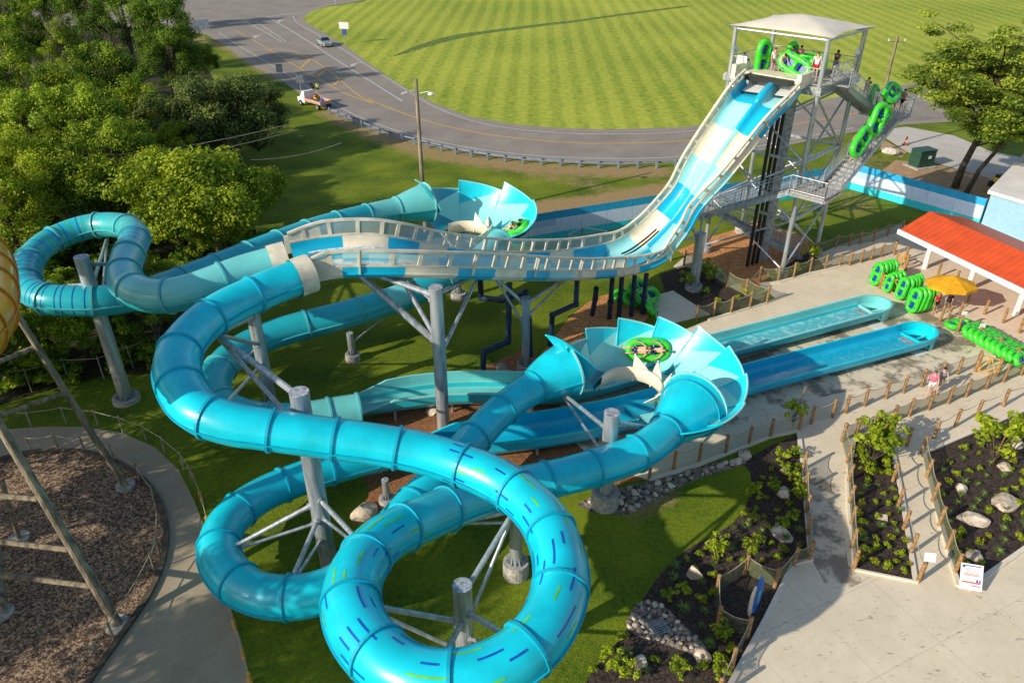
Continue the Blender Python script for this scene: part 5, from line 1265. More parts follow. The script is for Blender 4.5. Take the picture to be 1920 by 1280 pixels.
# ------------------------------------------------------------------ pavilion and white building
E0 = Vector((28.5, 52.2, 0)); LEN = 24
pv = thing('pavilion', 'red roofed open pavilion with white fascia and white columns', 'pavilion', tuple(E0))
mb = MB(); eh, rh, hw_ = 2.95, 4.05, 2.55
a0_ = E0; q = [a0_ + zv(eh), a0_ + Ed * LEN + zv(eh), a0_ + Ed * LEN + En * hw_ + zv(rh), a0_ + En * hw_ + zv(rh), a0_ + En * hw_ * 2.6 + zv(eh), a0_ + Ed * LEN + En * hw_ * 2.6 + zv(eh)]
mb.add(q + [v - zv(.1) for v in q], [(0, 1, 2, 3), (3, 2, 5, 4), (9, 8, 7, 6), (10, 11, 8, 9)], red_roof)
mb.build('roof', pv)
mb = MB(); k = 0
while k < LEN:
    a = a0_ + Ed * k; mb.bar(a + zv(eh + .02), a + En * hw_ + zv(rh + .02), .022, red_roof, 4); k += 0.45
mb.build('roof_seams', pv)
mb = MB(); Mp = Matrix((Ed, En, Vector((0, 0, 1)))).transposed()
mb.box(a0_ + Ed * LEN / 2 - En * .04 + zv(eh - .12), (LEN + .2, .1, .36), white_m, mtx=Mp); mb.build('fascia', pv)
mb = MB(); mb.add([a0_ + zv(eh - .25), a0_ + En * hw_ * 2.6 + zv(eh - .25), a0_ + En * hw_ * 2.6 + zv(eh), a0_ + En * hw_ + zv(rh), a0_ + zv(eh)], [(0, 1, 2, 3, 4)], white_m)
mb.v = [tuple(Vector(v) - Ed * .03) for v in mb.v]; mb.build('gable_end', pv)
for k in range(6):
    mb = MB(); c_ = a0_ + En * 2.2 + Ed * (1.2 + k * 3.85); mb.bar(c_, c_ + zv(3.4), .19, white_m, 16); mb.build('column', pv)
wb = P(1835, 385); bd = thing('building', 'pale blue block with a flat white roof behind the red pavilion', 'building', tuple(wb))
blue_w = mat('pale_blue_wall', (0.30, 0.52, 0.66), 0.6, var=0.04); blue_w2 = mat('mid_blue_wall', (0.10, 0.36, 0.55), 0.6, var=0.04)
q = [Vector((39.2, 59.6, 0)), Vector((48, 46, 0)), Vector((62, 55, 0)), Vector((50, 72, 0))]
mb = MB()
for a, b in zip(q, q[1:] + q[:1]): mb.add([a, b, b + zv(3.0), a + zv(3.0)], [(0, 1, 2, 3)], blue_w)
mb.build('wall', bd); mb = MB(); ctr = sum(q, Vector()) / 4
mb.poly([ctr + (v - ctr) * 1.03 for v in q], 3.3, mat('white_roof_membrane', (0.74, 0.70, 0.64), 0.8, var=0.05, scale=.6), .28); mb.build('roof', bd)
for dx, dy in ((-6, 0), (-4, -3.5), (-1, 3)):
    mb = MB(); mb.box(ctr + Vector((dx, dy, 3.5)), (.5, .5, .4), galv2, .6); mb.build('roof_vent', bd)

# ------------------------------------------------------------------ striped boundary fence
fc = thing('striped_fence', 'tall boundary fence painted in dark blue, lavender and turquoise bands', 'fence', (1.3, 56.2, 0))
fb1 = mat('fence_deep_blue', (0.015, 0.38, 0.68), 0.6, var=0.06); fb2 = mat('fence_lavender', (0.62, 0.76, 0.95), 0.6, var=0.04); fb3 = mat('fence_turquoise', (0.035, 0.66, 0.74), 0.6, var=0.06); fb4 = mat('fence_mid_blue', (0.40, 0.58, 0.82), 0.6, var=0.05)
run = [Vector((-9.5, 51.7, 0)), Vector((1.3, 56.2, 0)), Vector((31.8, 68.9, 0)), Vector((39.1, 59.8, 0))]
for a, b in zip(run[:-1], run[1:]):
    L_ = (b - a).length; n = int(L_ / 2.44) + 1; d = (b - a) / n; nr = Vector((d.y, -d.x, 0)).normalized()
    for k in range(n):
        mb = MB(); p0 = a + d * k + d.normalized() * .012; p1 = a + d * (k + 1) - d.normalized() * .012
        for z0_, z1_, m_ in ((.05, .70, fb3), (.70, 1.30, fb2), (1.30, 1.86, fb2 if k % 5 else fb4), (1.86, 2.5, fb1)):
            mb.add([p0 + zv(z0_), p1 + zv(z0_), p1 + zv(z1_), p0 + zv(z1_)], [(0, 1, 2, 3)], m_)
        mb.build('panel', fc)
    for k in range(n + 1): mb = MB(); mb.bar(a + d * k - nr * .06, a + d * k - nr * .06 + zv(2.55), .045, fb1, 6); mb.build('post', fc)

# ------------------------------------------------------------------ rope and net fences
post_me = {}
def post_obj(root, p, h=1.15, r=0.085, m=wood, name='post'):
    key = (h, r, m.name)
    if key not in post_me:
        mb = MB(); mb.bar((0, 0, -.05), (0, 0, h), r, m, 10); mb.bar((0, 0, h), (0, 0, h + .03), r, m, 10, r2=r * .6)
        o = mb.build(name, root, origin=(0, 0, 0)); post_me[key] = o.data
    else:
        o = bpy.data.objects.new(name, post_me[key]); link(o); o.parent = root
    o.location = p - Vector(root.location); o.rotation_euler = (random.uniform(-.02, .02), random.uniform(-.02, .02), 0)
def fence(label, pxs, h=1.15, net=False, rope=True, r=0.085, m=wood, sag=.16, name='rope_fence', nm=None, tw_=.02, top=1.0):
    pts = [P(*q) for q in pxs]; root = thing(name, label, 'fence', tuple(pts[0]))
    for p in pts: post_obj(root, p, h, r, m)
    if rope:
        q = []
        for a, b in zip(pts[:-1], pts[1:]):
            for k in range(7): f = k / 7; q.append(a.lerp(b, f) + zv(h * .93 * top - sag * 4 * f * (1 - f)))
        q.append(pts[-1] + zv(h * .93 * top)); mb = MB(); mb.path(q, tw_, rope_m, 6); mb.build('rope', root, smooth=True)
    if net:
        mb = MB()
        for a, b in zip(pts[:-1], pts[1:]):
            vs = []
            for k in range(8):
                f = k / 7; g = a.lerp(b, f); vs += [g + zv(.06), g + zv(h * .9 * top - sag * 4 * f * (1 - f))]
            mb.add(vs, [(2 * k, 2 * k + 2, 2 * k + 3, 2 * k + 1) for k in range(7)], nm or net_m)
        mb.build('netting', root)
    return root
fence('netted post fence along the front of the tower planting', [(1398, 554), (1423, 529), (1458, 528), (1487, 522), (1517, 512), (1546, 506)], 1.25, True)
fence('rope fence between the tower garden and the pavilion', [(1546, 506), (1573, 500), (1592, 498), (1613, 493), (1632, 488), (1652, 482), (1676, 474)], 1.1, True)
fence('netted post fence by the grey service path', [(1282, 498), (1330, 527), (1362, 538), (1398, 554), (1437, 569)], 1.3, True)
fence('netted post fence on the curb behind the splash lanes', [(1437, 569), (1405, 578), (1370, 588), (1337, 594), (1305, 602)], 1.25, True)
fence('rope fence along the back of the upper walk', [(1530, 479), (1567, 464), (1592, 461), (1612, 458), (1637, 453), (1663, 443), (1690, 436)], 1.1, True)
fence('long rope fence beside the near splash lane', [(1217, 898), (1262, 882), (1310, 867), (1360, 851), (1403, 834), (1443, 820), (1497, 808), (1520, 795), (1560, 783), (1585, 775), (1620, 762), (1660, 748), (1693, 737), (1727, 725), (1762, 713), (1795, 702), (1830, 690)], 1.2, True, nm=mat('thin_netting', (.3, .28, .2), .9, alpha=.25))
fence('rope fence on the garden side of the guest path', [(1703, 781), (1740, 769), (1777, 757), (1810, 744), (1847, 730), (1880, 717), (1913, 704), (1950, 690)], 1.2, True)
fence('short rope fence closing the top of the middle bed', [(1578, 828), (1604, 818), (1640, 806), (1672, 794), (1703, 781)], 1.2, True)
fence('netted post fence between the left ramp and the middle bed', [(1578, 828), (1588, 868), (1590, 905), (1592, 945), (1595, 985), (1597, 1028), (1600, 1068)], 1.15, True)
fence('leaning wooden posts lining the left ramp by the large bed', [(1505, 881), (1508, 920), (1510, 963), (1513, 1005), (1516, 1050)], 1.15, True)
fence('wooden posts lining the right ramp by the middle bed', [(1662, 860), (1673, 903), (1683, 950), (1693, 993), (1707, 1038), (1720, 1091)], 1.15, False)
fence('netted rope fence between the right ramp and the corner bed', [(1728, 850), (1737, 896), (1748, 940), (1760, 985), (1775, 1030), (1790, 1075)], 1.15, True)
fence('rope fence along the top of the corner bed', [(1700, 836), (1750, 822), (1790, 800), (1830, 782), (1880, 762), (1935, 742)], 1.15, False)
fence('small netted pen around the surfboard sign', [(1516, 1050), (1487, 1062), (1452, 1101), (1397, 1076), (1343, 1113), (1345, 1173), (1400, 1195)], 1.1, True)
fence('net fence down the edge of the big plaza', [(1400, 1195), (1372, 1252), (1345, 1310)], 1.15, True)
fence('rope fence with small notices by the slanting row of rafts', [(1762, 603), (1795, 622), (1830, 645), (1867, 664), (1900, 684), (1940, 708)], 1.2, False)
fence('loose row of wooden posts under the pavilion eave', [(1756, 572), (1813, 570), (1845, 590), (1880, 606), (1910, 625)], 1.1, False, False)
fence('short wooden posts by the lifeguard stand', [(1777, 600), (1797, 594)], 1.1, False, False)
fence('wooden posts between the raft rack and the pavilion', [(1648, 523), (1675, 478), (1697, 488), (1757, 520), (1790, 535)], 1.15, False, False)
# orange stub posts by the curved path
wire_m = mat('wire_grey', (0.30, 0.29, 0.26), 0.6)
fence('line of short wooden posts along the curved path edge', [(362, 895), (379, 938), (391, 985), (403, 1030), (442, 1180), (458, 1235), (470, 1280)], .55, False, True, m=wood_new)
fence('grey rail fence curling round the top of the curved path', [(0, 800), (60, 803), (125, 793), (185, 800), (231, 812), (275, 828), (310, 850), (345, 880), (362, 905)], 1.1, False, True, r=.035, m=wire_m, sag=.02, name='rail_fence')
fence('grey rail fence on the rim of the leaf litter circle', [(60, 848), (110, 842), (160, 848), (215, 865), (262, 900), (290, 940), (302, 985), (300, 1040), (290, 1070), (215, 1200), (140, 1290)], 1.0, False, True, r=.04, m=wood_old, sag=.1, name='rail_fence')
fence('thin wire fence in front of the tangled undergrowth', [(-40, 745), (60, 735), (130, 715), (196, 712), (250, 690), (300, 672)], 1.6, False, True, r=.03, m=wire_m, sag=.02, name='wire_fence')

# wooden gates
def gate(label, a, b, h=1.15):
    a, b = P(*a), P(*b); root = thing('wooden_gate', label, 'gate', tuple(a))
    for p in (a, b): post_obj(root, p, h + .15, .09, wood)
    d = (b - a); a2, b2 = a + d * .08, b - d * .08; mb = MB()
    for z in (.15, h): mb.bar(a2 + zv(z), b2 + zv(z), .05, wood_new, sq=True)
    mb.bar(a2 + zv(.12), a2 + zv(h + .03), .05, wood_new, sq=True); mb.bar(b2 + zv(.12), b2 + zv(h + .03), .05, wood_new, sq=True); mid = (a2 + b2) / 2
    mb.bar(mid + zv(.15), mid + zv(h), .045, wood_new, sq=True); mb.bar(a2 + zv(.15), mid + zv(h), .045, wood_new, sq=True); mb.bar(mid + zv(h), b2 + zv(.15), .045, wood_new, sq=True)
    mb.build('gate_frame', root)
    return root
gate('yellow timber gate in front of the stacked rafts', (1648, 541), (1692, 560))
gate('yellow timber gate behind the tallest raft stack', (1678, 500), (1697, 508))
gate('yellow timber gate at the end of the guest path', (1828, 697), (1868, 706))

# signs
def board(name, label, px, py, w_, h_, zc, rz=0, tilt=0, cat='sign', post=True, m=white_m, pm=wood, arts=()):
    p = P(px, py); root = thing(name, label, cat, tuple(p), rz)
    if post: mb = MB(); mb.bar((0, .05, 0), (0, .05, zc), .05, pm, 8); mb.build('post', root, origin=(0, 0, 0))
    M = Matrix.Rotation(tilt, 3, 'X'); mb = MB(); mb.box((0, 0, zc), (w_, .03, h_), m, mtx=M); mb.build('panel', root, origin=(0, 0, 0))
    for k, (x, z, ww, hh, mm_) in enumerate(arts):
        mb = MB(); mb.box(Vector((0, 0, zc)) + M @ Vector((x, -.019, z)), (ww, .006, hh), mm_, mtx=M); mb.build('printed_line', root, origin=(0, 0, 0))
    return root
ink_b = mat('ink_blue', (.03, .08, .4), .6); ink_r = mat('ink_red', (.7, .08, .08), .6); ink_g = mat('ink_grey', (.3, .32, .36), .6)
def text_obj(root, s, loc, size, m, M=None, name='lettering'):
    cu = bpy.data.curves.new(name, 'FONT'); cu.body = s; cu.size = size; cu.extrude = .002; cu.align_x = 'CENTER'; cu.align_y = 'CENTER'; cu.materials.append(m)
    o = bpy.data.objects.new(name, cu); link(o); o.parent = root; o.location = loc; o.rotation_euler = ((math.pi / 2 + (M or 0)), 0, 0); return o
ar = [(0, .44, .68, .04, ink_b), (-.32, .39, .10, .08, ink_b), (0, .11, .54, .025, ink_r), (0, .06, .56, .025, ink_r), (0, -.22, .70, .06, ink_r), (.22, -.13, .07, .12, ink_b), (.32, -.13, .05, .12, ink_b), (.18, -.34, .34, .04, ink_r)]
for z in (.33, .28, .22, .17): ar.append((0.02, z, .5, .018, ink_g))
for z in (-.03, -.09, -.15): ar.append((-.13, z, .38, .014, ink_g))
board('sign', 'large white rules board with blue and red printing at the corner bed', 1812, 1102, .84, 1.04, .66, R(-14), R(-38), arts=ar)
board('sign', 'small blank white notice on a post at the right ramp', 1728, 1084, .45, .38, 1.25, R(-8), R(-30))
board('sign', 'white notice nailed to the first post of the raft row fence', 1797, 620, .35, .35, 1.25)
board('sign', 'white notice on the second post of the raft row fence', 1831, 643, .35, .35, 1.25)
board('sign', 'pair of white notices stacked on a post by the raft rack', 1719, 583, .4, .6, 1.35)
board('sign', 'white notice fixed on the gate at the path end', 1850, 697, .4, .3, .95, post=False)
board('sign', 'small white slab marker lying in the middle bed', 1652, 972, .5, .35, .12, R(-20), R(-80), post=False, m=mat('marker_slab', (.62, .5, .38), .8))
board('road_sign', 'large blue grey road sign on two posts by the junction', 383, 75, 2.6, 1.6, 2.6, R(25), 0, m=mat('sign_back', (.36, .42, .5), .5), pm=galv)
board('road_sign', 'white road sign over a smaller blue plate on the field corner', 648, 82, 1.7, 1.1, 3.0, R(-5), 0, pm=galv, arts=[(0, -1.1, .8, .9, ink_b)])
board('road_sign', 'grey back of a small road sign nearest the junction verge', 528, 158, .9, 1.1, 2.2, R(20), 0, m=galv2, pm=galv)
board('road_sign', 'diamond shaped grey sign back beside the parked utility truck', 566, 180, .95, .95, 2.2, R(20), 0, m=galv2, pm=galv)
# surfboard sign
sb = P(1412, 1150); root = thing('surfboard', 'blue and white surfboard standing upright inside the netted pen', 'surfboard', tuple(sb), R(35))
for k, (o_, m_, mw) in enumerate(((0, mat('surf_blue', (.02, .16, .6), .3), .24), (-.26, mat('surf_white', (.72, .62, .55), .4), .17))):
    mb = MB(); prof = [(-1, .05), (-.85, .5), (-.5, .9), (0, 1), (.5, .9), (.85, .5), (1, .08)]
    hgt = 1.05 if k == 0 else .85; vs = []
    for y in (-.03, .03):
        for z, w_ in prof: vs.append((o_ + mw * w_, y, hgt + .05 + z * hgt))
        for z, w_ in prof[::-1]: vs.append((o_ - mw * w_, y, hgt + .05 + z * hgt))
    n = 14; mb.add(vs, [tuple(range(n)), tuple(range(n, 2 * n))[::-1]] + [(i, (i + 1) % n, n + (i + 1) % n, n + i) for i in range(n)], m_)
    if k == 0:
        mb.box((0, -.035, 1.3), (.10, .01, 1.3), strip_b); mb.box((.06, -.037, 1.0), (.09, .01, .7), mat('surf_teal', (.03, .5, .45), .4))
    mb.build('board', root, origin=(0, 0, 0))

# ------------------------------------------------------------------ utility poles, wires, guard rail, cabinet
def upole(label, px, py, h, r=.17, lean=(0, 0), extra=True):
    p = P(px, py); root = thing('utility_pole', label, 'utility pole', tuple(p)); mb = MB(); topv = p + Vector((lean[0], lean[1], h)); mb.bar(p, topv, r, wood_old if extra != 'd' else galv2, 10, r2=r * .7); mb.build('shaft', root)
    if extra is True:
        mb = MB(); mb.bar(topv + Vector((-.9, 0, -.5)), topv + Vector((.9, 0, -.5)), .06, wood_old, sq=True)
        mb.build('crossarm', root)
        for dx in (-.8, 0, .8):
            mb = MB(); mb.bar(topv + Vector((dx, 0, -.45)), topv + Vector((dx, 0, -.2)), .05, white_m, 6); mb.build('insulator', root)
    return topv
uwood = wood_old
tp1 = upole('brown timber utility pole behind the far cone of the teal tube', 797, 424, 12.0, .19, extra=False)
pl = P(797, 424); mb = MB(); mb.bar(pl + zv(10.9) + Vector((.1, 0, 0)), pl + zv(11.1) + Vector((1.0, -.1, 0)), .035, galv, 6); mb.ball(pl + zv(11.0) + Vector((1.1, -.1, -.1)), .22, white_m, 6, 10, (1.2, 1, .7))
tag(mb.build('pole_lamp', None, tuple(pl)), 'small grey lamp head bracketed near the top of the timber pole', 'lamp')
tp2 = upole('pale timber utility pole with crossarm right of the tower', 1629, 290, 11.8, .17)
upole('dark slender lamp post at the edge of the junction', 352, 55, 9.0, .12, extra='d'); upole('dark slender lamp post at the far corner of the junction', 631, 12, 9.0, .12, extra='d')
wires = thing('power_line', 'thin power lines crossing the lawn towards the trees', 'power line', tuple(P(200, 500)))
for k, (a, b) in enumerate([((190, 293, 6.0), (545, 232, 6.0)), ((200, 312, 5.2), (560, 243, 5.2)), ((470, 300, 4.5), (640, 268, 4.5))]):
    A_, B_ = P(*a), P(*b); mb = MB(); q = [A_.lerp(B_, f / 14) - zv(1.2 * 4 * (f / 14) * (1 - f / 14) * .3) for f in range(15)]; mb.path(q, .035, wire_m, 5); mb.build('wire', wires)

gl = [P(*q) for q in [(618, 214), (650, 226), (690, 244), (735, 260), (790, 274), (850, 289), (910, 299), (975, 307), (1040, 311), (1110, 315), (1180, 316), (1250, 315), (1300, 312)]]
gl, _s = spline([tuple(p) for p in gl], 1.95, 2)
gr = thing('guard_rail', 'steel guard rail on blue grey posts along the outside of the road bend', 'guard rail', tuple(gl[0]))
gpost = mat('guard_post', (0.22, 0.28, 0.36), 0.6, metal=.2)
gme = None
for p in gl:
    if gme is None:
        mb = MB(); mb.box((0, 0, .4), (.2, .2, .85), gpost); o = mb.build('post', gr, origin=(0, 0, 0)); gme = o.data
    else: o = bpy.data.objects.new('post', gme); link(o); o.parent = gr
    o.location = Vector(p) - Vector(gr.location)
mb = MB(); frg = frames([tuple(p) for p in gl]); sweep(mb, frg, lambda i: [(-.12, .52), (-.17, .58), (-.12, .64), (-.12, .68)], lambda i, j: gpost); mb.build('rail_beam', gr)

cb = P(1725, 312); root = thing('utility_cabinet', 'dark green electrical cabinet on a pad by the drive', 'cabinet', tuple(cb), R(20))
mb = MB(); mb.box((0, 0, .06), (2.6, 2.0, .14), conc_f); mb.build('pad', root, origin=(0, 0, 0))
mb = MB(); mb.box((0, 0, .95), (2.0, 1.3, 1.6), green_box); mb.box((0, 0, 1.78), (2.1, 1.4, .07), green_box); mb.build('case', root, origin=(0, 0, 0))
mb = MB(); mb.box((-.5, -.665, .95), (.92, .02, 1.45), green_box); mb.build('door', root, origin=(0, 0, 0)); mb = MB(); mb.box((.5, -.665, .95), (.92, .02, 1.45), green_box); mb.build('door', root, origin=(0, 0, 0))
mb = MB(); mb.box((.25, -.69, 1.1), (.35, .02, .3), white_m); mb.build('warning_plate', root, origin=(0, 0, 0))
cn_ = P(1697, 272); root = thing('traffic_cone', 'orange and white striped barrel cone on the drive', 'traffic cone', tuple(cn_))
mb = MB(); mb.bar((0, 0, 0), (0, 0, .35), .24, orange_m, 12, r2=.18); mb.bar((0, 0, .35), (0, 0, .6), .18, white_m, 12, r2=.14); mb.bar((0, 0, .6), (0, 0, .95), .14, orange_m, 12, r2=.07); mb.build('cone_body', root, origin=(0, 0, 0))
mb = MB(); mb.box((0, 0, .03), (.6, .6, .06), rubber); mb.build('base', root, origin=(0, 0, 0))
root = thing('concrete_block', 'rough white concrete block lying on the dirt by the drive', 'block', tuple(P(1668, 290)), R(-30))
mb = MB(); mb.ball((0, 0, .35), .8, mat('chalky_rubble', (.6, .55, .48), .9, var=.2, scale=5), 5, 7, (1.2, .7, .5)); mb.build('rubble', root, origin=(0, 0, 0))
# small excavator attachment / yellow machine near roof
ym = P(1882, 352); root = thing('machine', 'low yellow machine with tracks parked behind the white roof', 'machine', tuple(ym), R(15))
mb = MB()
for s_ in (-1, 1): mb.box((0, s_ * .6, .3), (2.4, .35, .5), rubber)
mb.build('track', root, origin=(0, 0, 0)); mb = MB(); mb.box((-.2, 0, .8), (1.5, 1.0, .6), yellow_m); mb.box((-.7, 0, 1.15), (.6, .8, .3), blackp); mb.build('body', root, origin=(0, 0, 0)); mb = MB(); mb.bar((.4, 0, .9), (1.5, 0, 1.3), .12, yellow_m); mb.bar((1.5, 0, 1.3), (2.0, 0, .4), .1, yellow_m); mb.box((2.0, 0, .3), (.4, .9, .4), blackp); mb.build('boom', root, origin=(0, 0, 0))
# viewing grille near tower valley
root = thing('pump_enclosure', 'galvanised railed platform behind the valley of the chute', 'platform', tuple(P(1095, 478)))
q = [P(1062, 478), P(1090, 462), P(1135, 470), P(1110, 488)]
mb = MB(); mb.poly(q, .55, galv2, .12); mb.build('deck', root)
for i in range(4): railing(root, q[i], q[(i + 1) % 4], 1.1, .16, .55)
root = thing('white_mat', 'white landing mat on the wet concrete between the splash lanes', 'mat', tuple(P(1648, 613)))
mb = MB(); mb.poly([P(1626, 609), P(1648, 603), P(1672, 618), P(1654, 626)], .035, white_m, .01); mb.build('sheet', root)
root = thing('white_mat', 'white landing mat beside the end of the near splash lane', 'mat', tuple(P(1728, 660)))
mb = MB(); mb.poly([P(1708, 662), P(1728, 655), P(1742, 661), P(1722, 668)], .035, white_m, .01); mb.build('sheet', root)
root = thing('drain_grate', 'rusty square drain grate in the rock bed', 'drain', tuple(P(1232, 1180)))
mb = MB(); 
for k in range(7): a = P(1214, 1172).lerp(P(1228, 1196), k / 6); b = P(1240, 1162).lerp(P(1256, 1184), k / 6); mb.bar(a + zv(.12), b + zv(.12), .03, galv2, sq=True)
mb.bar(P(1214, 1172) + zv(.12), P(1228, 1196) + zv(.12), .03, galv2, sq=True); mb.bar(P(1240, 1162) + zv(.12), P(1256, 1184) + zv(.12), .03, galv2, sq=True); mb.build('bars', root)

# weathered pole frame of the amber slide
def frame_pole(label, a, b, ra=.17, rb=.2, bars=()):
    a, b = P(*a), P(*b); root = thing('timber_frame', label, 'timber frame', (b.x, b.y, 0)); mb = MB(); mb.bar(b, a, rb, wood_old, 12, r2=ra); mb.build('leaning_post', root)
    for x, y, r_ in bars:
        mb = MB(); mb.bar(P(*x), P(*y), r_, wood_old, 8); mb.build('cross_bar', root)
    mb = MB(); mb.bar(b - zv(.1), b + zv(.12), .45, conc_f, 16); mb.build('footing', root)
    return root
frame_pole('leaning weathered timber frame with cross bars reaching the amber slide', (22, 575, 10.2), (236, 912, 0), .13, .16, [((62, 652, 8.2), (-70, 705, 8.2), .11), ((118, 738, 5.4), (-60, 800, 5.6), .11)])
frame_pole('nearest leaning timber frame with pale cross bars over the leaf litter', (-35, 740, 9.6), (222, 1172, 0), .16, .2, [((72, 935, 5.3), (-60, 925, 5.3), .11), ((128, 1030, 3.3), (-60, 1008, 3.5), .11), ((170, 1098, 1.8), (-60, 1070, 2.0), .11)])
frame_pole('short dark timber stump frame at the bottom corner of the litter circle', (-20, 900, 3.5), (5, 1150, 0), .15, .19)
frame_pole('dark inner timber post standing inside the litter circle', (5, 905, 4.8), (36, 1010, 0), .09, .1)

# ------------------------------------------------------------------ vehicles
def car(label, px, py, rz, paint):
    root = thing('parked_car', label, 'car', tuple(P(px, py)), rz)
    sec = [(-2.2, .45, .62, .72), (-2.05, .85, .80, .9), (-1.35, .92, .84, 1.0), (-.9, 1.38, .66, 1.0), (.2, 1.42, .66, 1.0), (.95, .95, .82, 1.0), (1.9, .82, .80, .9), (2.2, .5, .66, .75)]
    mb = MB(); vs = []
    for x, zt, wt, wb_ in sec: vs += [(x, -.86 * wb_, .3), (x, -.88 * wb_, .65), (x, -wt, zt), (x, wt, zt), (x, .88 * wb_, .65), (x, .86 * wb_, .3)]
    fs = [(i * 6 + j, i * 6 + (j + 1) % 6, (i + 1) * 6 + (j + 1) % 6, (i + 1) * 6 + j) for i in range(len(sec) - 1) for j in range(6)] + [(5, 4, 3, 2, 1, 0), tuple(range(42, 48))]
    mb.add(vs, fs, paint); mb.build('body', root, origin=(0, 0, 0), smooth=False)
    mb = MB(); mb.add([(.24, -.60, 1.43), (.24, .60, 1.43), (.93, .74, .99), (.93, -.74, .99)], [(0, 1, 2, 3)], glass_d); mb.build('windscreen', root, origin=(0, 0, 0))
    mb = MB(); mb.add([(-.93, -.60, 1.40), (-.93, .60, 1.40), (-1.33, .76, .97), (-1.33, -.76, .97)], [(0, 3, 2, 1)], glass_d); mb.build('rear_window', root, origin=(0, 0, 0))
    for s_ in (-1, 1):
        mb = MB(); mb.add([(-.95, s_ * .70, 1.30), (.22, s_ * .70, 1.34), (.85, s_ * .85, .98), (-1.2, s_ * .865, .97)], [(0, 1, 2, 3)], glass_d); mb.build('side_window', root, origin=(0, 0, 0))
        mb = MB(); mb.ball((2.12, s_ * .55, .66), .13, white_m, 6, 8, (.5, 1.3, .7)); mb.build('headlight', root, origin=(0, 0, 0))
        for x in (-1.35, 1.35):
            mb = MB(); mb.bar((x, s_ * .70, .32), (x, s_ * .90, .32), .32, rubber, 16); w_o = mb.build('wheel', root, origin=(0, 0, 0))
            mb = MB(); mb.bar((x, s_ * .89, .32), (x, s_ * .915, .32), .19, galv, 12); r_ = mb.build('rim', w_o, origin=(0, 0, 0)); 
    return root
car('silver hatchback driving down the turn lane by the field', 609, 86, R(-62), silver)
# flatbed utility truck
root = thing('utility_truck', 'white utility truck with an open flatbed of orange gear on the verge', 'truck', tuple(P(598, 202)), R(-42))
mb = MB(); mb.box((0, 0, .75), (3.4, 1.75, .12), galv2)
for x, y, sx, sy in ((0, .88, 3.4, .06), (0, -.88, 3.4, .06), (1.7, 0, .06, 1.75)): mb.box((x, y, .95), (sx, sy, .3), mat('salmon_rail', (.6, .32, .22), .7))
mb.build('flatbed', root, origin=(0, 0, 0))
mb = MB(); vs = [(-1.75, -.85, .45), (-3.2, -.85, .45), (-3.3, -.85, 1.0), (-2.7, -.8, 1.15), (-2.3, -.75, 1.85), (-1.8, -.75, 1.85), (-1.75, .85, .45), (-3.2, .85, .45), (-3.3, .85, 1.0), (-2.7, .8, 1.15), (-2.3, .75, 1.85), (-1.8, .75, 1.85)]
mb.add(vs, [(0, 1, 2, 3, 4, 5), (11, 10, 9, 8, 7, 6)] + [(i, (i + 1) % 6, 6 + (i + 1) % 6, 6 + i) for i in range(6)], white_m); mb.build('cab', root, origin=(0, 0, 0))
mb = MB(); mb.add([(-2.74, -.72, 1.18), (-2.34, -.70, 1.80), (-2.34, .70, 1.80), (-2.74, .72, 1.18)], [(0, 1, 2, 3)], glass_d); mb.build('windscreen', root, origin=(0, 0, 0))
for x in (-2.6, 1.0):
    for s_ in (-1, 1): mb = MB(); mb.bar((x, s_ * .7, .36), (x, s_ * .95, .36), .36, rubber, 16); w_o = mb.build('wheel', root, origin=(0, 0, 0)); mb = MB(); mb.bar((x, s_ * .94, .36), (x, s_ * .965, .36), .2, galv, 12); mb.build('rim', w_o, origin=(0, 0, 0))
tb = P(598, 202)
for k, (dx, dy, sz, m_, lb) in enumerate([(-1.1, .5, (.5, .4, .5), orange_m, 'orange tool case at the cab end of the flatbed'), (-.6, .1, (.45, .35, .4), yellow_m, 'yellow crate in the middle of the flatbed'), (-.2, -.6, (.8, .5, .3), white_m, 'white box on the open end of the flatbed')]):
    c_ = Matrix.Rotation(R(-42), 3, 'Z') @ Vector((dx, dy, .82)); r_ = thing('tool_case', lb, 'case', tuple(tb + c_), R(-42))
    mb = MB(); mb.box((0, 0, sz[2] / 2), sz, m_); mb.build('shell', r_, origin=(0, 0, 0)); mb = MB(); mb.box((0, 0, sz[2] + .02), (sz[0] * .9, sz[1] * .9, .04), blackp); mb.build('lid', r_, origin=(0, 0, 0))
person('worker in blue shirt leaning on the truck bed', P(606, 207), R(10), 'bend', 1, 'blue', 'grey', 'dark')
person('worker in lime safety shirt standing beyond the truck', P(597, 178), R(190), 'stand', 1, 'lime', 'black', 'dark')
person('worker in dark clothing beside the one in lime', P(588, 176), R(160), 'bend', 2, 'black', 'black', 'dark')

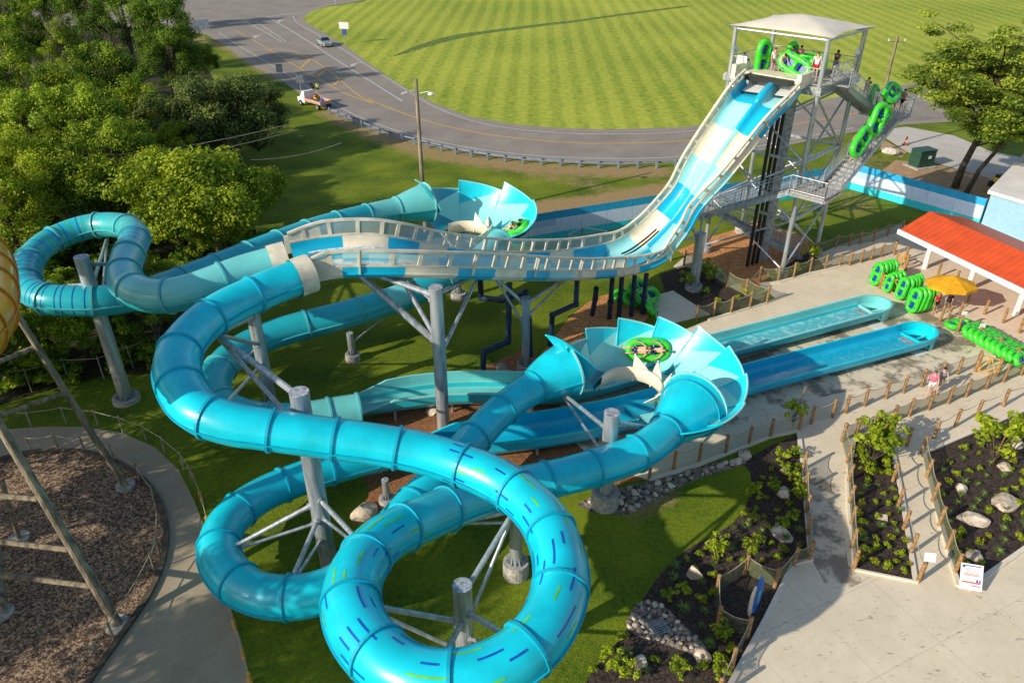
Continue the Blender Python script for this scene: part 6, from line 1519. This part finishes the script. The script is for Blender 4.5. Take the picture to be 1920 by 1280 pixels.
# ------------------------------------------------------------------ trees
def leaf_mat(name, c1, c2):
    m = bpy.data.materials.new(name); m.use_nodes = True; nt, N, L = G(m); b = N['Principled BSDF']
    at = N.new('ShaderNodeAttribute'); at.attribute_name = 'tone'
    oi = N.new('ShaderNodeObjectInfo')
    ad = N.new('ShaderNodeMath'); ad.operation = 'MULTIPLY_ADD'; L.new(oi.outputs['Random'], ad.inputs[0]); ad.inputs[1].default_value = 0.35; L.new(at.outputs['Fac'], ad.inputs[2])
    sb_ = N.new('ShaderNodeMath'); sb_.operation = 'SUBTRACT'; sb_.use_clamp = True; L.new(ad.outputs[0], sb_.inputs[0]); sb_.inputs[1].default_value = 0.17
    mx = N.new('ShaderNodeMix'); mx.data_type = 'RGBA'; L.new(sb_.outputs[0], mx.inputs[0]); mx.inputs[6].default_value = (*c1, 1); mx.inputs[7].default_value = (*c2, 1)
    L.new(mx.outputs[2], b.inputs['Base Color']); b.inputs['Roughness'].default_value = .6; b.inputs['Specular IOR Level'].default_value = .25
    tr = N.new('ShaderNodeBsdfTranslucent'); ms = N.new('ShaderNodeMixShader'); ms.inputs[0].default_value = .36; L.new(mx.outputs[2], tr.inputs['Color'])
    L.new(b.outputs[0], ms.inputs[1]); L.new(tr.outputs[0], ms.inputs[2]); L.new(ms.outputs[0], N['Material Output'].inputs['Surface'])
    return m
leaf_a = leaf_mat('leaf_bright', (.06, .14, .006), (.46, .55, .025)); leaf_b = leaf_mat('leaf_mid', (.035, .095, .006), (.42, .56, .03)); leaf_c = leaf_mat('leaf_dark', (.02, .06, .006), (.25, .39, .025))
leaf_d = leaf_mat('leaf_greyish', (.05, .085, .02), (.30, .38, .08)); leaf_y = leaf_mat('flower_yellow', (.5, .35, .01), (.8, .55, .02)); leaf_h = leaf_mat('leaf_locust', (.06, .12, .012), (.50, .60, .07))
def leaves(name, parent, clumps, per, size, m, seed=0, flat=.5, origin=(0, 0, 0), squash=.75):
    """clumps: list of (x,y,z,r,tone)"""
    rg = np.random.default_rng(seed); n = len(clumps) * per
    c = np.repeat(np.array([q[:3] for q in clumps]), per, 0); r = np.repeat(np.array([q[3] for q in clumps]), per); tn = np.repeat(np.array([q[4] for q in clumps]), per)
    d = rg.normal(size=(n, 3)); d /= np.linalg.norm(d, axis=1)[:, None]; rr = rg.random(n) ** .45
    off = d * (r * rr)[:, None]; off[:, 2] *= squash; pos = c + off
    nz = d * .8 + np.array([0, 0, flat]) + rg.normal(size=(n, 3)) * .45; nz /= np.linalg.norm(nz, axis=1)[:, None]
    a = np.cross(nz, rg.normal(size=(n, 3))); a /= np.linalg.norm(a, axis=1)[:, None]; b = np.cross(nz, a)
    s = size * (.6 + .8 * rg.random(n))[:, None]
    v = np.stack([pos - a * s * .5, pos + b * s * .32, pos + a * s * .5, pos - b * s * .32], 1).reshape(-1, 3)
    me = bpy.data.meshes.new(name); f = np.arange(n * 4).reshape(-1, 4)
    me.vertices.add(n * 4); me.vertices.foreach_set('co', v.ravel()); me.loops.add(n * 4); me.loops.foreach_set('vertex_index', f.ravel().astype(np.int32))
    me.polygons.add(n); me.polygons.foreach_set('loop_start', (np.arange(n) * 4).astype(np.int32)); me.polygons.foreach_set('loop_total', np.full(n, 4, np.int32))
    me.update(calc_edges=True); me.validate()
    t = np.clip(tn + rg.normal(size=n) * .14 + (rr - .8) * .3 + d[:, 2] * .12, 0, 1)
    at = me.attributes.new('tone', 'FLOAT', 'POINT'); at.data.foreach_set('value', np.repeat(t, 4).astype(np.float32))
    me.materials.append(m); o = bpy.data.objects.new(name, me); link(o); o.parent = parent; return o
def make_tree(label, h, cr, m, seed, cbase=.25, nclump=80, per=330, leaf=.225, shape='round', name='tree'):
    rnd = random.Random(seed); root = thing(name, label, 'tree', (0, 0, 0)); cl = []
    zc = h * (cbase + 1) / 2; hz = h * (1 - cbase) / 2
    tmb = MB(); tmb.path([(0, 0, -.1), (rnd.uniform(-.2, .2), rnd.uniform(-.2, .2), h * .35), (rnd.uniform(-.4, .4), rnd.uniform(-.4, .4), h * .8)], [h * .028, h * .02, h * .006], bark, 9)
    for k in range(nclump):
        th = rnd.uniform(0, 2 * math.pi); ph = math.acos(rnd.uniform(-.75, 1)); q = rnd.uniform(.45, 1.0) ** .5 * (.85 + .22 * math.sin(th * 3 + seed) + .12 * math.sin(ph * 5 + seed))
        x = math.sin(ph) * math.cos(th) * cr * q; y = math.sin(ph) * math.sin(th) * cr * q; z = zc + math.cos(ph) * hz * q
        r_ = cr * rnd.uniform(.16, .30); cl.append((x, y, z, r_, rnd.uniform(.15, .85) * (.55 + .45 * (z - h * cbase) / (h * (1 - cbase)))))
        if k % 6 == 0: tmb.bar((0, 0, h * rnd.uniform(.2, .5)), (x * .85, y * .85, z - .3), h * .009, bark, 6, r2=h * .003)
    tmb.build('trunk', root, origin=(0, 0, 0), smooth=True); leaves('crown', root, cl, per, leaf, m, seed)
    return root
def bare_tree(label, h, seed):
    rnd = random.Random(seed); root = thing('bare_tree', label, 'tree', (0, 0, 0)); mb = MB(); mb.bar((0, 0, 0), (0, 0, h * .8), h * .018, twig, 7, r2=h * .005); mb.build('trunk', root, origin=(0, 0, 0))
    mb = MB()
    for k in range(26):
        z = rnd.uniform(.2, .8) * h; a = rnd.uniform(0, 6.28); L_ = rnd.uniform(.2, .38) * h; e_ = Vector((math.cos(a) * L_ * .55, math.sin(a) * L_ * .55, z + L_)); s0 = Vector((0, 0, z)); mb.bar(s0, e_, .045, twig, 5, r2=.02)
        for j in range(9):
            f = rnd.uniform(.3, 1); b0 = s0.lerp(e_, f); dv = Vector((rnd.uniform(-1, 1), rnd.uniform(-1, 1), rnd.uniform(.2, 1.2))) * h * .09; mb.bar(b0, b0 + dv, .022, twig, 4, r2=.008, cap=False); mb.bar(b0 + dv * .5, b0 + dv * .5 + Vector((rnd.uniform(-1, 1), rnd.uniform(-1, 1), rnd.uniform(0, 1))) * h * .05, .012, twig, 3, r2=.006, cap=False)
    mb.build('branches', root, origin=(0, 0, 0)); return root
protos = [make_tree('p', 9, 4.6, leaf_a, 1), make_tree('p', 11, 4.8, leaf_b, 2), make_tree('p', 13, 5.4, leaf_c, 3, cbase=.15), make_tree('p', 8, 4.4, leaf_d, 4, cbase=.1), make_tree('p', 10, 4.6, leaf_a, 5, cbase=.1, nclump=60), make_tree('p', 12, 4.4, leaf_b, 6, cbase=.1)]
bproto = bare_tree('p', 9, 5)
# (crown px, py, crown height, proto, scale, label)
forest = [(388, 372, 5.2, 0, 1.08, 'bright yellow green tree at the front edge of the wood behind the bend'),
 (290, 350, 5.0, 0, .8, 'bright low tree tucked left of the large front tree'),
 (470, 395, 3.2, 0, .62, 'small bright tree at the right foot of the front tree'),
 (400, 215, 4.5, 3, 1.15, 'wide grey green tree spreading over the lawn edge'), (330, 238, 4.5, 3, .95, 'grey green tree left of the wide lawn edge one'), (475, 215, 3.6, 3, .78, 'small grey green tree reaching farthest onto the lawn'),
 (200, 160, 6.0, 1, .95, 'leafy green tree in the middle of the wood'), (120, 190, 6.0, 4, .95, 'flat topped light green tree at the middle of the wood'), (255, 225, 5.2, 4, .85, 'yellowish tree beside the grey green ones'),
 (165, 265, 5.5, 1, .95, 'dense green tree above the power lines'), (70, 265, 5.5, 1, .9, 'dense green tree at the outer side above the teal loop'),
 (60, 350, 5.0, 4, .9, 'light green tree just behind the teal loop on its outer side'), (150, 370, 4.6, 0, .85, 'bright tree right behind the top of the teal loop'), (15, 420, 4.5, 4, .8, 'light tree peeking over the amber slide'), (220, 325, 5.0, 1, .8, 'mid green tree where the power lines enter the wood'),
 (300, 60, 8.0, 2, 1.0, 'tall dark evergreen closest to the junction'), (230, 30, 8.0, 2, 1.0, 'tall dark tree at the back row of the wood'), (160, 10, 8.0, 2, .95, 'dark tree in the back row half hidden by bare branches'), (320, 130, 5.5, 2, .75, 'dark rounded tree on the verge below the junction'), (385, 130, 3.5, 1, .5, 'small green tree alone on the verge'),
 (60, 60, 7.0, 5, .95, 'tall mid green tree in the outer back row'), (0, 110, 7.0, 5, .95, 'green tree at the outermost middle row'), (20, 0, 8.0, 2, 1.0, 'dark tree in the farthest outer corner'), (100, -20, 8.5, 1, 1.0, 'green tree at the farthest back of the wood'), (280, -30, 9.0, 2, .9, 'dark evergreen at the farthest back by the road'),
 (-20, 210, 6.0, 5, .9, 'green tree at the outer edge beside the bare trunks'), (120, 100, 6.0, 5, .7, 'short green tree between the bare trees'), (330, 300, 4.0, 4, .6, 'small light tree filling the gap under the power lines'),
 (420, 445, 2.6, 4, .55, 'low light green tree touching the teal straight tube'), (330, 440, 3.0, 1, .6, 'low dark green tree behind the teal bend'),
 (60, 600, 2.6, 4, .55, 'low tree in the tangle below the teal loop near the amber slide'), (150, 625, 2.4, 1, .5, 'low dark tree between the loop pillar and the wire fence'), (262, 610, 2.4, 5, .45, 'low tree just beyond the loop pillar'), (20, 670, 2.4, 1, .5, 'low tree behind the wire fence at the leaning timber frame'), (300, 560, 2.6, 4, .5, 'low light tree under the teal bend')]
used = set()
for i, (x, y, hc, k, s_, lb) in enumerate(forest):
    p = P(x, y, hc * s_ if hc * s_ > 2 else 2); loc = (p.x, p.y, 0); rz = random.uniform(0, 6.28)
    if k not in used: o = protos[k]; used.add(k); o.location = loc; o.rotation_euler = (0, 0, rz); o.scale = (s_,) * 3; o['label'] = lb
    else: o = dup(protos[k], loc, rz, scale=s_, label=lb)
    o['group'] = 'trees of the wood'
for i, (x, y, s_, lb) in enumerate([(110, 70, 1.0, 'bare grey tree with twiggy crown in the upper wood'), (215, 95, .85, 'bare grey tree standing in front of the dark evergreens'), (20, 240, .9, 'bare grey trunks at the outer middle of the wood'), (60, 160, .8, 'bare grey tree below the first bare one'), (140, 420, .45, 'small bare tree inside the teal loop'), (290, 600, .4, 'spindly bare sapling in the undergrowth')]):
    p = P(x, y, 6.5 * s_); loc = (p.x, p.y, 0)
    if i == 0: o = bproto; o.location = loc; o.scale = (s_,) * 3; o['label'] = lb
    else: o = dup(bproto, loc, i * 1.3, scale=s_, label=lb)
# understory bushes
ub_ = thing('bush', 'leafy bush', 'bush', (0, 0, 0)); rnd = random.Random(9); cl = []
for k in range(26):
    a = rnd.uniform(0, 6.28); q = rnd.uniform(0, 1.5); cl.append((math.cos(a) * q, math.sin(a) * q, rnd.uniform(.3, 2.0) * (1 - q * .25), rnd.uniform(.35, .6), rnd.uniform(.1, .9)))
leaves('foliage', ub_, cl, 70, .30, leaf_b, 12); mb = MB(); [mb.bar((0, 0, 0), (c_[0] * .8, c_[1] * .8, c_[2]), .04, bark, 5, r2=.012) for c_ in cl[::4]]; mb.build('stems', ub_, origin=(0, 0, 0))
spots = []
under_poly = [P(*q) for q in [(-60, 560), (0, 470), (60, 400), (300, 380), (500, 400), (515, 425), (400, 500), (300, 560), (290, 640), (280, 690), (190, 692), (100, 715), (0, 735), (-60, 740)]]
rnd = random.Random(5); tries = 0
bx = [min(p.x for p in under_poly), max(p.x for p in under_poly), min(p.y for p in under_poly), max(p.y for p in under_poly)]
while len(spots) < 62 and tries < 4000:
    tries += 1; x, y = rnd.uniform(bx[0], bx[1]), rnd.uniform(bx[2], bx[3])
    if pip(x, y, under_poly) and all((x - a) ** 2 + (y - b) ** 2 > 1.4 for a, b in spots): spots.append((x, y))
for i, (x, y) in enumerate(spots):
    if i == 0: o = ub_; o.location = (x, y, 0)
    else: o = dup(ub_, (x, y, 0), rnd.uniform(0, 6.28), scale=rnd.uniform(.55, 1.15))
    o['label'] = 'leafy bush in the tangled undergrowth below the wood'; o['group'] = 'bushes in the undergrowth'
# trees outside the frame that shade the litter circle and near lawn
for i, (x, y, s_, k) in enumerate([(-29, 22, 1.15, 1), (-33, 13, .88, 5), (-38, 26, 1.1, 2), (-19, 2, 1.0, 1), (-12, -5, 1.0, 5), (-27, 8, 1.1, 2)]):
    dup(protos[k], (x, y, 0), i, scale=s_, label=['shade tree standing beyond the amber slide', 'tall shade tree behind the timber frames', 'dark tree beyond the outer end of the path', 'green tree close behind the viewpoint', 'green tree nearest the plaza corner', 'dark shade tree between the viewpoint and the frames'][i])

# big honey locust on the right: two trunks, layered open crown
bt = thing('tree', 'large open crowned tree with feathery layers and a forked trunk beside the drive', 'tree', tuple(P(1790, 352)))
tb_ = Vector(bt.location); rnd = random.Random(21); mb = MB()
mb.path([tb_, tb_ + Vector((.2, .1, 2.0)), tb_ + Vector((.9, .3, 4.6)), tb_ + Vector((1.3, .4, 8.0)), tb_ + Vector((1.0, .2, 11.5))], [.36, .3, .24, .15, .06], bark, 10)
limb = []; cl = []
for k in range(64):
    z0_ = rnd.uniform(3.5, 10.5); a = rnd.uniform(0, 6.28); L_ = rnd.uniform(3.0, 8.0) * (1 - max(0, z0_ - 8) * .08); s0 = Vector((1.0, .3, z0_)); e_ = s0 + Vector((math.cos(a) * L_, math.sin(a) * L_, rnd.uniform(.8, 4.2)))
    if e_.z > 14.6: e_.z = 14.6
    m_ = s0.lerp(e_, .5) + zv(.3); mb.path([tb_ + s0, tb_ + m_, tb_ + e_], [.10, .07, .03], bark, 6)
    for f in (.45, .62, .78, .92, 1.05):
        q = s0.lerp(e_, f) + Vector((rnd.uniform(-.9, .9) - .7, rnd.uniform(-.9, .9), rnd.uniform(-.2, .7))); cl.append((q.x, q.y, q.z, rnd.uniform(.8, 1.45), rnd.uniform(.1, .9)))
mb.build('trunk', bt, smooth=True)
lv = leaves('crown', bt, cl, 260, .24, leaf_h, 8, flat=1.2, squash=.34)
bt2 = thing('tree', 'slimmer companion tree leaning from the large open crowned one', 'tree', tuple(P(1812, 362))); tb2 = Vector(bt2.location); mb = MB()
mb.path([tb2, tb2 + Vector((.5, 0, 2.2)), tb2 + Vector((1.8, 0, 4.6)), tb2 + Vector((3.4, .3, 8.0))], [.24, .2, .16, .06], bark, 9); cl = []
for k in range(16):
    z0_ = rnd.uniform(3.2, 7.0); a = rnd.uniform(0, 6.28); L_ = rnd.uniform(2, 4.2); s0 = Vector((.4 * z0_, 0, z0_)); e_ = s0 + Vector((math.cos(a) * L_, math.sin(a) * L_, rnd.uniform(.3, 2.6))); mb.path([tb2 + s0, tb2 + e_], [.07, .02], bark, 6)
    for f in (.5, .75, 1.0): q = s0.lerp(e_, f); cl.append((q.x, q.y, q.z + rnd.uniform(-.2, .5), rnd.uniform(.7, 1.1), rnd.uniform(.1, .9)))
mb.build('trunk', bt2, smooth=True); leaves('crown', bt2, cl, 110, .26, leaf_h, 18, flat=1.2, squash=.35)

# ------------------------------------------------------------------ garden plants and rocks
def plant(name, label, cat, build):
    r_ = thing(name, label, cat, (0, 0, 0)); build(r_); return r_
def b_shrub(r_):
    rn = random.Random(2); cl = [(rn.uniform(-.14, .14), rn.uniform(-.14, .14), rn.uniform(.12, .34), .14, rn.uniform(.3, .9)) for k in range(9)]; leaves('foliage', r_, cl, 34, .085, leaf_a, 31, squash=.9)
def b_grass(r_):
    rn = random.Random(3); mb = MB()
    for k in range(60):
        a = rn.uniform(0, 6.28); L_ = rn.uniform(.3, .55); w_ = .018; d = Vector((math.cos(a), math.sin(a), 0)); s_ = Vector((-d.y, d.x, 0)) * w_; m_ = d * L_ * .25 + zv(L_ * .7); t_ = d * L_ * .7 + zv(L_ * .8)
        mb.add([-s_, s_, m_ + s_ * .8, m_ - s_ * .8, t_], [(0, 1, 2, 3), (3, 2, 4)], mat('grass_blade', (.14, .22, .035), .7, var=.2))
    mb.build('blades', r_, origin=(0, 0, 0))
def b_flower(r_):
    rn = random.Random(4); cl = [(rn.uniform(-.14, .14), rn.uniform(-.14, .14), rn.uniform(.08, .24), .12, rn.uniform(.2, .7)) for k in range(7)]; leaves('foliage', r_, cl, 28, .08, leaf_b, 33)
    leaves('blossom', r_, [(c_[0], c_[1], c_[2] + .1, .09, .6) for c_ in cl[:5]], 8, .06, leaf_y, 34)
def b_leafy(r_):
    rn = random.Random(6); mb = MB(); cl = []
    for k in range(14):
        a = rn.uniform(0, 6.28); q = rn.uniform(.1, .45); z = rn.uniform(.3, .95); mb.bar((0, 0, 0), (math.cos(a) * q, math.sin(a) * q, z), .014, bark, 4, r2=.005); cl.append((math.cos(a) * q, math.sin(a) * q, z, .17, rn.uniform(.3, 1)))
    mb.build('stems', r_, origin=(0, 0, 0)); leaves('foliage', r_, cl, 30, .12, leaf_a, 36)
PR = {'shrub': plant('shrub', 'x', 'shrub', b_shrub), 'grass': plant('grass_tuft', 'x', 'ornamental grass', b_grass), 'flower': plant('flowering_plant', 'x', 'flower', b_flower), 'leafy': plant('tall_shrub', 'x', 'shrub', b_leafy)}
used_p = set(); DESC = {'shrub': 'low round green shrub', 'grass': 'wispy ornamental grass tuft', 'flower': 'small plant with yellow flowers', 'leafy': 'knee high leafy shrub'}
def put(kind, p, s_, where):
    if kind not in used_p: used_p.add(kind); o = PR[kind]; o.location = p; o.scale = (s_,) * 3
    else: o = dup(PR[kind], p, random.uniform(0, 6.28), scale=s_)
    o['label'] = DESC[kind] + ' ' + where; o['group'] = DESC[kind] + 's ' + where
def scatter(poly, n, mix, where, mind=.55, sc=(.8, 1.3), seed=0):
    g_ = [P(*q) for q in poly]; rn = random.Random(seed); got = []; t = 0
    x0, x1, y0, y1 = min(p.x for p in g_), max(p.x for p in g_), min(p.y for p in g_), max(p.y for p in g_)
    while len(got) < n and t < 6000:
        t += 1; x, y = rn.uniform(x0, x1), rn.uniform(y0, y1)
        if pip(x, y, g_) and all((x - a) ** 2 + (y - b) ** 2 > mind ** 2 for a, b in got):
            got.append((x, y)); put(rn.choice(mix), Vector((x, y, .04)), rn.uniform(*sc), where)
scatter([(1608, 900), (1675, 915), (1708, 1080), (1610, 1062)], 46, ['shrub', 'flower', 'shrub', 'grass'], 'in the middle bed between the ramps', .5, (.55, .95), seed=1)
scatter([(1606, 845), (1668, 850), (1672, 905), (1608, 895)], 9, ['leafy', 'shrub'], 'at the top of the middle bed', .6, (.8, 1.2), seed=2)
scatter([(1750, 870), (1920, 790), (1920, 1015), (1815, 1088), (1790, 1050)], 70, ['shrub', 'shrub', 'flower', 'grass', 'grass'], 'in the corner bed', .6, (.55, .95), seed=3)
scatter([(1420, 890), (1495, 850), (1505, 1040), (1470, 1050), (1350, 1060), (1300, 1030), (1390, 980)], 60, ['shrub', 'flower', 'leafy', 'grass', 'shrub', 'flower'], 'in the large bed beside the left ramp', .55, (.5, .9), seed=4)
scatter([(1270, 1045), (1340, 1040), (1335, 1180), (1380, 1220), (1350, 1275), (1090, 1275), (1120, 1215), (1170, 1190), (1190, 1230), (1320, 1250), (1330, 1200), (1240, 1120)], 70, ['shrub', 'leafy', 'grass', 'flower', 'shrub'], 'in the bed below the rock garden', .6, (.6, 1.05), seed=5)
scatter([(1250, 520), (1330, 520), (1420, 562), (1330, 588)], 7, ['shrub', 'leafy'], 'in the small bed under the drop', 1.0, (1, 1.6), seed=6)
scatter([(1440, 525), (1500, 490), (1535, 490), (1500, 515)], 5, ['shrub', 'leafy'], 'in the bed inside the tower legs', .8, (1, 1.6), seed=7)
# young trees in the beds
for i, (x, y, s_, lb) in enumerate([(1632, 872, 2.2, 'young bushy tree leaning on its stake at the top of the middle bed'), (1485, 800, 1.3, 'thin sapling with few leaves behind the long rope fence'), (1860, 870, 2.6, 'young tree with a thin stake in the corner bed'), (1650, 850, 2.0, 'second young bushy tree in the middle bed')]):
    o = dup(PR['leafy'], P(x, y) + zv(.3), i, scale=s_, label=lb); o['category'] = 'young tree'; o.name = 'young_tree'
    if 'group' in o: del o['group']
    st_ = P(x, y); mb = MB(); mb.bar(st_, st_ + Vector((.35, .3, 2.4)), .025, wood, 6); tag(mb.build('garden_stake', None, tuple(st_)), ['thin stake tied to the bushy tree in the middle bed', 'thin stake at the sparse sapling', 'thin leaning stake in the corner bed', 'thin stake at the second bushy tree'][i], 'stake')
stone_m = mat('river_stone', (0.6, 0.52, 0.42), 0.85, col2=(0.3, 0.25, 0.2), scale=5)
_nt, _N, _L = G(stone_m); _oi = _N.new('ShaderNodeObjectInfo'); _cr = _N.new('ShaderNodeValToRGB')
_cr.color_ramp.elements[0].color = (.16, .12, .09, 1); _cr.color_ramp.elements[1].color = (.72, .62, .5, 1); _L.new(_oi.outputs['Random'], _cr.inputs[0]); _L.new(_cr.outputs[0], _N['Principled BSDF'].inputs['Base Color'])
def rock(label, px, py, sx, sy, sz, rz, seed, group=None):
    p = P(px, py); rn = random.Random(seed); bm = bmesh.new(); bmesh.ops.create_icosphere(bm, subdivisions=3, radius=1)
    ks = [Vector((rn.uniform(-1, 1), rn.uniform(-1, 1), rn.uniform(-1, 1))).normalized() for _ in range(14)]; cs = [rn.uniform(.62, .92) for _ in ks]
    for v in bm.verts:
        c_ = v.co.copy()
        for kx, cx in zip(ks, cs):
            dd = c_.dot(kx)
            if dd > cx: c_ -= kx * (dd - cx)
        v.co = Vector((c_.x * sx, c_.y * sy, c_.z * sz + sz * .3)) + Vector((rn.uniform(-1, 1), rn.uniform(-1, 1), rn.uniform(-1, 1))) * .012
    me = bpy.data.meshes.new('boulder'); bm.to_mesh(me); bm.free(); me.materials.append(stone_m if seed >= 50 else rock_m)
    o = bpy.data.objects.new('boulder', me); link(o); o.location = p; o.rotation_euler = (0, 0, rz); tag(o, label, 'boulder', group); return o
rk = [('flat pale boulder in the middle of the corner bed', 1825, 978, .78, .52, .28), ('largest pale boulder at the outer side of the corner bed', 1883, 945, .85, .55, .35), ('round pale boulder near the top of the corner bed', 1882, 878, .40, .34, .25), ('brown boulder by the net fence in the corner bed', 1800, 918, .38, .3, .25), ('cracked boulder beside the rules board', 1826, 1044, .42, .36, .28), ('tan boulder above the surfboard pen', 1463, 1003, .60, .42, .3), ('pointed dark boulder among yellow flowers', 1467, 928, .3, .5, .35), ('pale boulder at the top of the corner bed', 1905, 835, .5, .35, .3), ('brown boulder where the beds meet', 1472, 885, .3, .28, .2), ('upright brown boulder beside the rock garden', 1303, 1080, .28, .45, .4), ('boulder at the lower end of the rock garden', 1318, 1230, .42, .35, .3), ('small standing stone near the bottom bed', 1200, 1247, .26, .26, .4), ('large grey boulder by the slim drum pillar in mulch', 685, 965, .75, .6, .5), ('boulder under the open flume beside the pillar', 812, 772, .5, .4, .25), ('first flat boulder below the blue valve pipe', 880, 712, .6, .4, .22), ('second flat boulder below the blue valve pipe', 945, 702, .7, .5, .22), ('third flat boulder behind the blue valve pipe', 940, 690, .5, .35, .18), ('boulder on the gravel strip corner', 1395, 855, .5, .35, .25)]
for i, (lb, x, y, a, b, c_) in enumerate(rk): rock(lb, x, y, a, b, c_, random.uniform(0, 3), i)
# river stones: individual larger stones
st_me = []
for k in range(4):
    o = rock('river stone in the rock garden round the drain', 1230, 1170, .17, .13, .1, 0, 50 + k, 'river stones of the rock garden'); o.name = 'river_stone'; o['category'] = 'stone'; st_me.append(o)
def stones(poly, n, lbl, grp, mind, seed, sc=(.7, 1.7)):
    g_ = [P(*q) for q in poly]; rn = random.Random(seed); got = []; t = 0
    x0, x1, y0, y1 = min(p.x for p in g_), max(p.x for p in g_), min(p.y for p in g_), max(p.y for p in g_)
    while len(got) < n and t < 9000:
        t += 1; x, y = rn.uniform(x0, x1), rn.uniform(y0, y1)
        if pip(x, y, g_) and all((x - a) ** 2 + (y - b) ** 2 > mind ** 2 for a, b in got):
            got.append((x, y)); o = rn.choice(st_me).copy(); link(o); o.location = (x, y, .03); o.rotation_euler = (0, 0, rn.uniform(0, 6.28)); s_ = rn.uniform(*sc); o.scale = (s_,) * 3; o['label'] = lbl; o['group'] = grp
stones([(1178, 1160), (1202, 1126), (1240, 1132), (1286, 1182), (1326, 1215), (1320, 1236), (1270, 1210), (1215, 1196), (1180, 1182)], 150, 'river stone in the rock garden round the drain', 'river stones of the rock garden', .23, 1, (.45, 1.0))
stones([(1390, 866), (1360, 868), (1230, 905), (1130, 928), (1095, 945), (1180, 958), (1290, 900)], 110, 'river stone in the pale strip beside the lawn', 'river stones beside the lawn', .3, 2, (.5, 1.5))
